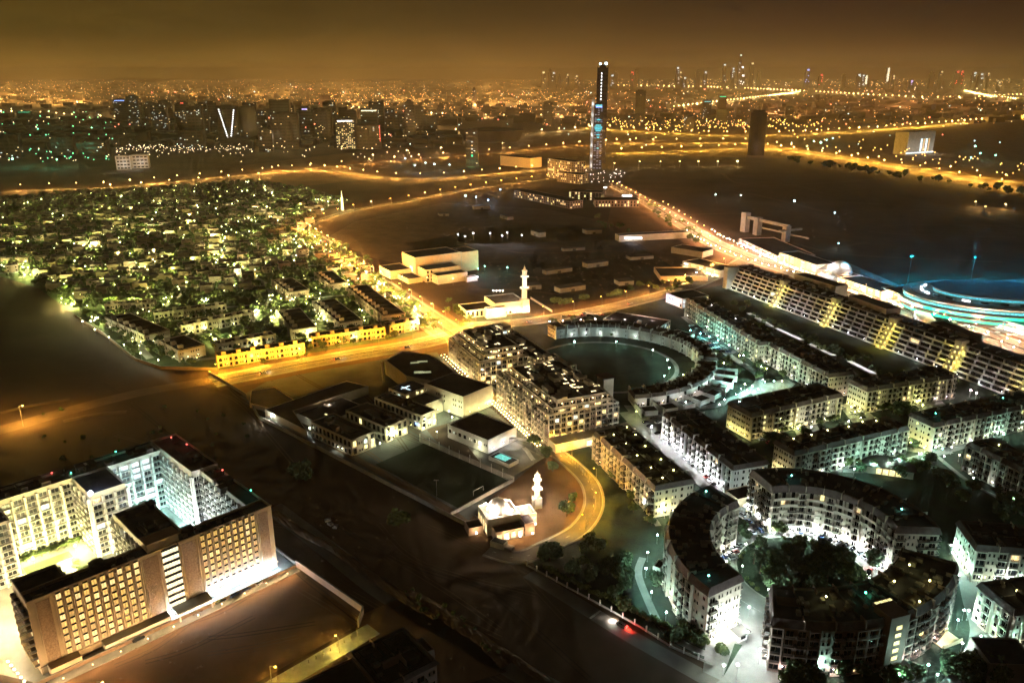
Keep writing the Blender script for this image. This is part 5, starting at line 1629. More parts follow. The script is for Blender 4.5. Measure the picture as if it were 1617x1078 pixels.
for i, px_ in enumerate((779, 784, 789, 794)):
    x, y = at(px_, 458, 8)
    lamp(x, y, (1, .95, .85), 900, 7, 'globe', 'white globe lamp behind the gold-lit mosque, ' + ordw(i) + ' of four', 'four globe lamps behind the gold-lit mosque', cat='garden lamp')
wall_line('courtyard_wall', 'pale courtyard wall right of the tall minaret', [(838, 472), (872, 493)], 2, .3, 'cream')

# ================================================================ BOX SCHOOL by the avenue
bs, bsL = box_building('theatre_building', 'big windowless brown box building beside the avenue', 'building', (656, 407), (728, 398), 34, 22, 'tan', 'deck', 1)
bs['label'] = 'big windowless brown box building beside the avenue'
local_box(bs, bsL + .1, bsL + 22, 2, 30, 0, 21, 'tan', 'browndeck', .8)
for i in range(6): MB().box(i * bsL / 5 - .25, i * bsL / 5 + .25, -.35, .1, 0, 21).ob('pilaster', M['cream'], bs)
MB().box(-.5, bsL + .5, -.5, .4, 21, 22.2).ob('coping', M['cream'], bs)
MB().box(-.4, -.05, 8, 14, 6, 11).ob('lit_sign', E['cool'], bs)
local_box(bs, 2, 40, -20, -.1, 0, 13, 'cream', 'deck', .8)
local_box(bs, 8, 42, -34, -20.1, 0, 9, 'cream', 'deck', .8)
local_box(bs, 38, 50, -40, -34.1, 0, 5, 'white', 'greyroof', .6)
local_box(bs, -24, -.2, 10, 40, 0, 9, 'tan', 'greyroof', .8)
local_box(bs, -16, -.2, -16, 9.9, 0, 5, 'tan', 'greyroof', .6)
facade(bs, 2, -20, 0, 8, .4, 4, 3, 'TT', 'cream', 4, lp=.1)
for (x, y, z, p, c) in ((-6, 12, 12, 1500, (1, .75, .4)), (20, -44, 8, 3500, SOD), (-20, -10, 8, 3500, SOD), (0, -26, 8, 2500, SOD), (48, -44, 6, 3000, (.8, .75, 1)), (62, -20, 8, 2500, (.1, .9, .6)), (78, -6, 6, 2500, (.3, 1, .8)), (95, -25, 6, 1500, (.4, 1, .85)), (50, -8, 26, 1800, (1, .7, .45))):
    light(bs, (x, y, z), c, p * 2.5)
    if z < 10:
        b = MB().cyl(x, y, 0, z - 1.4, .2, .15, 6).ball(x, y, z - 1, .7, 1, 6, 4)
        b.ob('yard_lamp', [M['metal'], headmat(c, 10)], bs)
# ================================================================ TOWNHOUSE ROWS of the villa district
def rowhouse(label, p0, p1, depth, h=9, pat='AwA', wall='tan', c=None, p=300, n=None, front=True, endlit=None, roof='browndeck'):
    (ox, oy), a, L = frame(p0, p1, h)
    r = thing('townhouse_row', label, 'row of houses', (ox, oy, 0), a, 'townhouse rows of the villa district')
    local_box(r, 0, L, 0, depth, 0, h, wall, roof, .8)
    facade(r, 0, 0, 0, L, .3, 3.9, 2, pat, wall, 3.6, ('warm', 'yel'), .06)
    facade(r, L, 0, math.pi / 2, depth, .3, 3.9, 2, 'w.w', wall, 4, ('warm',), .04)
    k = max(2, round(L / 11))
    for i in range(k + 1):
        MB().box(i * L / k - .5, i * L / k + .5, -1.0, .4, 0, h + .6).ob('bay', M[wall], r)
        if i < k: MB().box(i * L / k + 3.5, i * L / k + 6.5, 2.5, 6, h - .7, h + 1.7).ob('roof_hut', M[wall], r)
        MB().box(i * L / k - .15, i * L / k + .15, .4, depth - .4, h - .75, h - .1).ob('parapet_wall', M['browndeck'], r)
    if c:
        n = n or max(2, int(L / 12))
        wall_lamps(r, [((i + .5) * L / n, -.1, 2.6, -math.pi / 2) for i in range(n)], c, p, .3)
    if endlit: wall_lamps(r, [(L + .1, depth * .3, 3, 0), (L + .1, depth * .7, 3, 0)], endlit, p * 1.6, .3)
    return r
GW = (.92, 1, .55)
rowhouse('orange-lit townhouse row with arches along the golden street, left one', (343, 562), (479, 541.5), 11, c=(1, .50, .14), p=110)
rowhouse('orange-lit townhouse row with arches along the golden street, middle one', (492.6, 531.5), (607, 516.5), 11, c=(1, .50, .14), p=110)
rowhouse('short orange-lit townhouse row at the bend of the golden street', (615, 513.5), (659, 504.5), 10, c=(1, .65, .25), p=420)
rowhouse('townhouse row with a bright ground-floor strip behind the left orange row', (343, 543), (434, 527), 10, wall='cream', c=GW, p=420)
rowhouse('pale townhouse row lit green-white at its left end', (286, 514), (400, 492), 10, wall='cream', c=GW, p=300)
rowhouse('townhouse row with yellow bushes lit in front, third back from the street', (243, 494), (356, 480), 9, wall='cream', c=(1, .95, .3), p=300)
rowhouse('dim townhouse row at the back left of the yellow-lit row', (166, 480), (243, 476), 9, wall='pink')
rowhouse('slanting townhouse row above the desert wall, upper one with pale end wall', (167, 501), (228, 529), 20, wall='cream', c=GW, p=120, endlit=GW)
rowhouse('slanting townhouse row above the desert wall, lower one with pale end wall', (250, 537), (282, 553), 20, wall='cream', c=GW, p=120, endlit=GW)
rowhouse('long dark-roofed townhouse row with pale end wall behind the middle orange row', (494, 475), (535, 509), 20, wall='cream', c=GW, p=120, endlit=GW)
rowhouse('long dark-roofed townhouse row nearest the avenue, with pale end wall', (547, 452), (604, 498), 20, wall='pink', endlit=GW, p=130)
rowhouse('dark townhouse row with a pale green end wall above the left orange row', (437, 490), (460, 520), 20, wall='cream', endlit=GW, p=110)
rowhouse('dark townhouse row ending in a cream wall in the middle of the villas', (430, 442), (455, 461), 20, wall='pink', endlit=GW, p=150)
rowhouse('small dark townhouse row beside the tree-lined avenue', (497, 430), (520, 448), 18, wall='pink', endlit=GW, p=100)

# random villas beyond, in rows
def inside(p, poly):
    x, y = p
    c = False
    for k in range(len(poly)):
        (x0, y0), (x1, y1) = poly[k], poly[k - 1]
        if (y0 > y) != (y1 > y) and x < (x1 - x0) * (y - y0) / (y1 - y0) + x0: c = not c
    return c
VP = [at(*q) for q in [(-30, 420), (40, 432), (110, 470), (160, 468), (250, 462), (400, 462), (420, 435), (480, 425), (540, 440), (600, 455), (575, 425), (520, 400), (465, 372), (505, 335), (545, 322), (480, 300), (400, 290), (150, 304), (-40, 318)]]
VT = [at(*q) for q in [(-30, 440), (0, 434), (60, 452), (118, 492), (170, 528), (215, 565), (262, 578), (340, 580), (480, 556), (640, 530), (690, 512), (640, 465), (600, 438), (540, 400), (470, 366), (510, 332), (550, 320), (480, 298), (400, 288), (150, 303), (-40, 318)]]
hv = []
import collections
def villa_data(k):
    q = random.Random(k)
    w, d, h = q.uniform(11, 14), q.uniform(10, 12.5), q.uniform(6.6, 7.6)
    b = MB().box(-w / 2, w / 2, -d / 2, d / 2, 0, h - .7)
    for (x0, x1, y0, y1) in ((-w / 2, w / 2, -d / 2, -d / 2 + .3), (-w / 2, w / 2, d / 2 - .3, d / 2), (-w / 2, -w / 2 + .3, -d / 2 + .3, d / 2 - .3), (w / 2 - .3, w / 2, -d / 2 + .3, d / 2 - .3)):
        b.box(x0, x1, y0, y1, h - .7, h)
    b.box(-w / 2 - 2.5, -w / 2, -d * .3, d * .2, 0, 3.4)
    b.box(-1.5, 2, -d / 2 - 1.6, -d / 2, 0, h - 1.5)
    r = MB().box(-w / 2 + .35, w / 2 - .35, -d / 2 + .35, d / 2 - .35, h - .7, h - .6).box(1, w / 2 - 1, 1, d / 2 - .6, h - .6, h + 1.9)
    wn = MB()
    for f in (0, 1):
        for i in range(3):
            x = -w / 2 + (i + .5) * w / 3
            if abs(x - .25) < 2: continue
            wn.box(x - .6, x + .6, -d / 2 - .06, -d / 2, 1 + f * 3.2, 2.4 + f * 3.2)
    return b.data('wall', M[('villa_wall', 'pink', 'villa_wall')[k % 3]]), r.data('roof', M['browndeck' if k % 2 else 'tile']), wn.data('windows', M['glass'])
VD = [villa_data(k) for k in range(6)]
va = rad(22)
cand = []
for i in range(-90, 90):
    for j in range(-60, 60):
        u = i * 17 + 140 * math.sin(j * .25) * .2
        v = j * 36 + (8 if i % 2 else 0)
        x, y = u * math.cos(va) - v * math.sin(va), 900 + u * math.sin(va) + v * math.cos(va)
        if inside((x, y), VP) and R.random() < .9: cand.append((math.hypot(x, y), x + R.uniform(-2, 2), y + R.uniform(-2, 2), j))
cand.sort()
HOUSES = [(x, y) for _, x, y, j in cand]
ROWS = collections.defaultdict(list)
for n, (_, x, y, j) in enumerate(cand[:290]): ROWS[j].append((x, n))
VL = {}
for q, j in enumerate(sorted(ROWS)):
    for k, (x, n) in enumerate(sorted(ROWS[j])): VL[n] = 'dark flat-roofed villa, %s from the left in the %s row of villas' % (ordw(k), ordw(q))
rest_v = MB()
for n, (x, y) in enumerate(HOUSES):
    a = va + R.choice((0, math.pi / 2, math.pi)) + R.uniform(-.12, .12)
    if n < 290:
        w, r, g_ = VD[n % 6]
        t = thing('villa', VL[n], 'villa', (x, y, 0), a, 'villas of the garden district')
        ob('wall', w, t); ob('roof', r, t); ob('windows', g_, t)['kind'] = 'stuff'
    else:
        s = R.uniform(5, 6.5)
        rest_v.box(x - s, x + s, y - s, y + s, 0, 7)
        rest_v.box(x - s * .3, x + s * .6, y - s * .2, y + s * .5, 7, 8.6)
o = rest_v.ob('villa_roofs', M['browndeck'])
tag(o, 'more dark villas of the garden district fading toward the highway', None, None, 'stuff')

# trees of the villa district
occ = set((int(x // 8), int(y // 8)) for x, y in HOUSES)
tl = []
bx0, bx1 = min(p[0] for p in VT), max(p[0] for p in VT)
by0, by1 = min(p[1] for p in VT), max(p[1] for p in VT)
while len(tl) < 3000:
    x, y = R.uniform(bx0, bx1), R.uniform(by0, by1)
    if inside((x, y), VT) and (int(x // 8), int(y // 8)) not in occ: tl.append((math.hypot(x, y), x, y))
tl.sort()
canopy = MB()
near_n = 0
for d, x, y in tl:
    # keep the explicit rows of houses free
    if near_n < 60 and R.random() < .6:
        near_n += 1
        tree(x, y, R.uniform(.7, 1.15), 'dark leafy tree between the villas', 'trees between the villas')
    else:
        tree_lumps(canopy, x, y, R.uniform(2.6, 4.6), R.uniform(4, 8))

# lit garden spots: lamps scattered along the villa lanes
lanes = []
for j in range(-26, 27):
    v = j * 36 + 18
    run = []
    for i in range(-120, 120):
        u = i * 11
        x, y = u * math.cos(va) - v * math.sin(va) + 14 * math.sin(i * .35 + j), 900 + u * math.sin(va) + v * math.cos(va) + 5 * math.sin(i * .5 + j * 2)
        if inside((x, y), VT): run.append((x, y))
    if len(run) > 5: lanes.append(run)
cross = []
for j in range(-12, 13):
    u = j * 78 + 20
    run = []
    for i in range(-120, 120):
        v = i * 11
        x, y = u * math.cos(va) - v * math.sin(va) + 20 * math.sin(i * .2 + j), 900 + u * math.sin(va) + v * math.cos(va)
        if inside((x, y), VT): run.append((x, y))
    if len(run) > 5: cross.append(run)
for run in lanes[::2] + cross: ribbon('villa_lane', smooth(run, 2), 5.5, .07, 'paving')
cl = []
for run in lanes + cross:
    w = R.random() * 6
    for (x, y) in run:
        w += .55
        if R.random() < .42 + .34 * math.sin(w): cl.append((math.hypot(x, y), x + R.gauss(0, 4.0), y + R.gauss(0, 4.0)))
for _ in range(260):
    x, y = R.uniform(bx0, bx1), R.uniform(by0, by1)
    if inside((x, y), VT): cl.append((math.hypot(x, y), x, y))
# extra dense clusters the photograph shows
for (qx, qy, n, sx_, sy_) in ((20, 425, 12, 22, 4), (60, 440, 9, 12, 8), (95, 450, 9, 12, 5), (140, 430, 9, 5, 12), (215, 435, 14, 14, 10), (345, 410, 14, 8, 14), (375, 430, 10, 8, 8), (140, 390, 10, 20, 4), (240, 370, 14, 14, 4),
                              (110, 485, 10, 14, 8), (150, 510, 6, 8, 6), (215, 485, 6, 10, 4), (250, 505, 12, 18, 4), (310, 522, 10, 10, 4), (510, 400, 10, 12, 6), (530, 430, 12, 8, 5), (560, 462, 8, 10, 4), (490, 480, 12, 12, 8), (510, 500, 10, 8, 6), (455, 470, 12, 14, 8),
                              (600, 455, 8, 8, 4), (630, 475, 8, 10, 4), (655, 493, 8, 8, 4), (480, 395, 12, 12, 6), (460, 380, 8, 12, 4), (660, 505, 5, 4, 6), (300, 450, 8, 14, 4), (430, 400, 8, 14, 5), (340, 380, 12, 10, 6), (400, 350, 12, 30, 6), (470, 340, 12, 20, 6), (510, 320, 10, 14, 5),
                              (330, 480, 6, 14, 3), (405, 500, 8, 6, 6), (430, 510, 6, 6, 8), (335, 540, 6, 4, 6), (485, 525, 5, 5, 5)):
    for _ in range(n):
        x, y = at(qx + R.gauss(0, sx_ * .6), qy + R.gauss(0, sy_ * .6))
        cl.append((math.hypot(x, y), x, y))
cl.sort()
spots = MB()
pools = 0
VG = [(1, 1, .30), (.93, 1, .26), (1, .93, .30), (.97, 1, .45), (1, .88, .25)]
nth = 0
for d, x, y in cl:
    c = R.choice(VG)
    if d < 2000 and pools < 700 and R.random() < (.8 if d < 800 else .62):
        pools += 1
        pw = R.choice((1300, 2400, 4000, 6500))
        if nth < 170:
            nth += 1
            lamp(x, y, c, pw, 3.4, 'globe', 'small yellow-green garden lamp between the villas', 'garden lamps between the villas', cat='garden lamp', strength=7)
        else:
            light(None, (x, y, 5.4), c, pw * 3.4)
            spots.ball(x, y, 3.6, d * .00075, 0, 6, 4)
    else:
        spots.ball(x, y, 3.6, d * R.uniform(.0005, .0010), 0, 6, 4)
tag(spots.ob('villa_lights', headmat((.95, 1, .45), 5)), 'hundreds of small yellow-green garden lights in the far villa district', None, None, 'stuff')
# bright white drive lights along the desert wall
for i, q in enumerate(((130, 512), (150, 525), (172, 537), (196, 549), (222, 562), (250, 573))):
    x, y = at(q[0], q[1] - 4, 5)
    lamp(x, y, (.95, 1, .6), 3000, 5, 'globe', 'white drive lamp inside the desert wall, ' + ordw(i) + ' from the left', 'drive lamps along the desert wall', cat='garden lamp', size=.6)
# minaret-like lit tower and domes in the far villas
vt = thing('lit_tower', 'small tower glowing yellow-white at the far right corner of the villas', 'tower', (*at(541, 332), 0))
MB().cyl(0, 0, 0, 20, 2.2, 1.6, 8).cyl(0, 0, 20, 30, 1.2, .2, 8).ob('shaft', emit('tower_glow', (1, .95, .45), 1.6, .3), vt)  # the shaft glows by itself in place of floodlighting
light(vt, (0, -8, 8), (1, .95, .4), 9000); light(vt, (8, 0, 8), (1, .95, .4), 7000)

# ================================================================ MALL STREET
def shop(i, label, p0, p1, depth, h, wall='cream', mats=('sign_y',), p=2500, c=WARM):
    r, L = box_building('shop_building', label, 'shop', p0, p1, depth, h, wall, 'greyroof', .8)
    n = max(2, int(L / 9))
    for k in range(n):
        x = (k + .5) * L / n
        MB().box(x - 3.2, x + 3.2, -.25, -.02, .5, 3.6).ob('shop_window', E[mats[k % len(mats)]], r)
        MB().box(x - 4.2, x - 3.8, -1.6, .1, 0, h - .4).ob('pillar', M[wall], r)
        if k % 2 == 0: MB().box(x - 2.4, x + 2.4, -.4, -.05, h - 3, h - 1.6).ob('shop_sign', E[('sign_w', 'sign_y', 'sign_r', 'sign_y')[(k // 2 + i) % 4]], r)
        light(r, (x, -5, 4.5), c, p * .8)
    MB().box(-.5, L + .5, -3, -.02, 4.0, 4.4).ob('canopy', M[wall], r)
    return r, L
shop(0, 'yellow-lit market hall behind the corner of the terraced slab', (1078, 412), (1138, 427), 26, 8, 'cream', ('sign_y', 'hotel_white'), 2600, (1, .85, .4))
shop(1, 'beige colonnaded shop at the far end of the bright street', (1232, 398), (1290, 418), 24, 13, 'cream', ('sign_y',), 3000)
shop(2, 'violet-roofed shop with pink-white lights at the street crossing', (1168, 376), (1228, 404), 45, 7, 'pink', ('sign_w', 'sign_v'), 3000, (1, .75, .8))
shop(3, 'shop row with red and cream signs right of the white dome', (1327, 438), (1392, 460), 26, 11, 'cream', ('sign_y', 'sign_r'), 3000)
shop(4, 'tall cream portico building on the bright street', (1394, 452), (1430, 468), 24, 12, 'cream', ('sign_w', 'sign_y'), 2600)
shop(5, 'arcade of shops left of the green-lit round mall', (1432, 466), (1520, 494), 18, 8, 'cream', ('sign_y', 'sign_w'), 1500, (1, .9, .75))
shop(6, 'white pavilion shops on the plaza at the right edge', (1535, 492), (1640, 520), 22, 8, 'white', ('sign_w', 'cool'), 1500, (.85, .93, 1))
dm = thing('domed_mall_entrance', 'dazzling white canopy entrance in the middle of the bright street', 'mall entrance', (*at(1312, 446), 0), rad(-68))
b = MB()
dome(b, 0, 10, 9, 12)
b.ob('dome', M['white'], dm)
local_box(dm, -14, 14, 0, 24, 0, 9, 'white', 'greyroof', .8)
for k in range(6):
    MB().box(-13 + k * 5.2, -12.4 + k * 5.2, -5, 0, 0, 8).ob('column', M['white'], dm)
MB().box(-12, 12, -.4, -.05, 1, 7).ob('lit_glazing', E['sign_w'], dm)
b = MB()
for k in range(8):
    a = k * .35
    b.face([(-16 + k * 4, -7, 10 + math.sin(a) * 4), (-12 + k * 4, -7, 10 + math.sin(a + .35) * 4), (-12 + k * 4, 8, 15 + math.sin(a + .35) * 3), (-16 + k * 4, 8, 15 + math.sin(a) * 3)])
b.ob('wave_canopy', M['white'], dm)
for x, y, z in ((-8, -9, 5), (0, -10, 6), (8, -9, 5), (-10, 4, 20), (10, 8, 20), (0, -2, 18)): light(dm, (x, y, z), (.9, .93, 1), 5500)
# green-lit round mall
gx, gy = at(1570, 494)
gm = thing('round_mall', 'oval shopping mall ringed with green and turquoise light bands', 'shopping mall', (gx, gy, 0), rad(-12))
def oval(b, rx, ry, z0, z1, m=0, n=56):
    i = len(b.v)
    for r_, z in ((1, z0), (1, z1)):
        b.v += [(rx * math.cos(2 * math.pi * k / n), ry * math.sin(2 * math.pi * k / n), z) for k in range(n)]
    for k in range(n):
        l = (k + 1) % n
        b.f.append((i + k, i + l, i + n + l, i + n + k)); b.m.append(m)
    b.f.append(tuple(i + n + k for k in range(n))); b.m.append(m)
    return b
oval(MB(), 74, 50, 0, 15.5).ob('wall', M['greyroof'], gm)
oval(MB(), 77.4, 53.4, 3.4, 6.0).ob('lower_light_band', E['sign_g'], gm)
oval(MB(), 79, 55, 6.0, 7.0).ob('floor_slab', M['rail'], gm)
oval(MB(), 77.2, 53.2, 8.0, 10.6).ob('middle_light_band', E['sign_g'], gm)
oval(MB(), 78, 54, 10.6, 11.4).ob('floor_slab', M['rail'], gm)
oval(MB(), 76, 52, 12.4, 14.0).ob('upper_light_band', E['sign_c'], gm)
oval(MB(), 77, 53, 15.5, 16.6).ob('roof_rim', M['white'], gm)
oval(MB(), 70, 46, 16.6, 17.2).ob('roof_deck', M['concrete'], gm)
oval(MB(), 52, 32, 17.2, 21).ob('roof_drum', M['white'], gm)
oval(MB(), 53.5, 33.5, 21, 21.8).ob('roof_rim', M['greyroof'], gm)
oval(MB(), 52.4, 32.4, 18.4, 19.4).ob('upper_light_band', E['sign_c'], gm)
for k in range(26):
    a = 2 * math.pi * k / 26
    MB().box(-3, 3, -.8, .8, 17.2, 18.6).ob('roof_unit', E['sign_w'] if k in (11, 12, 13, 14, 17) else M['greyroof'], gm, (62 * math.cos(a), 39 * math.sin(a), 0), a + math.pi / 2)
for k in range(16):
    a = 2 * math.pi * k / 16
    light(gm, (84 * math.cos(a), 60 * math.sin(a), 8), (.0, .9, .5), 1000)
    light(gm, (60 * math.cos(a), 38 * math.sin(a), 22), (.2, .7, 1), 900)
for x, y, z, p in ((-50, 92, 30, 150000), (10, 100, 30, 220000), (70, 100, 30, 220000)):  # masts added behind the mall to cast a blue glow on the desert
    light(gm, (x, y, z), (.0, .42, .85), p, 1)
    MB().cyl(x, y, 0, z - 1.5, .25, .15, 6).ob('floodlight_mast', M['metal'], gm); MB().box(x - .6, x + .6, y - .4, y + .4, z - 1.5, z - 1).ob('added_blue_light', headmat((.05, .4, .7), .8), gm)
ax, ay = at(1617, 520)
for k in range(24):
    a = rad(185 + k * 7)
    light(gm, (82 * math.cos(a), 58 * math.sin(a), 9), (.0, .9, .6), 2200)
ar = thing('curved_arcade', 'white curved arcade with glass front below the green-lit mall', 'arcade', (ax, ay, 0), rad(-12))
op, ip = arcpoly(70, 82, rad(120), rad(205), 22)
b = MB()
for k in range(22):
    b.face([(*op[k], 5), (*op[k + 1], 5), (*ip[21 - k], 5.6), (*ip[22 - k], 5.6)])
    b.face([(*op[k], 0), (*op[k + 1], 0), (*op[k + 1], 5), (*op[k], 5)])
b.ob('wall', M['white'], ar)
for k in range(0, 22, 2):
    a = rad(122 + k * 3.8)
    MB().box(-2, 2, -.3, 0, .8, 4).ob('shop_window', E['cool'], ar, (82.3 * math.cos(a), 82.3 * math.sin(a), 0), a + math.pi / 2)
    light(ar, (90 * math.cos(a), 90 * math.sin(a), 5), (.75, .9, 1), 900)
for i in range(26):
    x, y = at(R.uniform(1500, 1617), R.uniform(500, 535))
    t = thing('parasol', 'small white parasol on the bright plaza at the right edge', 'parasol', (x, y, .06), 0, 'parasols on the bright plaza')
    MB().cyl(0, 0, 0, 2.6, .06, .06, 5).ob('pole', M['metal'], t)
    MB().cyl(0, 0, 2.3, 3.1, 2.2, .1, 8).ob('cover', M['white'], t)
# gantry structure and dim buildings on the construction side
ga = thing('concrete_gantry', 'unfinished concrete gantry with three pylons at the edge of the dark desert', 'gantry', (*at(1172, 365), 0), rad(-64))
for k, x in enumerate((0, 24, 76)):
    MB().box(x, x + 9 - k, -4, 4, 0, 26 - 3 * k).ob('pylon', M['concrete'], ga)
MB().box(9, 83, -1.5, 1.5, 18, 22).ob('beam', M['concrete'], ga)
MB().box(24, 110, 6, 8, 8, 10).box(80, 84, -14, 22, 14, 16).ob('beam', M['concrete'], ga)
light(ga, (12, -20, 8), (.75, .8, 1), 9000)
def plain(label, p0, p1, depth, h, wall='concrete', roof='greyroof', pat=None, nf=2, lp=.1, name='building', cat='building', L=None):
    return box_building(name, label, cat, p0, p1, depth, h, wall, roof, .7, pat, nf, 5, lp=lp, L=L)
plain('long low hall with one strip of lit windows in the dark fields', (978, 372), (1090, 366), 14, 8, 'cream', 'greyroof')
r, L = plain('flat shed roof beside the crossing behind the mosque road', (1043, 436), (1118, 436), 40, 5, 'tan', 'browndeck')
plain('pale fan-roofed building beside the market hall', (1060, 390), (1110, 398), 24, 7, 'cream', 'greyroof')
for i, (p0, p1, dp, hh, pt, nf_) in enumerate((((812, 300), (900, 318), 26, 12, 'TTT', 3), ((898, 302), (950, 304), 30, 14, 'TTT', 3), ((940, 316), (1010, 316), 34, 11, 'TTT', 2), ((865, 250), (905, 256), 30, 38, 'TTT', 8), ((880, 272), (915, 276), 28, 18, 'TT', 4), ((790, 246), (838, 250), 40, 22, None, 1))):
    plain(('grey stepped office block left of the twin towers', 'office block with white-lit ground floor before the twin towers', 'long office block with a glowing roof sign, right of the white sign', 'tall orange-lit office block left of the twin towers', 'low office wing with violet shop sign below the orange block', 'blank hall with a white lamp far left of the twin towers')[i],
          p0, p1, dp, hh, 'tan' if i in (3, 4, 5) else 'pink', 'browndeck', pt, nf_, .25)
for (px_, py_, h_, w_, m_, lab) in ((903, 283, 6, 20, 'sign_v', 'violet shop sign glowing below the twin towers'), (956, 296, 10, 6, 'sign_w', 'round white sign glowing in front of the twin towers'), (990, 309, 10, 16, 'sign_w', 'white and orange roof sign on the long office block'), (1000, 376, 5, 22, 'sign_w', 'white lit windows strip in the dark fields')):
    x, y = at(px_, py_, h_)
    s = thing('lit_sign', lab, 'sign', (x, y, 0))
    MB().box(-w_ / 2, w_ / 2, -.3, .3, h_ - 1.2, h_ + 1.2).ob('sign_panel', E[m_], s)
    MB().box(-.3, .3, -.2, .2, 0, h_ - 1.2).ob('post', M['metal'], s)
    light(s, (0, -4, h_), (.9, .9, 1), 4000)
# ================================================================ TOWERS
def tower(label, px0, px1, ytop, ybase, shape='box', wall='tower_wall', lit=.0, group='towers of the dark cluster beyond the villas', extra=None, litm=('warm', 'yel')):
    x0, y0 = at(px0, ybase)
    x1, _ = at(px1, ybase)
    w = x1 - x0
    if group == 'twin towers':
        x0, x1 = x0 + (x1 - x0) * .08, x1 - (x1 - x0) * .08
        w = x1 - x0
    ang = math.atan(421 / 1258) - math.atan((539 - ytop) / 1258)
    h = CAM_H - math.hypot(y0, 0) * math.tan(ang)
    h = max(h, 12)
    r = thing('tower', label, 'tower', ((x0 + x1) / 2, y0 + w * .4, 0), math.atan2(-(x0 + x1) / 2, y0) * .6, group)
    d = w * (.5 if group == 'twin towers' else .8)
    b = MB()
    if shape == 'round':
        b.cyl(0, 0, 0, h * .94, w / 2, w / 2, 20).cyl(0, 0, h * .94, h, w * .42, w * .36, 20)
        for k in range(20):
            a = k * math.pi / 10
            b.box(w * .5 * math.cos(a) - .4, w * .5 * math.cos(a) + .4, w * .5 * math.sin(a) - .4, w * .5 * math.sin(a) + .4, 0, h * .95)
    elif shape == 'step':
        b.box(-w / 2, w / 2, -d / 2, d / 2, 0, h * .86).box(-w * .36, w * .36, -d * .36, d * .36, h * .86, h * .95).box(-w * .2, w * .2, -d * .2, d * .2, h * .95, h)
    elif shape == 'curve':
        n = 6
        b.box(-w / 2, w / 2, -d / 2, d / 2, 0, h * .95)
        for k in range(n):
            u0, u1 = -1 + 2 * k / n, -1 + 2 * (k + 1) / n
            zz = h * (.95 + .05 * ((u0 + u1) / 2) ** 2)
            b.box(u0 * w / 2, u1 * w / 2, -d / 2, d / 2, h * .95, zz)
    else:
        b.box(-w / 2, w / 2, -d / 2, d / 2, 0, h * .97).box(-w * .3, w * .3, -d * .3, d * .3, h * .97, h)
        for k in range(5): b.box(-w / 2 + k * w / 4 - w * .03, -w / 2 + k * w / 4 + w * .03, -d / 2 - .8, -d / 2, 0, h * .98)
    b.ob('wall', M[wall], r)
    fl = max(4, int(h / 9))
    gl = MB()
    for f in range(fl):
        if shape != 'round': gl.box(-w / 2 + w * .05, w / 2 - w * .05, -d / 2 - .4, -d / 2 - .05, (f + .25) * h * .95 / fl, (f + .7) * h * .95 / fl)
    if gl.f: gl.ob('window_band', M['tower_glass'], r)
    if lit:
        bb = [MB(), MB()]
        nr = max(6, int(h / 4))
        nc = max(3, int(w / 5))
        for f in range(nr):
            for c in range(nc):
                if R.random() < lit:
                    xx = -w / 2 + (c + .5) * w / nc
                    if shape == 'round': continue
                    R.choice(bb).box(xx - w / nc * .32, xx + w / nc * .32, -d / 2 - 1.2, -d / 2 - .9, (f + .3) * h * .95 / nr, (f + .72) * h * .95 / nr)
        for k, q in enumerate(bb):
            if q.f: q.ob('lit_windows', E[litm[k]], r)['kind'] = 'stuff'
    if extra: extra(r, w, d, h)
    return r, w, d, h
def strip(m, x0f, x1f, z0f, z1f, wd=1.2):
    def f(r, w, d, h):
        b = MB()
        n = 16
        for k in range(n):
            t = (k + .15) / n
            x = (x0f + (x1f - x0f) * t) * w
            z = (z0f + (z1f - z0f) * t) * h
            b.box(x - wd, x + wd, -d / 2 - 1.8, -d / 2 - 1.3, z, z + abs(z1f - z0f) * h / n * .55)
        b.ob('light_strip', E[m], r)['kind'] = 'stuff'
    return f
def crown_light(m, wf=.4):
    def f(r, w, d, h): MB().box(-w * wf, w * wf, -d / 2 - 1.4, -d / 2 - .9, h * .9, h * .93).ob('crown_light', E[m], r)
    return f
def twin_lower(r, w, d, h):
    MB().box(-w * .85, -w * .55, -d * .3, d * .3, 0, h * 1.05).ob('white_flank', M['concrete'], r)
    for k in range(7): light(r, (-w * .75, -d * .7, 8 + k * h * .15), (.85, .92, 1), 4000, 1)
    b = MB()
    for zf, wf in ((.93, .35), (.72, .2), (.64, .3), (.61, .45), (.585, .4), (.56, .3), (.5, .2), (.46, .15), (.3, .12)): b.box(-w * wf, w * wf, -d / 2 - 1.6, -d / 2 - 1, h * zf, h * zf + 3)
    b.ob('blue_light_band', E['sign_c'], r)['kind'] = 'stuff'
    MB().box(-w * .35, w * .35, -d / 2 - 1.8, -d / 2 - 1.3, h * .91, h * .93).ob('blue_sign', E['sign_b'], r)
tower('dark front twin tower with blue light bands and a white-lit left flank', 935, 951, 160, 267, wall='tower_glass', group='twin towers', lit=.55, extra=twin_lower, litm=('dimblue', 'dimblue'))
def twin_top(r, w, d, h):
    strip('sign_w', -.1, -.1, .42, .93, 1.0)(r, w, d, h)
    MB().cyl(w * .3, 0, h, h + 9, 1.5, .5, 6).ball(w * .3, 0, h + 2, 3.2, 1, 8, 5).ball(-w * .25, 0, h + 1, 2.6, 1, 8, 5).ob('roof_beacon', [M['metal'], headmat((.7, .95, 1), 8)], r)
tower('tallest back twin tower with a column of white lights and bright roof beacons', 938, 957, 102, 258, wall='tower_wall', group='twin towers', lit=.03, extra=twin_top)
def dt(r, w, d, h):
    MB().cyl(-w * .1, 0, h, h + 10, 2, 1, 6).ob('roof_mast', M['metal'], r)
    light(r, (0, -w * .8, 20), (1, .7, .5), 9000, 1)
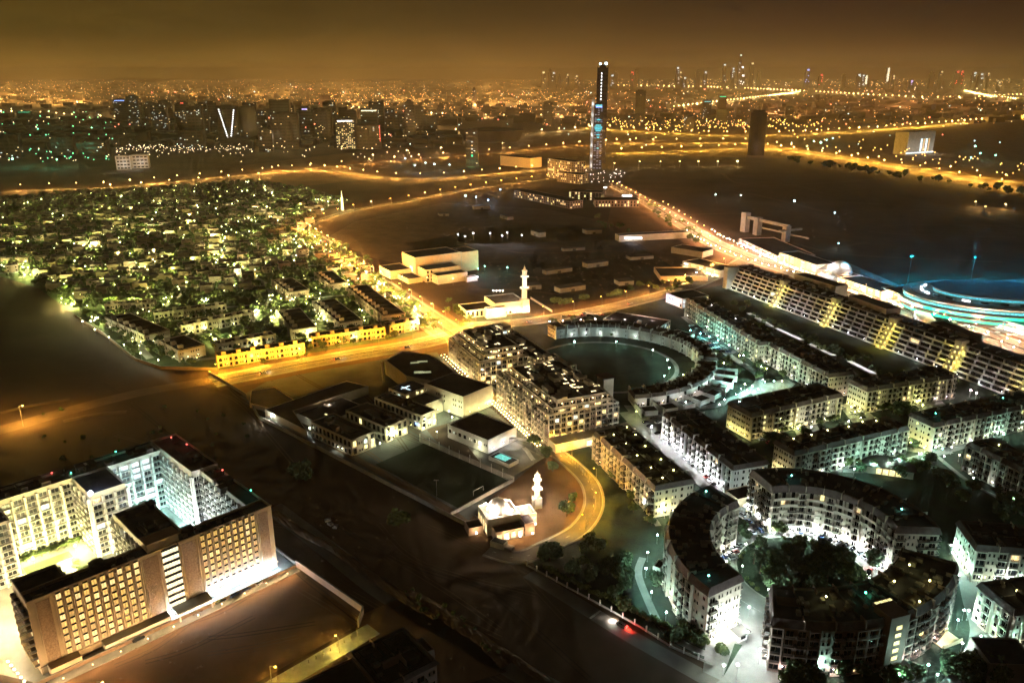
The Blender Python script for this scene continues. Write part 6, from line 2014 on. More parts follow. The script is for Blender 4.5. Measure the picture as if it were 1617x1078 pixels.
tower('lone dark round tower standing at the edge of the golden interchange', 1183, 1208, 174, 246, 'round', group=None, extra=dt, wall='tower_wall')
TW = [
 ('green-lit block at the far left edge', 28, 48, 176, 192, 'box', 0.05, crown_light('sign_g')), ('slim dark tower, first of the cluster from the left', 182, 200, 156, 192, 'box', .04, crown_light('sign_b')),
 ('dark slab tower, second from the left of the cluster', 201, 222, 158, 192, 'step', .04, None), ('dark stepped tower, third from the left of the cluster', 228, 247, 160, 190, 'step', .05, None),
 ('broad dark tower left of the light-lined V tower', 252, 272, 158, 190, 'box', .05, None), ('dark tower with a red roof light', 278, 300, 160, 196, 'step', .04, crown_light('sign_r', .1)),
 ('dim tower before the red-topped one', 300, 322, 168, 232, 'box', .05, None), ('tall dim tower beside the V tower', 322, 345, 160, 210, 'step', .03, None),
 ('dark tower marked with a large V of white lights', 346, 376, 166, 229, 'box', .02, lambda r, w, d, h: (strip('sign_w', -.02, -.4, .05, .92, 1.6)(r, w, d, h), strip('sign_w', .04, .38, .05, .9, 1.6)(r, w, d, h))),
 ('very dark block right of the V tower', 378, 404, 168, 226, 'box', .02, None), ('highest dark tower of the cluster with a wide top', 428, 458, 156, 216, 'curve', .02, None), ('near dark tower below the highest one', 432, 470, 178, 236, 'box', .03, None),
 ('low grey tower at the foot of the cluster', 408, 430, 202, 240, 'step', .04, None), ('broad dark tower with a violet roof light', 470, 496, 168, 222, 'step', .03, crown_light('sign_v', .15)), ('dark tower before the yellow-windowed one', 498, 524, 170, 224, 'box', .04, None),
 ('slim dark tower above the yellow-windowed block', 536, 549, 168, 200, 'curve', .02, None), ('block full of yellow lit windows', 531, 560, 187, 235, 'box', .42, crown_light('sign_w')), ('dark tower with a curved white-lit crown', 571, 597, 170, 228, 'curve', .02, crown_light('hotel_white', .45)),
 ('dark tower with a red light strip on its right edge', 562, 600, 196, 236, 'box', .03, strip('sign_r', .48, .48, .3, .95, 1.0)), ('low dark slab right of the curved crown tower', 602, 640, 179, 212, 'box', .05, None), ('dark tower, tallest right of the curved crown tower', 652, 668, 167, 206, 'box', .02, None),
 ('dark tower at the right end of the cluster', 636, 652, 178, 212, 'step', .05, None), ('rightmost low block of the cluster', 668, 690, 183, 212, 'box', .03, None), ('lone dark tower with a green light, in front of the stadium', 736, 755, 203, 262, 'box', .08, lambda r, w, d, h: (MB().box(-2, 2, -d / 2 - 1.6, -d / 2 - 1, h * .25, h * .3).ob('green_light', E['sign_g'], r), light(r, (0, -d, 10), (.2, 1, .6), 9000))),
 ('pair of pale white blocks, left one', 184, 204, 246, 268, 'box', .0, None), ('pair of pale white blocks, right one', 209, 232, 244, 266, 'box', .0, None), ('dim block in the green glow at the left', 80, 112, 215, 246, 'box', .06, None), ('second dim block in the green glow', 130, 165, 222, 250, 'step', .05, None),
 ('dim block at the far left edge of the green glow', 0, 28, 212, 250, 'box', .05, None), ('dim orange block left of the V tower', 284, 318, 206, 238, 'box', .08, None), ('hazy tower above the cluster', 505, 522, 150, 180, 'box', 0, None), ('hazy slim mast tower left of the stadium', 746, 752, 138, 178, 'step', .1, None),
 ('hazy tower left of the twin towers', 858, 872, 160, 200, 'box', .03, None), ('hazy tower right of the twin towers', 1003, 1018, 142, 188, 'box', .01, None), ('hazy block with a cyan crown in the right distance', 1110, 1122, 158, 190, 'box', .05, crown_light('sign_c')),
 ('hazy dark block in the right distance', 1132, 1148, 172, 196, 'box', .04, None), ('hazy tower with a teal crown, right of the hazy dark block', 1134, 1146, 150, 182, 'box', .02, crown_light('sign_g')), ('hazy low block below the cyan crown tower', 1080, 1096, 184, 208, 'box', .05, None), ('hazy block right of the lone round tower', 1240, 1252, 168, 192, 'box', .03, None),
 ('hazy block left of the right office building', 1318, 1334, 166, 184, 'box', .02, None)]
TW += [('plain dark tower filling the cluster, %s from the left' % ordw(k), 205 + k * 33 + (k * 37) % 17, 205 + k * 33 + (k * 37) % 17 + 16 + (k * 7) % 10, 150 + (k * 13) % 27, 204 + (k * 11) % 18, ('box', 'step', 'curve')[k % 3], .09, None) for k in range(14)]
for (lab, a0, a1, yt, yb, sh, lt, ex) in TW:
    r, w, d, h = tower(lab, a0, a1, yt, yb, sh, 'white' if 'pale white' in lab else ('tower_glass' if 'very dark' in lab else 'tower_wall'), lt, extra=ex, litm=('yel', 'warm') if 'yellow' in lab else ('warm', 'cool'))
    if 'pale white' in lab: light(r, (0, -d * 1.3, 12), (1, .97, .9), 9000, 1)
ofc, oL = box_building('office_building', 'pale office building with a lit atrium standing alone at the right', 'office building', (1436, 209), (1478, 207), 40, 58, 'concrete', 'greyroof', 2)
for k in range(4): MB().box(oL * .48 + k * 10, oL * .48 + 6 + k * 10, -.8, -.1, 8, 40).ob('lit_atrium', E['hotel2' if k % 2 else 'cool'], ofc)
MB().box(-2, oL + 2, -.9, -.1, 3, 6).ob('lit_ground_floor', E['cool'], ofc)
for k in range(3): light(ofc, (oL * k / 2, -22, 14), (.95, .95, .9), 22000, 1)
sd = thing('stadium', 'round stadium bowl with a pale rim left of the twin towers', 'stadium', (*at(776, 222), 0))
b = MB()
n = 40
for k in range(n):
    a0_, a1_ = 2 * math.pi * k / n, 2 * math.pi * (k + 1) / n
    P = lambda r, a, z: (r * math.cos(a), r * .8 * math.sin(a), z)
    for (r0, z0_, r1, z1_) in ((88, 0, 100, 24), (100, 24, 104, 34), (104, 34, 66, 38), (66, 38, 50, 6)):
        b.face([P(r0, a0_, z0_), P(r0, a1_, z0_), P(r1, a1_, z1_), P(r1, a0_, z1_)])
b.ob('bowl', M['tower_wall'], sd)
MB().cyl(0, 0, 0, 5, 46, 46, 24).ob('field', M['turf'], sd)
for k in range(8):
    a = k * math.pi / 4
    light(sd, (125 * math.cos(a), 105 * math.sin(a), 10), (1, .8, .5), 9000, 1)
# far skyline
SKY = [(858, 112, 1, 'yel'), (868, 108, 0, ''), (874, 113, 1, 'cool'), (883, 116, 0, ''), (896, 116, 1, 'warm'), (910, 118, 1, 'warm'), (966, 117, 1, 'cool'), (972, 111, 0, ''), (997, 112, 1, 'sign_r'), (1003, 107, 0, ''), (1068, 105, 1, 'cool'), (1073, 112, 1, 'warm'), (1080, 121, 1, 'cool'),
       (1100, 110, 0, ''), (1112, 112, 1, 'cool'), (1141, 100, 1, 'cool'), (1155, 106, 1, 'cool'), (1165, 85, 1, 'cool'), (1169, 104, 1, 'sign_w'), (1171, 117, 1, 'sign_w'), (1184, 98, 1, 'warm'), (1196, 110, 0, ''), (1272, 108, 1, 'sign_b'), (1294, 116, 1, 'sign_r'), (1330, 116, 0, ''),
       (1353, 116, 1, 'cool'), (1360, 117, 1, 'cool'), (1365, 118, 1, 'hotel_white'), (1398, 106, 1, 'hotel_white'), (1408, 118, 1, 'warm'), (1437, 126, 1, 'sign_v'), (1468, 112, 0, ''), (1482, 111, 1, 'warm'), (1507, 111, 1, 'sign_r'), (1514, 111, 1, 'sign_r'), (1534, 113, 1, 'cool'), (1545, 115, 1, 'cool'), (1556, 114, 1, 'warm'), (1575, 128, 1, 'warm')]
COLN = {'yel': 'yellow', 'cool': 'cool white', 'warm': 'warm', 'sign_r': 'red', 'sign_w': 'bright white', 'sign_b': 'blue', 'hotel_white': 'pale yellow', 'sign_v': 'violet', '': 'no'}
for i, (px_, yt, l, m_) in enumerate(SKY):
    x, y = at(px_, 141)
    h = CAM_H - y * math.tan(math.atan(421 / 1258) - math.atan((539 - yt) / 1258))
    w = R.uniform(38, 62)
    r = thing('skyscraper', 'hazy skyscraper, %s light on top, %s from the left of the skyline' % (COLN[m_], ordw(i)), 'skyscraper', (x, y, 0), 0, 'far skyline in the haze')
    MB().box(-w / 2, w / 2, -w / 2, w / 2, 0, h * .8).box(-w * .35, w * .35, -w * .35, w * .35, h * .8, h * .94).box(-w * .12, w * .12, -w * .12, w * .12, h * .94, h).ob('wall', M['tower_wall'], r)
    if l:
        b = MB()
        b.box(-w * .25, w * .25, -w / 2 - 3, -w / 2 - 1, h - 34 if m_ != 'hotel_white' else h * .35, h - 12)
        for k in range(R.randint(1, 5)):
            xx, zz = R.uniform(-w * .4, w * .4), h * R.uniform(.2, .8)
            b.box(xx - 6, xx + 6, -w / 2 - 3, -w / 2 - 1, zz, zz + 11)
        b.ob('top_light', E[m_], r)

# ================================================================ ROAD LAMPS
used = 0
def road_lamps(key, step, c, power, text, group, off=0, h=9, size=None, thing_=True, start=10, both=False, strength=14, maxn=60, lr=.5):
    pts = along(RD[key], step, start)
    b = MB()
    for i, (x, y, a) in enumerate(pts):
        for s in ((-1, 1) if both else (1,)):
            X, Y = x + math.sin(a) * off * s, y - math.cos(a) * off * s
            if thing_ and i < maxn:
                lamp(X, Y, c, power, h, 'street', text % ordw(i) + ((', right side' if s > 0 else ', left side') if both else ''), group, a + (math.pi / 2 if s > 0 else -math.pi / 2), strength=strength, size=size)
            else:
                d = math.hypot(X, Y)
                b.ball(X, Y, h, d * .0007, 0, 6, 4)
                light(None, (X, Y, h - d * .0009 - 1), c, power * 7.5, lr)
    return b
GOLD = (1, .47, .035)
SALM = (1, .45, .2)
road_lamps('R1', 27, (1, .46, .09), 13500, 'orange lamp of the villa avenue, %s pair from the far roundabout', 'street lamps of the villa avenue', 9.5, 10, both=True)
road_lamps('R2', 30, GOLD, 16000, 'golden lamp of the townhouse street, %s from its desert end', 'street lamps of the golden street', -8.5, 9, start=6)
road_lamps('R2b', 32, (1, .46, .10), 9000, 'orange lamp of the mosque road, %s from the junction', 'street lamps of the mosque road', -7.5, 9)
for i, q in enumerate(((722, 556), (745, 583), (768, 608), (790, 630), (812, 652), (834, 672), (872, 706), (903, 722), (941, 762), (946, 800), (925, 836))):
    x, y = at(*q)
    lamp(x, y, (1, .48, .03), 5600 if i < 7 else 4600, 8, 'street', 'amber lamp of the curved estate road, %s from the junction' % ordw(i), 'street lamps of the curved road', R.uniform(2.2, 3.8), size=.35, strength=6)
road_lamps('R4', 42, (1, .46, .09), 12000, 'orange lamp of the upper avenue, %s from the roundabout', 'street lamps of the upper avenue', 6, 10, both=False)
road_lamps('R6', 30, (1, .46, .12), 8500, 'orange lamp of the mall avenue, %s from the twin towers', 'street lamps of the mall avenue', 9, 10, both=False, start=40)
rb = road_lamps('R6', 30, SALM, 5200, '', None, -9, 10, thing_=False, start=300)
far = [rb]
far.append(road_lamps('R5', 46, (1, .48, .10), 12000, '', None, 0, 12, thing_=False))
for k, st, c, p, hh in (('H2', 45, (1, .5, .09), 13000, 12), ('H3', 75, (1, .46, .09), 15000, 12), ('H4', 60, (1, .52, .07), 36000, 14), ('H5', 60, (1, .52, .07), 23000, 14), ('H5b', 75, (1, .52, .07), 24000, 14),
                       ('H6', 120, (1, .62, .18), 60000, 16), ('H7', 110, (1, .72, .2), 90000, 16), ('H8', 100, (1, .72, .2), 90000, 16), ('H9', 90, (1, .66, .22), 36000, 14), ('H10', 90, (1, .66, .22), 40000, 14), ('H11', 90, (1, .62, .2), 24000, 12)):
    far.append(road_lamps(k, st, c, p, '', None, 12, hh, thing_=False, lr=1.0))
allb = MB()
for b in far:
    i = len(allb.v)
    allb.v += b.v; allb.f += [tuple(i + q for q in f) for f in b.f]; allb.m += b.m
tag(allb.ob('highway_lamp_heads', headmat((1, .64, .22), 7)), 'strings of orange lamps along the distant highways', None, None, 'stuff')
# single lamps, some out of view
lamps([(30, 641, 'on the sand road at the left edge')], (1, .56, .09), 14000, 13, 'street', 'lone orange lamp', None, size=.7)
x, y = at(-60, 668)  # unseen lamp added to strengthen the orange light on the sand
lamp(x, y, (1, .5, .07), 12000, 13, 'street', 'added orange lamp of the sand road just outside the left edge')
x, y = at(110, 648)
light(None, (x, y, 14), (1, .5, .07), 9000)  # added light without a lamp, stretches the orange pool
lamps([(534, 1006, 'on the pavement beside the sand plot')], (1, .72, .12), 1900, 7, 'street', 'lone yellow lamp', None, size=.4)
x, y = at(640, 1090)
lamp(x, y, (1, .6, .08), 6000, 10, 'street', 'orange lamp behind the corner building at the bottom edge')
x, y = at(430, 1085)
lamp(x, y, (1, .6, .08), 2200, 9, 'street', 'orange lamp at the bottom edge below the sand plot')
x, y = at(-30, 1060)
lamp(x, y, (1, .62, .15), 5000, 9, 'street', 'orange lamp at the left end of the hotel')
x, y = at(160, 1110)
lamp(x, y, (1, .55, .15), 2200, 9, 'street', 'orange lamp below the hotel drive')
lamps([(x, 258 - (x > 900) * (abs(x - 1050) * .006) - (3 if 1000 < x < 1200 else 0), ORD[i] + ' from the twin towers') for i, x in enumerate((969, 1009, 1043, 1074, 1104, 1134, 1166))], (1, .72, .25), 5000, 12, 'street', 'yellow lamp on the dark desert edge,', 'lamps along the dark desert edge')
lamps([(174 + i * 47, (291, 288, 284, 280, 277, 273)[i], ORD[i] + ' from the left') for i in range(6)], (1, .66, .2), 9000, 12, 'street', 'orange lamp at the far edge of the villas,', 'lamps at the far edge of the villas')
lamps([(589, 244, 'left of the cyan lot'), (643, 237, 'above the cyan lot'), (696, 233, 'right of the cyan lot'), (794, 226, 'under the stadium')], (1, .68, .3), 12000, 14, 'street', 'orange mast lamp', None)
lamps([(x, y, 'at the far end of the desert, ' + ORD[i]) for i, (x, y) in enumerate(((1542, 318), (1590, 322), (1556, 326)))], (1, .65, .2), 5000, 9, 'street', 'orange lamp', None)
lamps([(723, 371, 'first from the left'), (734.5, 374, 'second from the left'), (747.5, 369, 'third from the left'), (774, 369, 'fourth from the left'), (793, 373, 'fifth from the left'), (801, 368, 'sixth from the left'), (824, 372, 'last on the right')], (.85, .88, .95), 4200, 9, 'globe', 'white work lamp of the construction yard,', 'work lamps of the construction yard', strength=10)
lamps([(752, 312, 'left'), (771, 317, 'right'), (735, 310, 'far left, dim'), (790, 300, 'far right, dim')], (.35, .65, 1), 9000, 9, 'globe', 'blue-white lamp of the yard below the upper avenue,', 'blue lamps of the upper yard')
lamps([(640, 251, 'above the lot'), (672, 258, 'left in the lot'), (686, 260, 'middle of the lot'), (710, 261, 'right of the lot'), (655, 262, 'near edge of the lot')], (.6, .95, 1), 12000, 12, 'globe', 'cyan-white lamp,', 'lamps of the cyan-lit lot', strength=8)
lamps([(114, 222, 'left'), (141, 217, 'bright one'), (108, 229, 'low one'), (40, 190, 'on the left block'), (145, 203, 'upper one'), (90, 253, 'lower one'), (60, 205, 'far one'), (20, 252, 'at the edge')], (.2, 1, .55), 42000, 14, 'globe', 'green lamp in the glowing district at the far left,', 'green lamps of the far left district', strength=8)
lamps([(1305, 222, 'first'), (1315, 219, 'second'), (1285, 224, 'third'), (1296, 226, 'fourth'), (1540, 232, 'near the right edge'), (1548, 243, 'low at the right edge'), (1572, 246, 'at the right edge'), (1533, 250, 'last at the right')], (.3, 1, .75), 14000, 12, 'globe', 'teal lamp in the right distance,', 'teal lamps in the right distance', strength=8)
lamps([(1254, 318, 'left'), (1171 + 84, 318.5, 'left, low'), (1318, 337, 'middle'), (1324, 385, 'near')], (.5, .85, 1), 2200, 6, 'globe', 'cold lamp alone on the dark desert,', None, strength=8)
lamps([(1130, 308, 'left'), (1170, 309, 'right')], (.7, 1, .9), 2200, 6, 'globe', 'greenish lamp by the desert track,', None, strength=8)

# estate lamps
TLT = (.55, 1, .9)
CW = (.82, 1, .95)
lamps([(1038, 845, 'furthest up the path'), (1023, 873, 'second on the path'), (1020, 898, 'beside the porch'), (1029, 935, 'by the shrubs'), (1052, 967, 'nearest the boundary')], TLT, 3000, 4.2, 'globe', 'cyan-white path lamp left of the curved block,', 'path lamps left of the curved block', cat='garden lamp', strength=22, size=.75)
lamps([(1183, 959, 'at the right corner', 1.5), (1200, 1026, 'beside the gatehouse', 1.6), (1165, 1050, 'nearest the bottom edge', 1.6), (1167, 981, 'above the gatehouse', 1.6), (1143, 1001, 'left of the gatehouse', 1.6), (1213, 1001, 'beside the brown-roofed block', 1.2)], (.88, 1, .97), 2500, 6, 'globe', 'dazzling white forecourt lamp', 'lamps of the forecourt', cat='garden lamp', strength=30, size=.8)
lamps([(1136, 859, 'at the left of the ring'), (1176, 799, 'at the top left of the ring'), (1195, 814, 'above the blue car'), (1211, 828, 'at the curved facade')], (.9, .97, 1), 2100, 4.5, 'globe', 'white lamp of the ring road', 'lamps round the ring road', cat='garden lamp', strength=26, size=.6)
lamps([(1250, 822, 'first'), (1291, 833, 'second'), (1342, 849, 'third'), (1366, 860, 'fourth'), (1380, 874, 'fifth'), (1398, 896, 'last')], (.85, .98, 1), 1800, 3.4, 'globe', 'white entrance lamp at the foot of the white-lit curved facade,', 'entrance lamps under the curved facade', cat='garden lamp', strength=26, size=.6)
lamps([(1379, 734, 'by the clubhouse'), (1349, 741, 'left of the clubhouse'), (1420, 726, 'above the clubhouse'), (1455, 717, 'below the yellow-ended block'), (1585, 686, 'at the right edge'), (1302, 733, 'behind the curved roof'), (1504, 873, 'on the lawn'), (1549, 1005, 'on the lower right lawn'), (1530, 901, 'by the cream block'), (1611, 908, 'by the small cream block'), (1420, 1066, 'in front of the stair tower'), (1466, 1050, 'right of the stair tower'), (1295, 1053, 'at the foot of the brown-roofed block'), (1522, 964, 'on the curved lane'), (1513, 979, 'low on the curved lane'), (1595, 1011, 'near the right edge')], (.45, 1, .85), 3200, 4.2, 'globe', 'cyan garden lamp', 'cyan garden lamps of the estate', cat='garden lamp', strength=20, size=.65)
lamps([(1029, 674, 'first'), (1049, 690, 'second'), (1069, 707, 'third'), (1100, 733, 'fourth'), (1123.5, 754, 'last')], (.92, .96, 1), 3400, 5, 'globe', 'white lamp of the long car park,', 'lamps of the long car park', cat='garden lamp', strength=26, size=.7)
lamps([(1162, 623, 'left'), (1188, 610, 'dazzling one', 4), (1197, 615, 'right of the dazzling one', 2), (1170, 614, 'small one'), (1208, 603, 'far side'), (1222, 602, 'far side, second'), (1150, 608, 'on the lawn')], (.45, 1, .9), 3000, 4, 'globe', 'cyan-white lamp round the pool,', 'lamps round the turquoise pool', cat='garden lamp', strength=22, size=.6)
lamps([(1235, 602, 'right of the pool'), (1176, 607, 'left of the pool'), (1211, 582.5, 'on the lawn above the pool'), (1242, 580, 'below the dark block'), (1168, 562, 'at the top of the lawn'), (1143, 574, 'left end of the lawn'), (1248, 667, 'parking court, far'), (1260, 677, 'parking court, near'), (1328, 675, 'by the terraced roofs'), (1344, 643, 'second court, far'), (1350, 651, 'second court, middle'), (1359, 660, 'second court, near'), (1452, 633, 'third court'), (1457, 640, 'third court, near'), (1467, 622, 'under the block with yellow end'), (1414, 633, 'at the yellow facade'), (1391, 663, 'between two blocks'), (1438, 699, 'under the yellow end wall'), (1459, 707, 'corner of the yellow-ended block'), (1100, 572, 'crescent roof lane'), (1079, 592, 'crescent gate'), (1005, 650, 'crescent end'), (979, 748, 'in the dark garden'), (1050, 806, 'under the brown-roofed block')], (.93, 1, .36), 1700, 4, 'globe', 'yellow garden lamp,', 'yellow garden lamps of the estate', cat='garden lamp', strength=14, size=.55)
lamps([(1281, 675, 'in the middle court'), (1136, 639, 'behind the white-lit block'), (1509, 575, 'on the roof edge')], (.9, .97, 1), 1800, 4.5, 'globe', 'white lamp', 'white lamps of the courts', cat='garden lamp', strength=22, size=.6)
lamps([(1533, 617, 'left'), (1542, 621, 'right')], (1, .78, .85), 2600, 4.5, 'globe', 'pinkish lamp at the lit lane below the slab,', None, cat='garden lamp', strength=18)
lamps([(1515, 719, 'warm, beside the dark block at the right')], (1, .75, .4), 1200, 3.5, 'globe', 'small lamp', None, cat='garden lamp')
lamps([(1488, 709, 'beside the lane, green')], (.05, 1, .45), 600, 3.5, 'globe', 'small lamp', None, cat='garden lamp')
lamps([(907, 540, 'far left'), (973, 540, 'far side'), (1031, 553, 'right of the far side'), (1054, 569, 'right'), (1057, 581, 'right, second'), (1049, 594, 'right, third')], (.6, 1, .9), 2000, 4.2, 'globe', 'white lamp at the edge of the dark park,', 'lamps round the dark park', cat='garden lamp', strength=24, size=.7)
lamps([(1090, 522, 'first'), (1106, 527, 'second'), (1120, 532, 'third'), (1134, 538, 'brightest')], (.2, 1, .85), 5200, 4.5, 'globe', 'teal lamp of the car park behind the crescent,', 'lamps of the teal car park', cat='garden lamp', strength=20, size=.7)
lamps([(868, 508, 'first from the left'), (889, 507, 'second'), (917, 505, 'third'), (940, 504, 'fourth'), (965, 505, 'fifth'), (987, 506, 'sixth'), (1008, 507, 'seventh'), (1030, 509, 'last')], (1, .85, .88), 2300, 5, 'globe', 'pinkish white lamp before the long shop,', 'lamps before the long shop', cat='garden lamp', strength=20, size=.7)
# double chain of lamps along the bright complex
k = 0
for (q0, q1, n) in (((702, 560), (752, 608), 15), ((765, 620), (853, 703), 26)):
    for i in range(n):
        for s in (0, 1):
            x, y = at(q0[0] + (q1[0] - q0[0]) * i / (n - 1) - s * 5, q0[1] + (q1[1] - q0[1]) * i / (n - 1) + s * 1.5, 3)
            lamp(x, y, (1, .72, .30), 230, 3, 'globe', 'warm lamp by the bright complex, %s pair from the junction, %s side' % (ordw(k), ('wall', 'road')[s]), 'double chain of lamps along the bright complex', cat='garden lamp', strength=10, size=.38)
        k += 1
lamps([(646, 470, 'at the avenue corner, dazzling'), (578, 430, 'at the villa gate, dazzling', 2.5), (661, 511, 'at the round corner of the villas', 1.5)], (1, .85, .5), 6000, 6, 'globe', 'bright gate lamp', None, strength=22, size=1.2)
# glow inside the mall street and far plaza
for (px_, py_, p) in ((1200, 405, 5000), (1225, 412, 6000), (1255, 425, 6000), (1285, 438, 7000), (1345, 460, 7000), (1375, 470, 7000), (1410, 478, 7000), (1440, 486, 7000), (1475, 496, 7000), (1500, 505, 7000), (1530, 516, 3500), (1560, 525, 3500), (1590, 534, 3500), (1610, 540, 3500), (1100, 431, 4000), (1125, 436, 4000), (1152, 428, 5000)):
    x, y = at(px_, py_, 6)
    lamp(x, y, (1, .85, .68) if px_ < 1500 else (.9, .93, 1), p * 1.1, 6, 'globe', 'bright globe lamp on the mall pavement', 'globe lamps on the mall pavement', cat='street lamp', strength=18, size=.8)

# lamps along the estate lanes, lamps added round the garden rim to light it softly, globes along both mall pavements
LN = ('car park lane', 'lane round the curved left block', 'lane above the white-lit block', 'lane before the right-hand blocks', 'lane behind the clubhouse', 'lane right of the brown-roofed block', 'short lane at the cream blocks', 'path left of the curved block', 'path in the dark garden', 'winding garden path at the right')
for k_, (pl_, w_) in enumerate(LANES):
    if k_ in (0, 7): continue
    for i, (x, y, a) in enumerate(along(pl_, 24 if k_ != 8 else 34, 9)):
        lamp(x + math.sin(a) * (w_ / 2 + .6), y - math.cos(a) * (w_ / 2 + .6), R.choice(((.55, 1, .9), (.8, 1, .95), (.7, 1, .8))), 1500 if k_ not in (8, 9) else 600, 4.2, 'globe', 'cool white lamp of the %s, %s along' % (LN[k_], ordw(i)), 'cool white lamps along the estate lanes', cat='garden lamp', strength=18, size=.5)
for i in range(9):
    a = rad(20 + i * 40)
    lamp(GC[0] + 25.6 * math.cos(a), GC[1] + 25.6 * math.sin(a), (.7, 1, .75), 700, 3.2, 'globe', 'added small green-white lamp on the rim of the round garden, %s round' % ordw(i), 'added lamps on the rim of the round garden', cat='garden lamp', strength=12, size=.35)
for i, (x, y, a) in enumerate(along(RD['R6'], 11, 520)):
    for s_ in (-1, 1):
        c_ = R.choice(((1, .8, .55), (1, .9, .75), (1, .72, .42)))
        X, Y = x + math.sin(a) * s_ * 17, y - math.cos(a) * s_ * 17
        if math.hypot(X, Y) < 1100 and math.hypot(X - gx, Y - gy) > 105: lamp(X, Y, c_, R.choice((600, 1200, 2000)), R.uniform(3, 6), 'globe', 'warm globe on the mall pavement, %s along, %s side' % (ordw(i), ('shop', 'slab')[s_ > 0]), 'globe lamps on the mall pavement', cat='street lamp', strength=12, size=.7)

# ================================================================ FAR CITY CARPET
def clusters(label, n, f, col_, s, rr_=(.0004, .0009), zz=(6, 16)):
    b = MB()
    for _ in range(n):
        x, y = f()
        d = math.hypot(x, y)
        r_ = d * R.uniform(*rr_)
        b.ball(x, y, R.uniform(*zz) + r_, r_, 0, 5, 3)
    tag(b.ob('distant_city_lights', headmat(col_, s)), label, None, None, 'stuff')
def street_grid(x0, x1, y0, y1):
    def f():
        px_, py_ = R.uniform(x0, x1), y0 + (y1 - y0) * R.random() ** 1.0
        x, y = at(px_, py_)
        g_ = 130 + 60 * math.sin(x * .0007)
        a = .35 + .3 * math.sin(px_ * .004)
        u, v = x * math.cos(a) + y * math.sin(a), -x * math.sin(a) + y * math.cos(a)
        if R.random() < .6: v = round(v / g_) * g_
        else: u = round(u / (g_ * 1.6)) * g_ * 1.6
        return u * math.cos(a) - v * math.sin(a), u * math.sin(a) + v * math.cos(a)
    return f
ORG, YW, WH = (1, .50, .13), (1, .62, .22), (1, .85, .6)
clusters('orange street lights of the far city, left half', 1000, street_grid(-20, 930, 127, 168), ORG, 2.0, (.0002, .00045))
clusters('yellow street lights of the far city, left half', 420, street_grid(-20, 700, 127, 165), YW, 2.2, (.0002, .00045))
clusters('orange street lights of the district under the left towers', 420, street_grid(500, 930, 148, 190), ORG, 3, (.0003, .0006))
clusters('orange street lights of the far city, right half', 300, street_grid(960, 1617, 140, 205), ORG, 2.5, (.0003, .0006))
clusters('warm lights of the low town behind the twin towers', 260, street_grid(860, 1200, 150, 205), (1, .5, .18), 2.5, (.0003, .0005))
clusters('lights along the horizon to the right', 300, street_grid(930, 1617, 126, 138), YW, 3, (.0003, .0005))
clusters('white lights sprinkled over the far city', 150, street_grid(-20, 1617, 128, 200), WH, 4, (.0003, .0006))
clusters('cool lights sprinkled over the far city', 60, street_grid(-20, 1617, 130, 240), (.6, .95, 1), 4, (.0004, .0007))
clusters('pale lights among the dark left towers', 230, street_grid(0, 700, 190, 262), (1, .75, .42), 4, (.0003, .0007))
clusters('white lights in the lanes at the foot of the towers', 130, lambda: at(R.uniform(185, 400), 250 - R.random() * 6 - (R.uniform(0, 1)) * 10), (1, .75, .45), 2.2, (.0004, .0007))
clusters('green lights of the far left district', 90, lambda: at(R.uniform(0, 180), R.uniform(180, 262)), (.15, 1, .45), 3, (.0004, .0008))
clusters('amber lights over the interchange', 170, lambda: at(R.uniform(950, 1300), R.gauss(203, 6)), (1, .55, .12), 5, (.0005, .0007), (12, 16))
clusters('lights of car rows round the foot of the twin towers', 46, lambda: at(R.uniform(915, 988), R.uniform(268, 290)), (1, .85, .8), 3, (.0004, .0007), (1, 4))
clusters('amber lights along the right highway', 60, lambda: (lambda u: at(1240 + u * 380, 222 + u * 60 + R.uniform(-12, 12)))(R.random()), (1, .52, .12), 5, (.0005, .0007), (12, 16))
clusters('small reddish lights of the mid distance', 60, lambda: at(R.uniform(150, 1500), R.uniform(140, 230)), (1, .2, .12), 6, (.0005, .0008), (10, 60))
# low buildings of the far city
lb = MB()
for _ in range(2600):
    px_, py_ = R.uniform(-40, 1660), 130 + 105 * R.random() ** 1.2
    if py_ > 195 and px_ > 720: continue
    x, y = at(px_, py_)
    s, h = R.uniform(12, 38), R.uniform(8, 24) * (1.6 if R.random() < .12 else 1)
    lb.box(x - s, x + s, y - s * .7, y + s * .7, 0, h, bottom=False)
tag(lb.ob('distant_buildings', M['tower_wall']), 'low buildings of the far city fading into the brown haze', None, None, 'stuff')
# strong lights added without lamps to brighten the far districts and haze
for (px_, py_, c, p) in [(R.uniform(-60, 930), R.uniform(126, 166), (1, .48, .10), 4500000) for _ in range(70)] + [(R.uniform(940, 1660), R.uniform(127, 190), (1, .42, .12), 1500000) for _ in range(55)] + [(R.uniform(500, 900), R.uniform(160, 195), (1, .48, .14), 900000) for _ in range(20)] + \
        [(R.uniform(150, 700), R.uniform(200, 245), (1, .75, .5), 16000) for _ in range(16)]:
    x, y = at(px_, py_)
    light(None, (x, y, 40), c, p, 4)

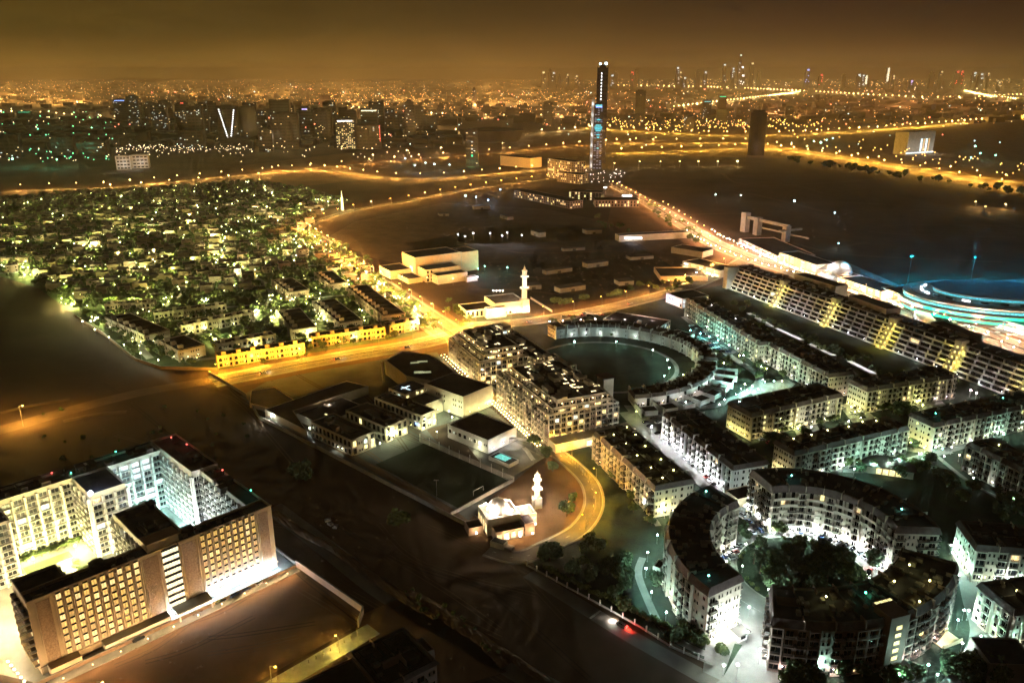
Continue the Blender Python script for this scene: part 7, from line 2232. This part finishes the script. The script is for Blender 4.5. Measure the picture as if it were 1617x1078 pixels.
# ================================================================ TREES, CARS, FENCES
for i in range(34):
    a, r = R.uniform(0, 6.28), 23 * math.sqrt(R.random())
    tree(GC[0] + r * math.cos(a), GC[1] + r * math.sin(a) * 1.0, R.uniform(.8, 1.35), 'dense dark tree inside the round garden', 'trees of the round garden', z=.15)
for i, (px_, py_) in enumerate(((1245, 935), (1292, 938), (1200, 905), (1216, 930), (1228, 895), (1305, 925), (1190, 890))):
    x, y = at(px_, py_)
    tree(x, y, 1.25, 'tall palm at the edge of the round garden, ' + ('catching lamp light beside the roof corner', 'behind the yellow roof lamp', 'on its left side', 'at its lower left', 'left of its middle', 'at its lower right', 'at its far left')[i], 'palms of the round garden', True)
for px_, py_, s, lab in ((1166, 843, 1.2, 'lit round tree on the left of the ring road'), (1230, 842, 1.1, 'dark tree at the top of the ring road'), (1380, 895, 1.2, 'dark tree beside the row of parked cars'), (1178, 850, .8, 'small tree next to the lit round tree'),
                         (1036, 925, .9, 'dark tree beside the path lamps'), (1063, 1015, 1.1, 'black tree by the boundary wall'), (868, 885, 1.6, 'large black tree at the end of the curved road'), (475, 762, 1.8, 'large black tree alone on the dark desert'), (630, 832, 1.7, 'second large black tree alone on the dark desert'),
                         (903, 793, .8, 'small yellow-lit tree inside the curved road'), (895, 815, 1.1, 'dark tree beside the small mosque'), (873, 745, .9, 'amber-lit tree at the bend of the curved road'), (862, 722, 1.0, 'dark tree above the bend of the curved road'), (842, 705, 1.1, 'dark tree at the road end of the lamp chain'),
                         (985, 925, 1.2, 'dim tree in the dark garden'), (975, 900, 1, 'olive tree in the dark garden'), (905, 910, 1, 'dim tree near the white posts')):
    x, y = at(px_, py_)
    tree(x, y, s, lab, None)
def scatter(n, poly, lab, grp, s=(.6, 1.1), palm=0.0):
    P = [at(*q) for q in poly]
    xs, ys = [p[0] for p in P], [p[1] for p in P]
    k = 0
    while k < n:
        x, y = R.uniform(min(xs), max(xs)), R.uniform(min(ys), max(ys))
        if inside((x, y), P):
            tree(x, y, R.uniform(*s), ('palm' if False else lab), grp)
            k += 1
scatter(22, [(1140, 565), (1245, 558), (1265, 598), (1180, 602), (1135, 590)], 'lamp-lit green tree on the lawn above the pool', 'trees above the pool', (.6, 1))
scatter(14, [(1195, 680), (1240, 672), (1300, 700), (1245, 712), (1215, 705)], 'dark garden tree between the yellow blocks', 'trees between the yellow blocks')
scatter(14, [(1360, 640), (1430, 640), (1470, 670), (1430, 690), (1380, 670)], 'dark tree in the middle garden of the blocks', 'trees of the middle garden')
scatter(20, [(1300, 735), (1440, 705), (1480, 735), (1420, 760), (1340, 750)], 'tree beside the lamps of the clubhouse', 'trees around the clubhouse', (.6, 1.0))
scatter(20, [(1470, 745), (1617, 790), (1617, 830), (1530, 815)], 'dark tree of the lower right garden', 'trees of the lower right garden')
scatter(16, [(1150, 470), (1190, 480), (1250, 520), (1210, 528), (1150, 495)], 'dark tree in front of the terraced slab, far part', 'trees before the far part of the slab')
scatter(20, [(1240, 520), (1330, 560), (1420, 590), (1380, 600), (1290, 555)], 'dark tree in front of the terraced slab, near part', 'trees before the near part of the slab')
scatter(9, [(1170, 540), (1200, 560), (1180, 575), (1150, 550)], 'dark tree below the long dark block', 'trees below the long dark block')
scatter(26, [(630, 465), (690, 505), (700, 520), (680, 530), (640, 485), (560, 420), (575, 415)], 'round hedge tree between villas and avenue', 'trees between villas and avenue', (.5, .9))
scatter(26, [(480, 372), (500, 368), (600, 420), (590, 432), (540, 405)], 'leafy tree on the villa side of the avenue', 'trees on the villa side of the avenue', (.7, 1.2))
scatter(16, [(345, 575), (480, 550), (640, 522), (650, 530), (480, 566), (350, 588)], 'small tree in front of the orange townhouses', 'trees before the orange townhouses', (.4, .7))
scatter(26, [(860, 488), (1060, 462), (1085, 455), (1090, 448), (990, 452), (930, 470), (860, 478)], 'yellow-lit tree along the mosque road', 'trees along the mosque road', (.7, 1.2))
scatter(22, [(1010, 315), (1060, 340), (1100, 370), (1120, 390), (1095, 385), (1040, 350)], 'orange-lit tree of the far mall avenue', 'trees of the far mall avenue', (.8, 1.3))
scatter(12, [(925, 330), (960, 350), (1000, 372), (985, 378), (940, 355)], 'orange-lit tree on the dark lane', 'trees on the dark lane', (.8, 1.3))
scatter(16, [(700, 470), (730, 495), (760, 520), (740, 515), (700, 490)], 'orange-lit tree beside the gold mosque', 'trees beside the gold mosque', (.5, .9))
scatter(12, [(1060, 985), (1120, 1015), (1155, 1040), (1110, 1025), (1080, 1000)], 'green hedge tree at the foot of the curved block', 'trees at the foot of the curved block', (.5, .8))
scatter(14, [(1230, 1066), (1480, 1062), (1500, 1078), (1230, 1085)], 'dark tree at the bottom edge in front of the curved block', 'trees at the bottom edge', (.8, 1.2))
scatter(16, [(1480, 1040), (1560, 1050), (1617, 1078), (1480, 1085)], 'black tree in the bottom right corner', 'trees in the bottom right corner', (.9, 1.3))
scatter(12, [(1500, 815), (1520, 850), (1590, 900), (1540, 890)], 'dark tree by the cream block at the right', 'trees by the cream block', (.5, .9))
scatter(16, [(900, 860), (960, 840), (1000, 900), (1000, 980), (930, 930)], 'very dark tree in the garden behind the white posts', 'trees of the dark garden', (.6, 1.1))
scatter(10, [(940, 710), (960, 730), (1010, 800), (1030, 830), (990, 810)], 'dark tree at the foot of the lamp-roofed block', 'trees at the foot of the lamp-roofed block', (.5, .9))
scatter(12, [(860, 505), (1000, 508), (990, 535), (900, 535)], 'dark tree inside the crescent', 'trees inside the crescent', (.5, .9))
scatter(10, [(1080, 540), (1140, 560), (1150, 610), (1120, 620), (1135, 590)], 'dark tree outside the crescent', 'trees outside the crescent', (.4, .7))
scatter(14, [(1110, 700), (1175, 705), (1215, 725), (1230, 745), (1190, 740)], 'small green tree between the white-lit block and the curved block', 'trees behind the white-lit block', (.4, .8))
scatter(12, [(1330, 680), (1440, 668), (1440, 690), (1380, 700)], 'dark tree before the block with lamp-lit roof terraces', 'trees before the lamp-lit terraces', (.5, .9))
scatter(12, [(1150, 690), (1240, 665), (1330, 645), (1335, 660), (1240, 690)], 'green garden tree along the front of the yellow-lit block', 'trees before the yellow-lit block', (.4, .7))
scatter(10, [(1335, 660), (1440, 630), (1500, 600), (1510, 610), (1440, 645)], 'green garden tree along the front of the block right of the pool', 'trees before the right-hand yellow block', (.4, .7))
# tyre tracks, rubble and scrub on the bare ground
def track(px, w=.5, gap=1.9, m='sand_track'):
    p = smooth([at(*q) for q in px], 10)
    for o_ in (-gap / 2, gap / 2): ribbon('tyre_track', p, w, .045, m, o_)
for k_ in range(16):
    x0_, y0_ = R.uniform(120, 620), R.uniform(590, 780)
    track([(x0_, y0_), (x0_ + R.uniform(40, 90), y0_ + R.uniform(10, 50)), (x0_ + R.uniform(120, 240), y0_ + R.uniform(60, 150))], R.uniform(.4, .8), m='sand_track' if k_ % 2 else 'track_dark')
for k_ in range(14):
    x0_, y0_ = R.uniform(430, 700), R.uniform(800, 940)
    track([(x0_, y0_), (x0_ + R.uniform(50, 110), y0_ + R.uniform(30, 70)), (x0_ + R.uniform(170, 330), y0_ + R.uniform(110, 220))], R.uniform(.3, .6), m='sand_track' if k_ % 2 else 'track_dark')
for k_ in range(12):
    x0_, y0_ = R.uniform(130, 330), R.uniform(960, 1060)
    track([(x0_, y0_), (x0_ + R.uniform(50, 90), y0_ - R.uniform(5, 40)), (x0_ + R.uniform(120, 200), y0_ - R.uniform(20, 80))], R.uniform(.3, .5), m='sand_track' if k_ % 2 else 'track_dark')
for k_ in range(26):
    x0_, y0_ = R.uniform(1000, 1560), R.uniform(268, 400)
    track([(x0_, y0_), (x0_ + R.uniform(60, 160), y0_ + R.uniform(-6, 20)), (x0_ + R.uniform(180, 360), y0_ + R.uniform(0, 40))], R.uniform(.8, 2.5), 4, 'sand_track' if k_ % 3 else 'track_dark')
for k_ in range(14):
    x0_, y0_ = R.uniform(560, 900), R.uniform(330, 470)
    track([(x0_, y0_), (x0_ + R.uniform(30, 90), y0_ + R.uniform(-6, 10)), (x0_ + R.uniform(80, 200), y0_ + R.uniform(-14, 20))], R.uniform(.6, 1.4), 3, 'sand_track' if k_ % 3 else 'track_dark')
rub = MB()
for (bx_, by_, n_, sx_, sy_) in ((300, 660, 80, 200, 60), (560, 840, 50, 110, 80), (250, 1010, 70, 120, 45), (700, 1000, 30, 60, 50), (900, 430, 260, 130, 30), (680, 360, 160, 90, 20), (1300, 330, 160, 200, 40), (1000, 400, 120, 60, 20)):
    for _ in range(n_):
        x, y = at(bx_ + R.gauss(0, sx_ * .6), by_ + R.gauss(0, sy_ * .6))
        q = R.uniform(.15, .7) * (1 + (math.hypot(x, y) > 600))
        rub.ball(x, y, 0, q, 0, 5, 3, .6)
tag(rub.ob('rubble', M['sand_track']), 'stones and small heaps of rubble scattered over the bare ground', None, None, 'stuff')
ysheds = ((850, 372, 'long shed'), (905, 395, 'shed'), (880, 430, 'low roof'), (940, 420, 'shed'), (1010, 408, 'low roof'), (700, 340, 'shed'), (760, 330, 'shed'), (800, 345, 'low roof'), (840, 455, 'shed'), (900, 458, 'low roof'), (985, 448, 'shed'), (935, 368, 'long shed'))
for k_, (px_, py_, nm_) in enumerate(ysheds):
    x, y = at(px_, py_)
    t = thing('site_shed', 'dim %s of the construction ground, %s of twelve' % (nm_, ordw(k_)), 'shed', (x, y, 0), R.choice((.3, -1.1, .5)), 'sheds of the construction ground')
    w_, d_, h_ = R.uniform(14, 34), R.uniform(7, 14), R.uniform(3, 6)
    MB().box(-w_ / 2, w_ / 2, -d_ / 2, d_ / 2, 0, h_).ob('wall', M['concrete'], t)
    MB().prism([(-w_ / 2 - .4, -d_ / 2 - .4), (w_ / 2 + .4, -d_ / 2 - .4), (w_ / 2 + .4, d_ / 2 + .4), (-w_ / 2 - .4, d_ / 2 + .4)], h_, h_ + .35).ob('roof', M['greyroof'], t)
    MB().box(-2, 2, -d_ / 2 - .1, -d_ / 2 + .1, 0, 2.6).ob('door', M['rail'], t)
hwt = []
for i in range(60):
    u = R.random()
    x, y = at(1245 + u * 390, 248 + u * 56 + R.uniform(-2, 4) + 6)
    tree(x, y, R.uniform(1.2, 2.2), 'dark tree along the desert side of the golden highway', 'trees along the golden highway')
# shrubs
for i in range(70):
    x, y = at(R.uniform(840, 1110), 0) if False else at(860 + i * 3.6, 905 + i * 1.75 - R.uniform(4, 9))
    shrub(x, y, R.uniform(.8, 1.5), 'low dark shrub behind the white posts of the boundary', 'shrubs along the white posts')
for i in range(46):
    a = R.uniform(0, 6.28)
    shrub(GC[0] + 25.5 * math.cos(a), GC[1] + 25.5 * math.sin(a), R.uniform(.8, 1.3), 'low shrub at the rim of the round garden', 'shrubs at the rim of the round garden')
for i in range(26):
    x, y = at(R.uniform(60, 150) + (i % 3) * 120, R.uniform(640, 730))
    shrub(x, y, R.uniform(.6, 1.6), 'dark desert scrub by the orange-lit sand road', 'scrub on the left sand')
for i in range(24):
    u = R.random()
    x, y = at(640 + u * 150, 935 + u * 90 + R.uniform(-14, 14))
    shrub(x, y, R.uniform(.5, 1.2), 'dark scrub on the ridge behind the corner building', 'scrub on the ridge')
# lower boundary with white posts
p = [at(*q) for q in ((832, 893), (900, 930), (960, 962), (1010, 990), (1060, 1022), (1125, 1050))]
fn = thing('boundary_fence', 'low boundary wall with a row of white posts along the dark road', 'fence', (*p[0], 0))
pd_ = MB().box(-.22, .22, -.22, .22, 0, 2.6).data('post', M['white'])
for (x, y, a) in along(p, 5.6):
    ob('post', pd_, fn, (x - p[0][0], y - p[0][1], 0), a)
for k in range(len(p) - 1):
    L = math.dist(p[k], p[k + 1]); a = math.atan2(p[k + 1][1] - p[k][1], p[k + 1][0] - p[k][0])
    MB().box(0, L, -.12, .12, 0, .9).ob('wall_panel', M['concrete'], fn, (p[k][0] - p[0][0], p[k][1] - p[0][1], 0), a)
p = [at(*q) for q in ((878, 707), (905, 730), (932, 762), (940, 800), (925, 835))]
fn2 = thing('bollard_row', 'row of amber-lit bollards on the outer side of the curved road', 'bollards', (*p[0], 0))
bd_ = MB().box(-.14, .14, -.14, .14, 0, 1.7).data('bollard', M['concrete'])
for (x, y, a) in along(smooth(p, 6), 3.2): ob('bollard', bd_, fn2, (x - p[0][0], y - p[0][1], 0), a)
p = [at(*q) for q in ((565, 1003), (500, 1040), (440, 1072), (400, 1092))]
fn3 = thing('bollard_row', 'row of low bollards along the yellow pavement of the sand plot', 'bollards', (*p[0], 0))
for (x, y, a) in along(p, 3.0): ob('bollard', bd_, fn3, (x - p[0][0], y - p[0][1], 0), a)
patch('plot_pavement', [(580, 985), (600, 1000), (440, 1095), (380, 1100)], .14, 'paving')
patch('corner_road', [(560, 975), (640, 940), (760, 1000), (800, 1060), (700, 1090), (640, 1000), (590, 1010)], .05, 'sand_plot')
# cars: ring road, car parks
def cars(rows, where, grp, ang, z=.14):
    for i, (px_, py_) in enumerate(rows):
        x, y = at(px_, py_)
        car(x, y, ang + R.uniform(-.08, .08), where + ', ' + ordw(i) + ' in its row', None, None, grp, z)
cars([(1172, 814)], 'on the ring road beside the blue one', 'cars on the ring road', 2.2)
x, y = at(1181, 824); car(x, y, 2.2, 'on the ring road below the white lamps', 3)
cars([(1156, 868), (1160, 873), (1164, 866), (1152, 876), (1157, 882), (1148, 880), (1168, 862)], 'parked left of the round garden', 'cars parked left of the round garden', .3)
for i, t in enumerate((112, 104, 96, 80, 72, 64, 56, 49, 43, 37, 31, 25, 19, 12, 6)):
    car(GC[0] + 33.5 * math.cos(rad(t)), GC[1] + 33.5 * math.sin(rad(t)), rad(t) + R.uniform(-.1, .1), 'parked on the ring road under the white facade, %s clockwise' % ordw(i), None, None, 'cars parked under the white facade', .1)
car(*at(1372, 905), 1.1 + math.pi, 'with red tail lights on the ring road', 2, 500)
for (u0, v0, u1, v1, n, grp) in ((1020, 668, 1130, 765, 18, 'far row of the long car park'), (1032, 662, 1085, 703, 8, 'near row of the long car park'), (1092, 515, 1150, 556, 16, 'teal-lit car park'), (1098, 530, 1140, 556, 9, 'lower row of the teal-lit car park'), (1250, 672, 1290, 692, 6, 'bright parking court'), (1330, 645, 1378, 668, 7, 'second bright parking court'), (1190, 690, 1215, 700, 3, 'dark lane by the yellow block'), (1345, 640, 1360, 650, 3, 'court entrance'), (890, 500, 950, 498, 7, 'lit lot before the long shop')):
    for i in range(n):
        t = i / max(1, n - 1)
        x, y = at(u0 + (u1 - u0) * t, v0 + (v1 - v0) * t)
        if R.random() < .85: car(x, y, rad(22) + R.uniform(-.05, .05), 'in the %s, %s along' % (grp, ordw(i)), None, None, 'cars in the ' + grp)
for i, (k, off, n) in enumerate((('R1', 6, 7), ('R1', -6, 6), ('R2', 4, 4), ('R6', 6, 8), ('R6', -6, 8), ('R2b', 3, 4))):
    pts = along(offset_line(RD[k], off), 55, 20 + i * 7)[:n]
    for j, (x, y, a) in enumerate(pts):
        car(x, y, a + (math.pi if off < 0 else 0), 'driving on the %s, %s from its far end, lane %s' % ({'R1': 'villa avenue', 'R2': 'golden street', 'R6': 'mall avenue', 'R2b': 'mosque road'}[k], ordw(j), ORD[i]), None, 700, 'cars driving on the avenues', .1)
x, y = at(982, 988)
car(x, y, math.atan2(at(940, 965)[1] - at(1000, 1000)[1], at(940, 965)[0] - at(1000, 1000)[0]), 'with lights on, alone on the dark boundary road', 0, 2200, None, .08)
# speed bump on the boundary road
sb_ = thing('speed_bump', 'white speed bump across the dark boundary road in the headlights', 'speed bump', (*at(940, 970), .07), math.atan2(at(952, 962)[1] - at(930, 978)[1], at(952, 962)[0] - at(930, 978)[0]))
MB().box(-3.2, 3.2, -.45, .45, 0, .1).ob('hump', M['paint'], sb_)
# sand ridges
def ridge(px, w, h, seed):
    p = smooth([at(*q) for q in px], 10)
    q = random.Random(seed)
    b = MB()
    rows = []
    n = 9
    for k, (x, y) in enumerate(p):
        a, c = Vector(p[max(k - 1, 0)]), Vector(p[min(k + 1, len(p) - 1)])
        d = (c - a).normalized()
        f = math.sin(math.pi * (k + .5) / len(p)) ** .4 * (.75 + .35 * math.sin(k * 1.3 + seed))
        row = []
        for j in range(n):
            t = j / (n - 1) * 2 - 1
            z = h * f * (1 - abs(t) ** 1.6) + (q.uniform(-.14, .14) * h if abs(t) < .95 else 0)
            row.append((x + d.y * t * w / 2, y - d.x * t * w / 2, max(z, 0) + .03 if abs(t) < .99 else -.05))
        rows.append(row)
    for k in range(len(rows) - 1):
        for j in range(n - 1):
            b.face([rows[k][j], rows[k][j + 1], rows[k + 1][j + 1], rows[k + 1][j]])
    o = b.ob('sand_ridge', M['sand_track'])
    struct(o)
ridge([(432, 808), (480, 842), (530, 868), (580, 905), (640, 945), (690, 975)], 5, 1.0, 1)
ridge([(640, 935), (680, 955), (720, 985), (760, 1010), (800, 1050)], 6, 1.1, 2)
ridge([(765, 1015), (800, 1032), (840, 1060), (880, 1085)], 4, .9, 3)
ridge([(100, 665), (150, 655), (200, 650)], 6, .8, 4)
ridge([(520, 700), (600, 745), (700, 800), (760, 845)], 5, .7, 6)
ridge([(0, 652), (50, 640), (110, 630)], 5, .7, 7)
for i, (px_, py_) in enumerate(((518, 822), (530, 832), (522, 828))):
    t = thing('concrete_block', 'pale concrete block on the dark desert right of the hotel, %s of three' % ORD[i], 'concrete block', (*at(px_, py_), 0), .4 + i)
    MB().box(-1.4, 1.4, -1, 1, 0, 1).box(-.9, .6, -.6, .5, 1, 1.3).ob('block', M['concrete'], t)

flush_trees(canopy)
tag(canopy.ob('tree_canopy', [M['leaf'], M['bark']]), 'dark tree crowns filling the far villa district and the roadsides beyond', None, None, 'stuff')
flush_lamps()

# ================================================================ HAZE
hz = bpy.data.materials.new('haze')
hz.use_nodes = True
t = hz.node_tree
t.nodes.remove(t.nodes['Principled BSDF'])
pv_ = N(t, 'ShaderNodeVolumePrincipled')
pv_.inputs['Color'].default_value = (.92, .86, .74, 1)
pv_.inputs['Density'].default_value = 3.4e-5
pv_.inputs['Anisotropy'].default_value = .3
t.links.new(pv_.outputs[0], t.nodes['Material Output'].inputs['Volume'])
hb = MB().box(-31000, 31000, -1500, 43000, -1, 460).ob('haze', hz)
hb['kind'] = 'stuff'
hb['label'] = 'thin brown night haze over the whole city'
print('LIGHTS', n_lights, 'OBJECTS', len(bpy.data.objects), 'TREES', n_tree)
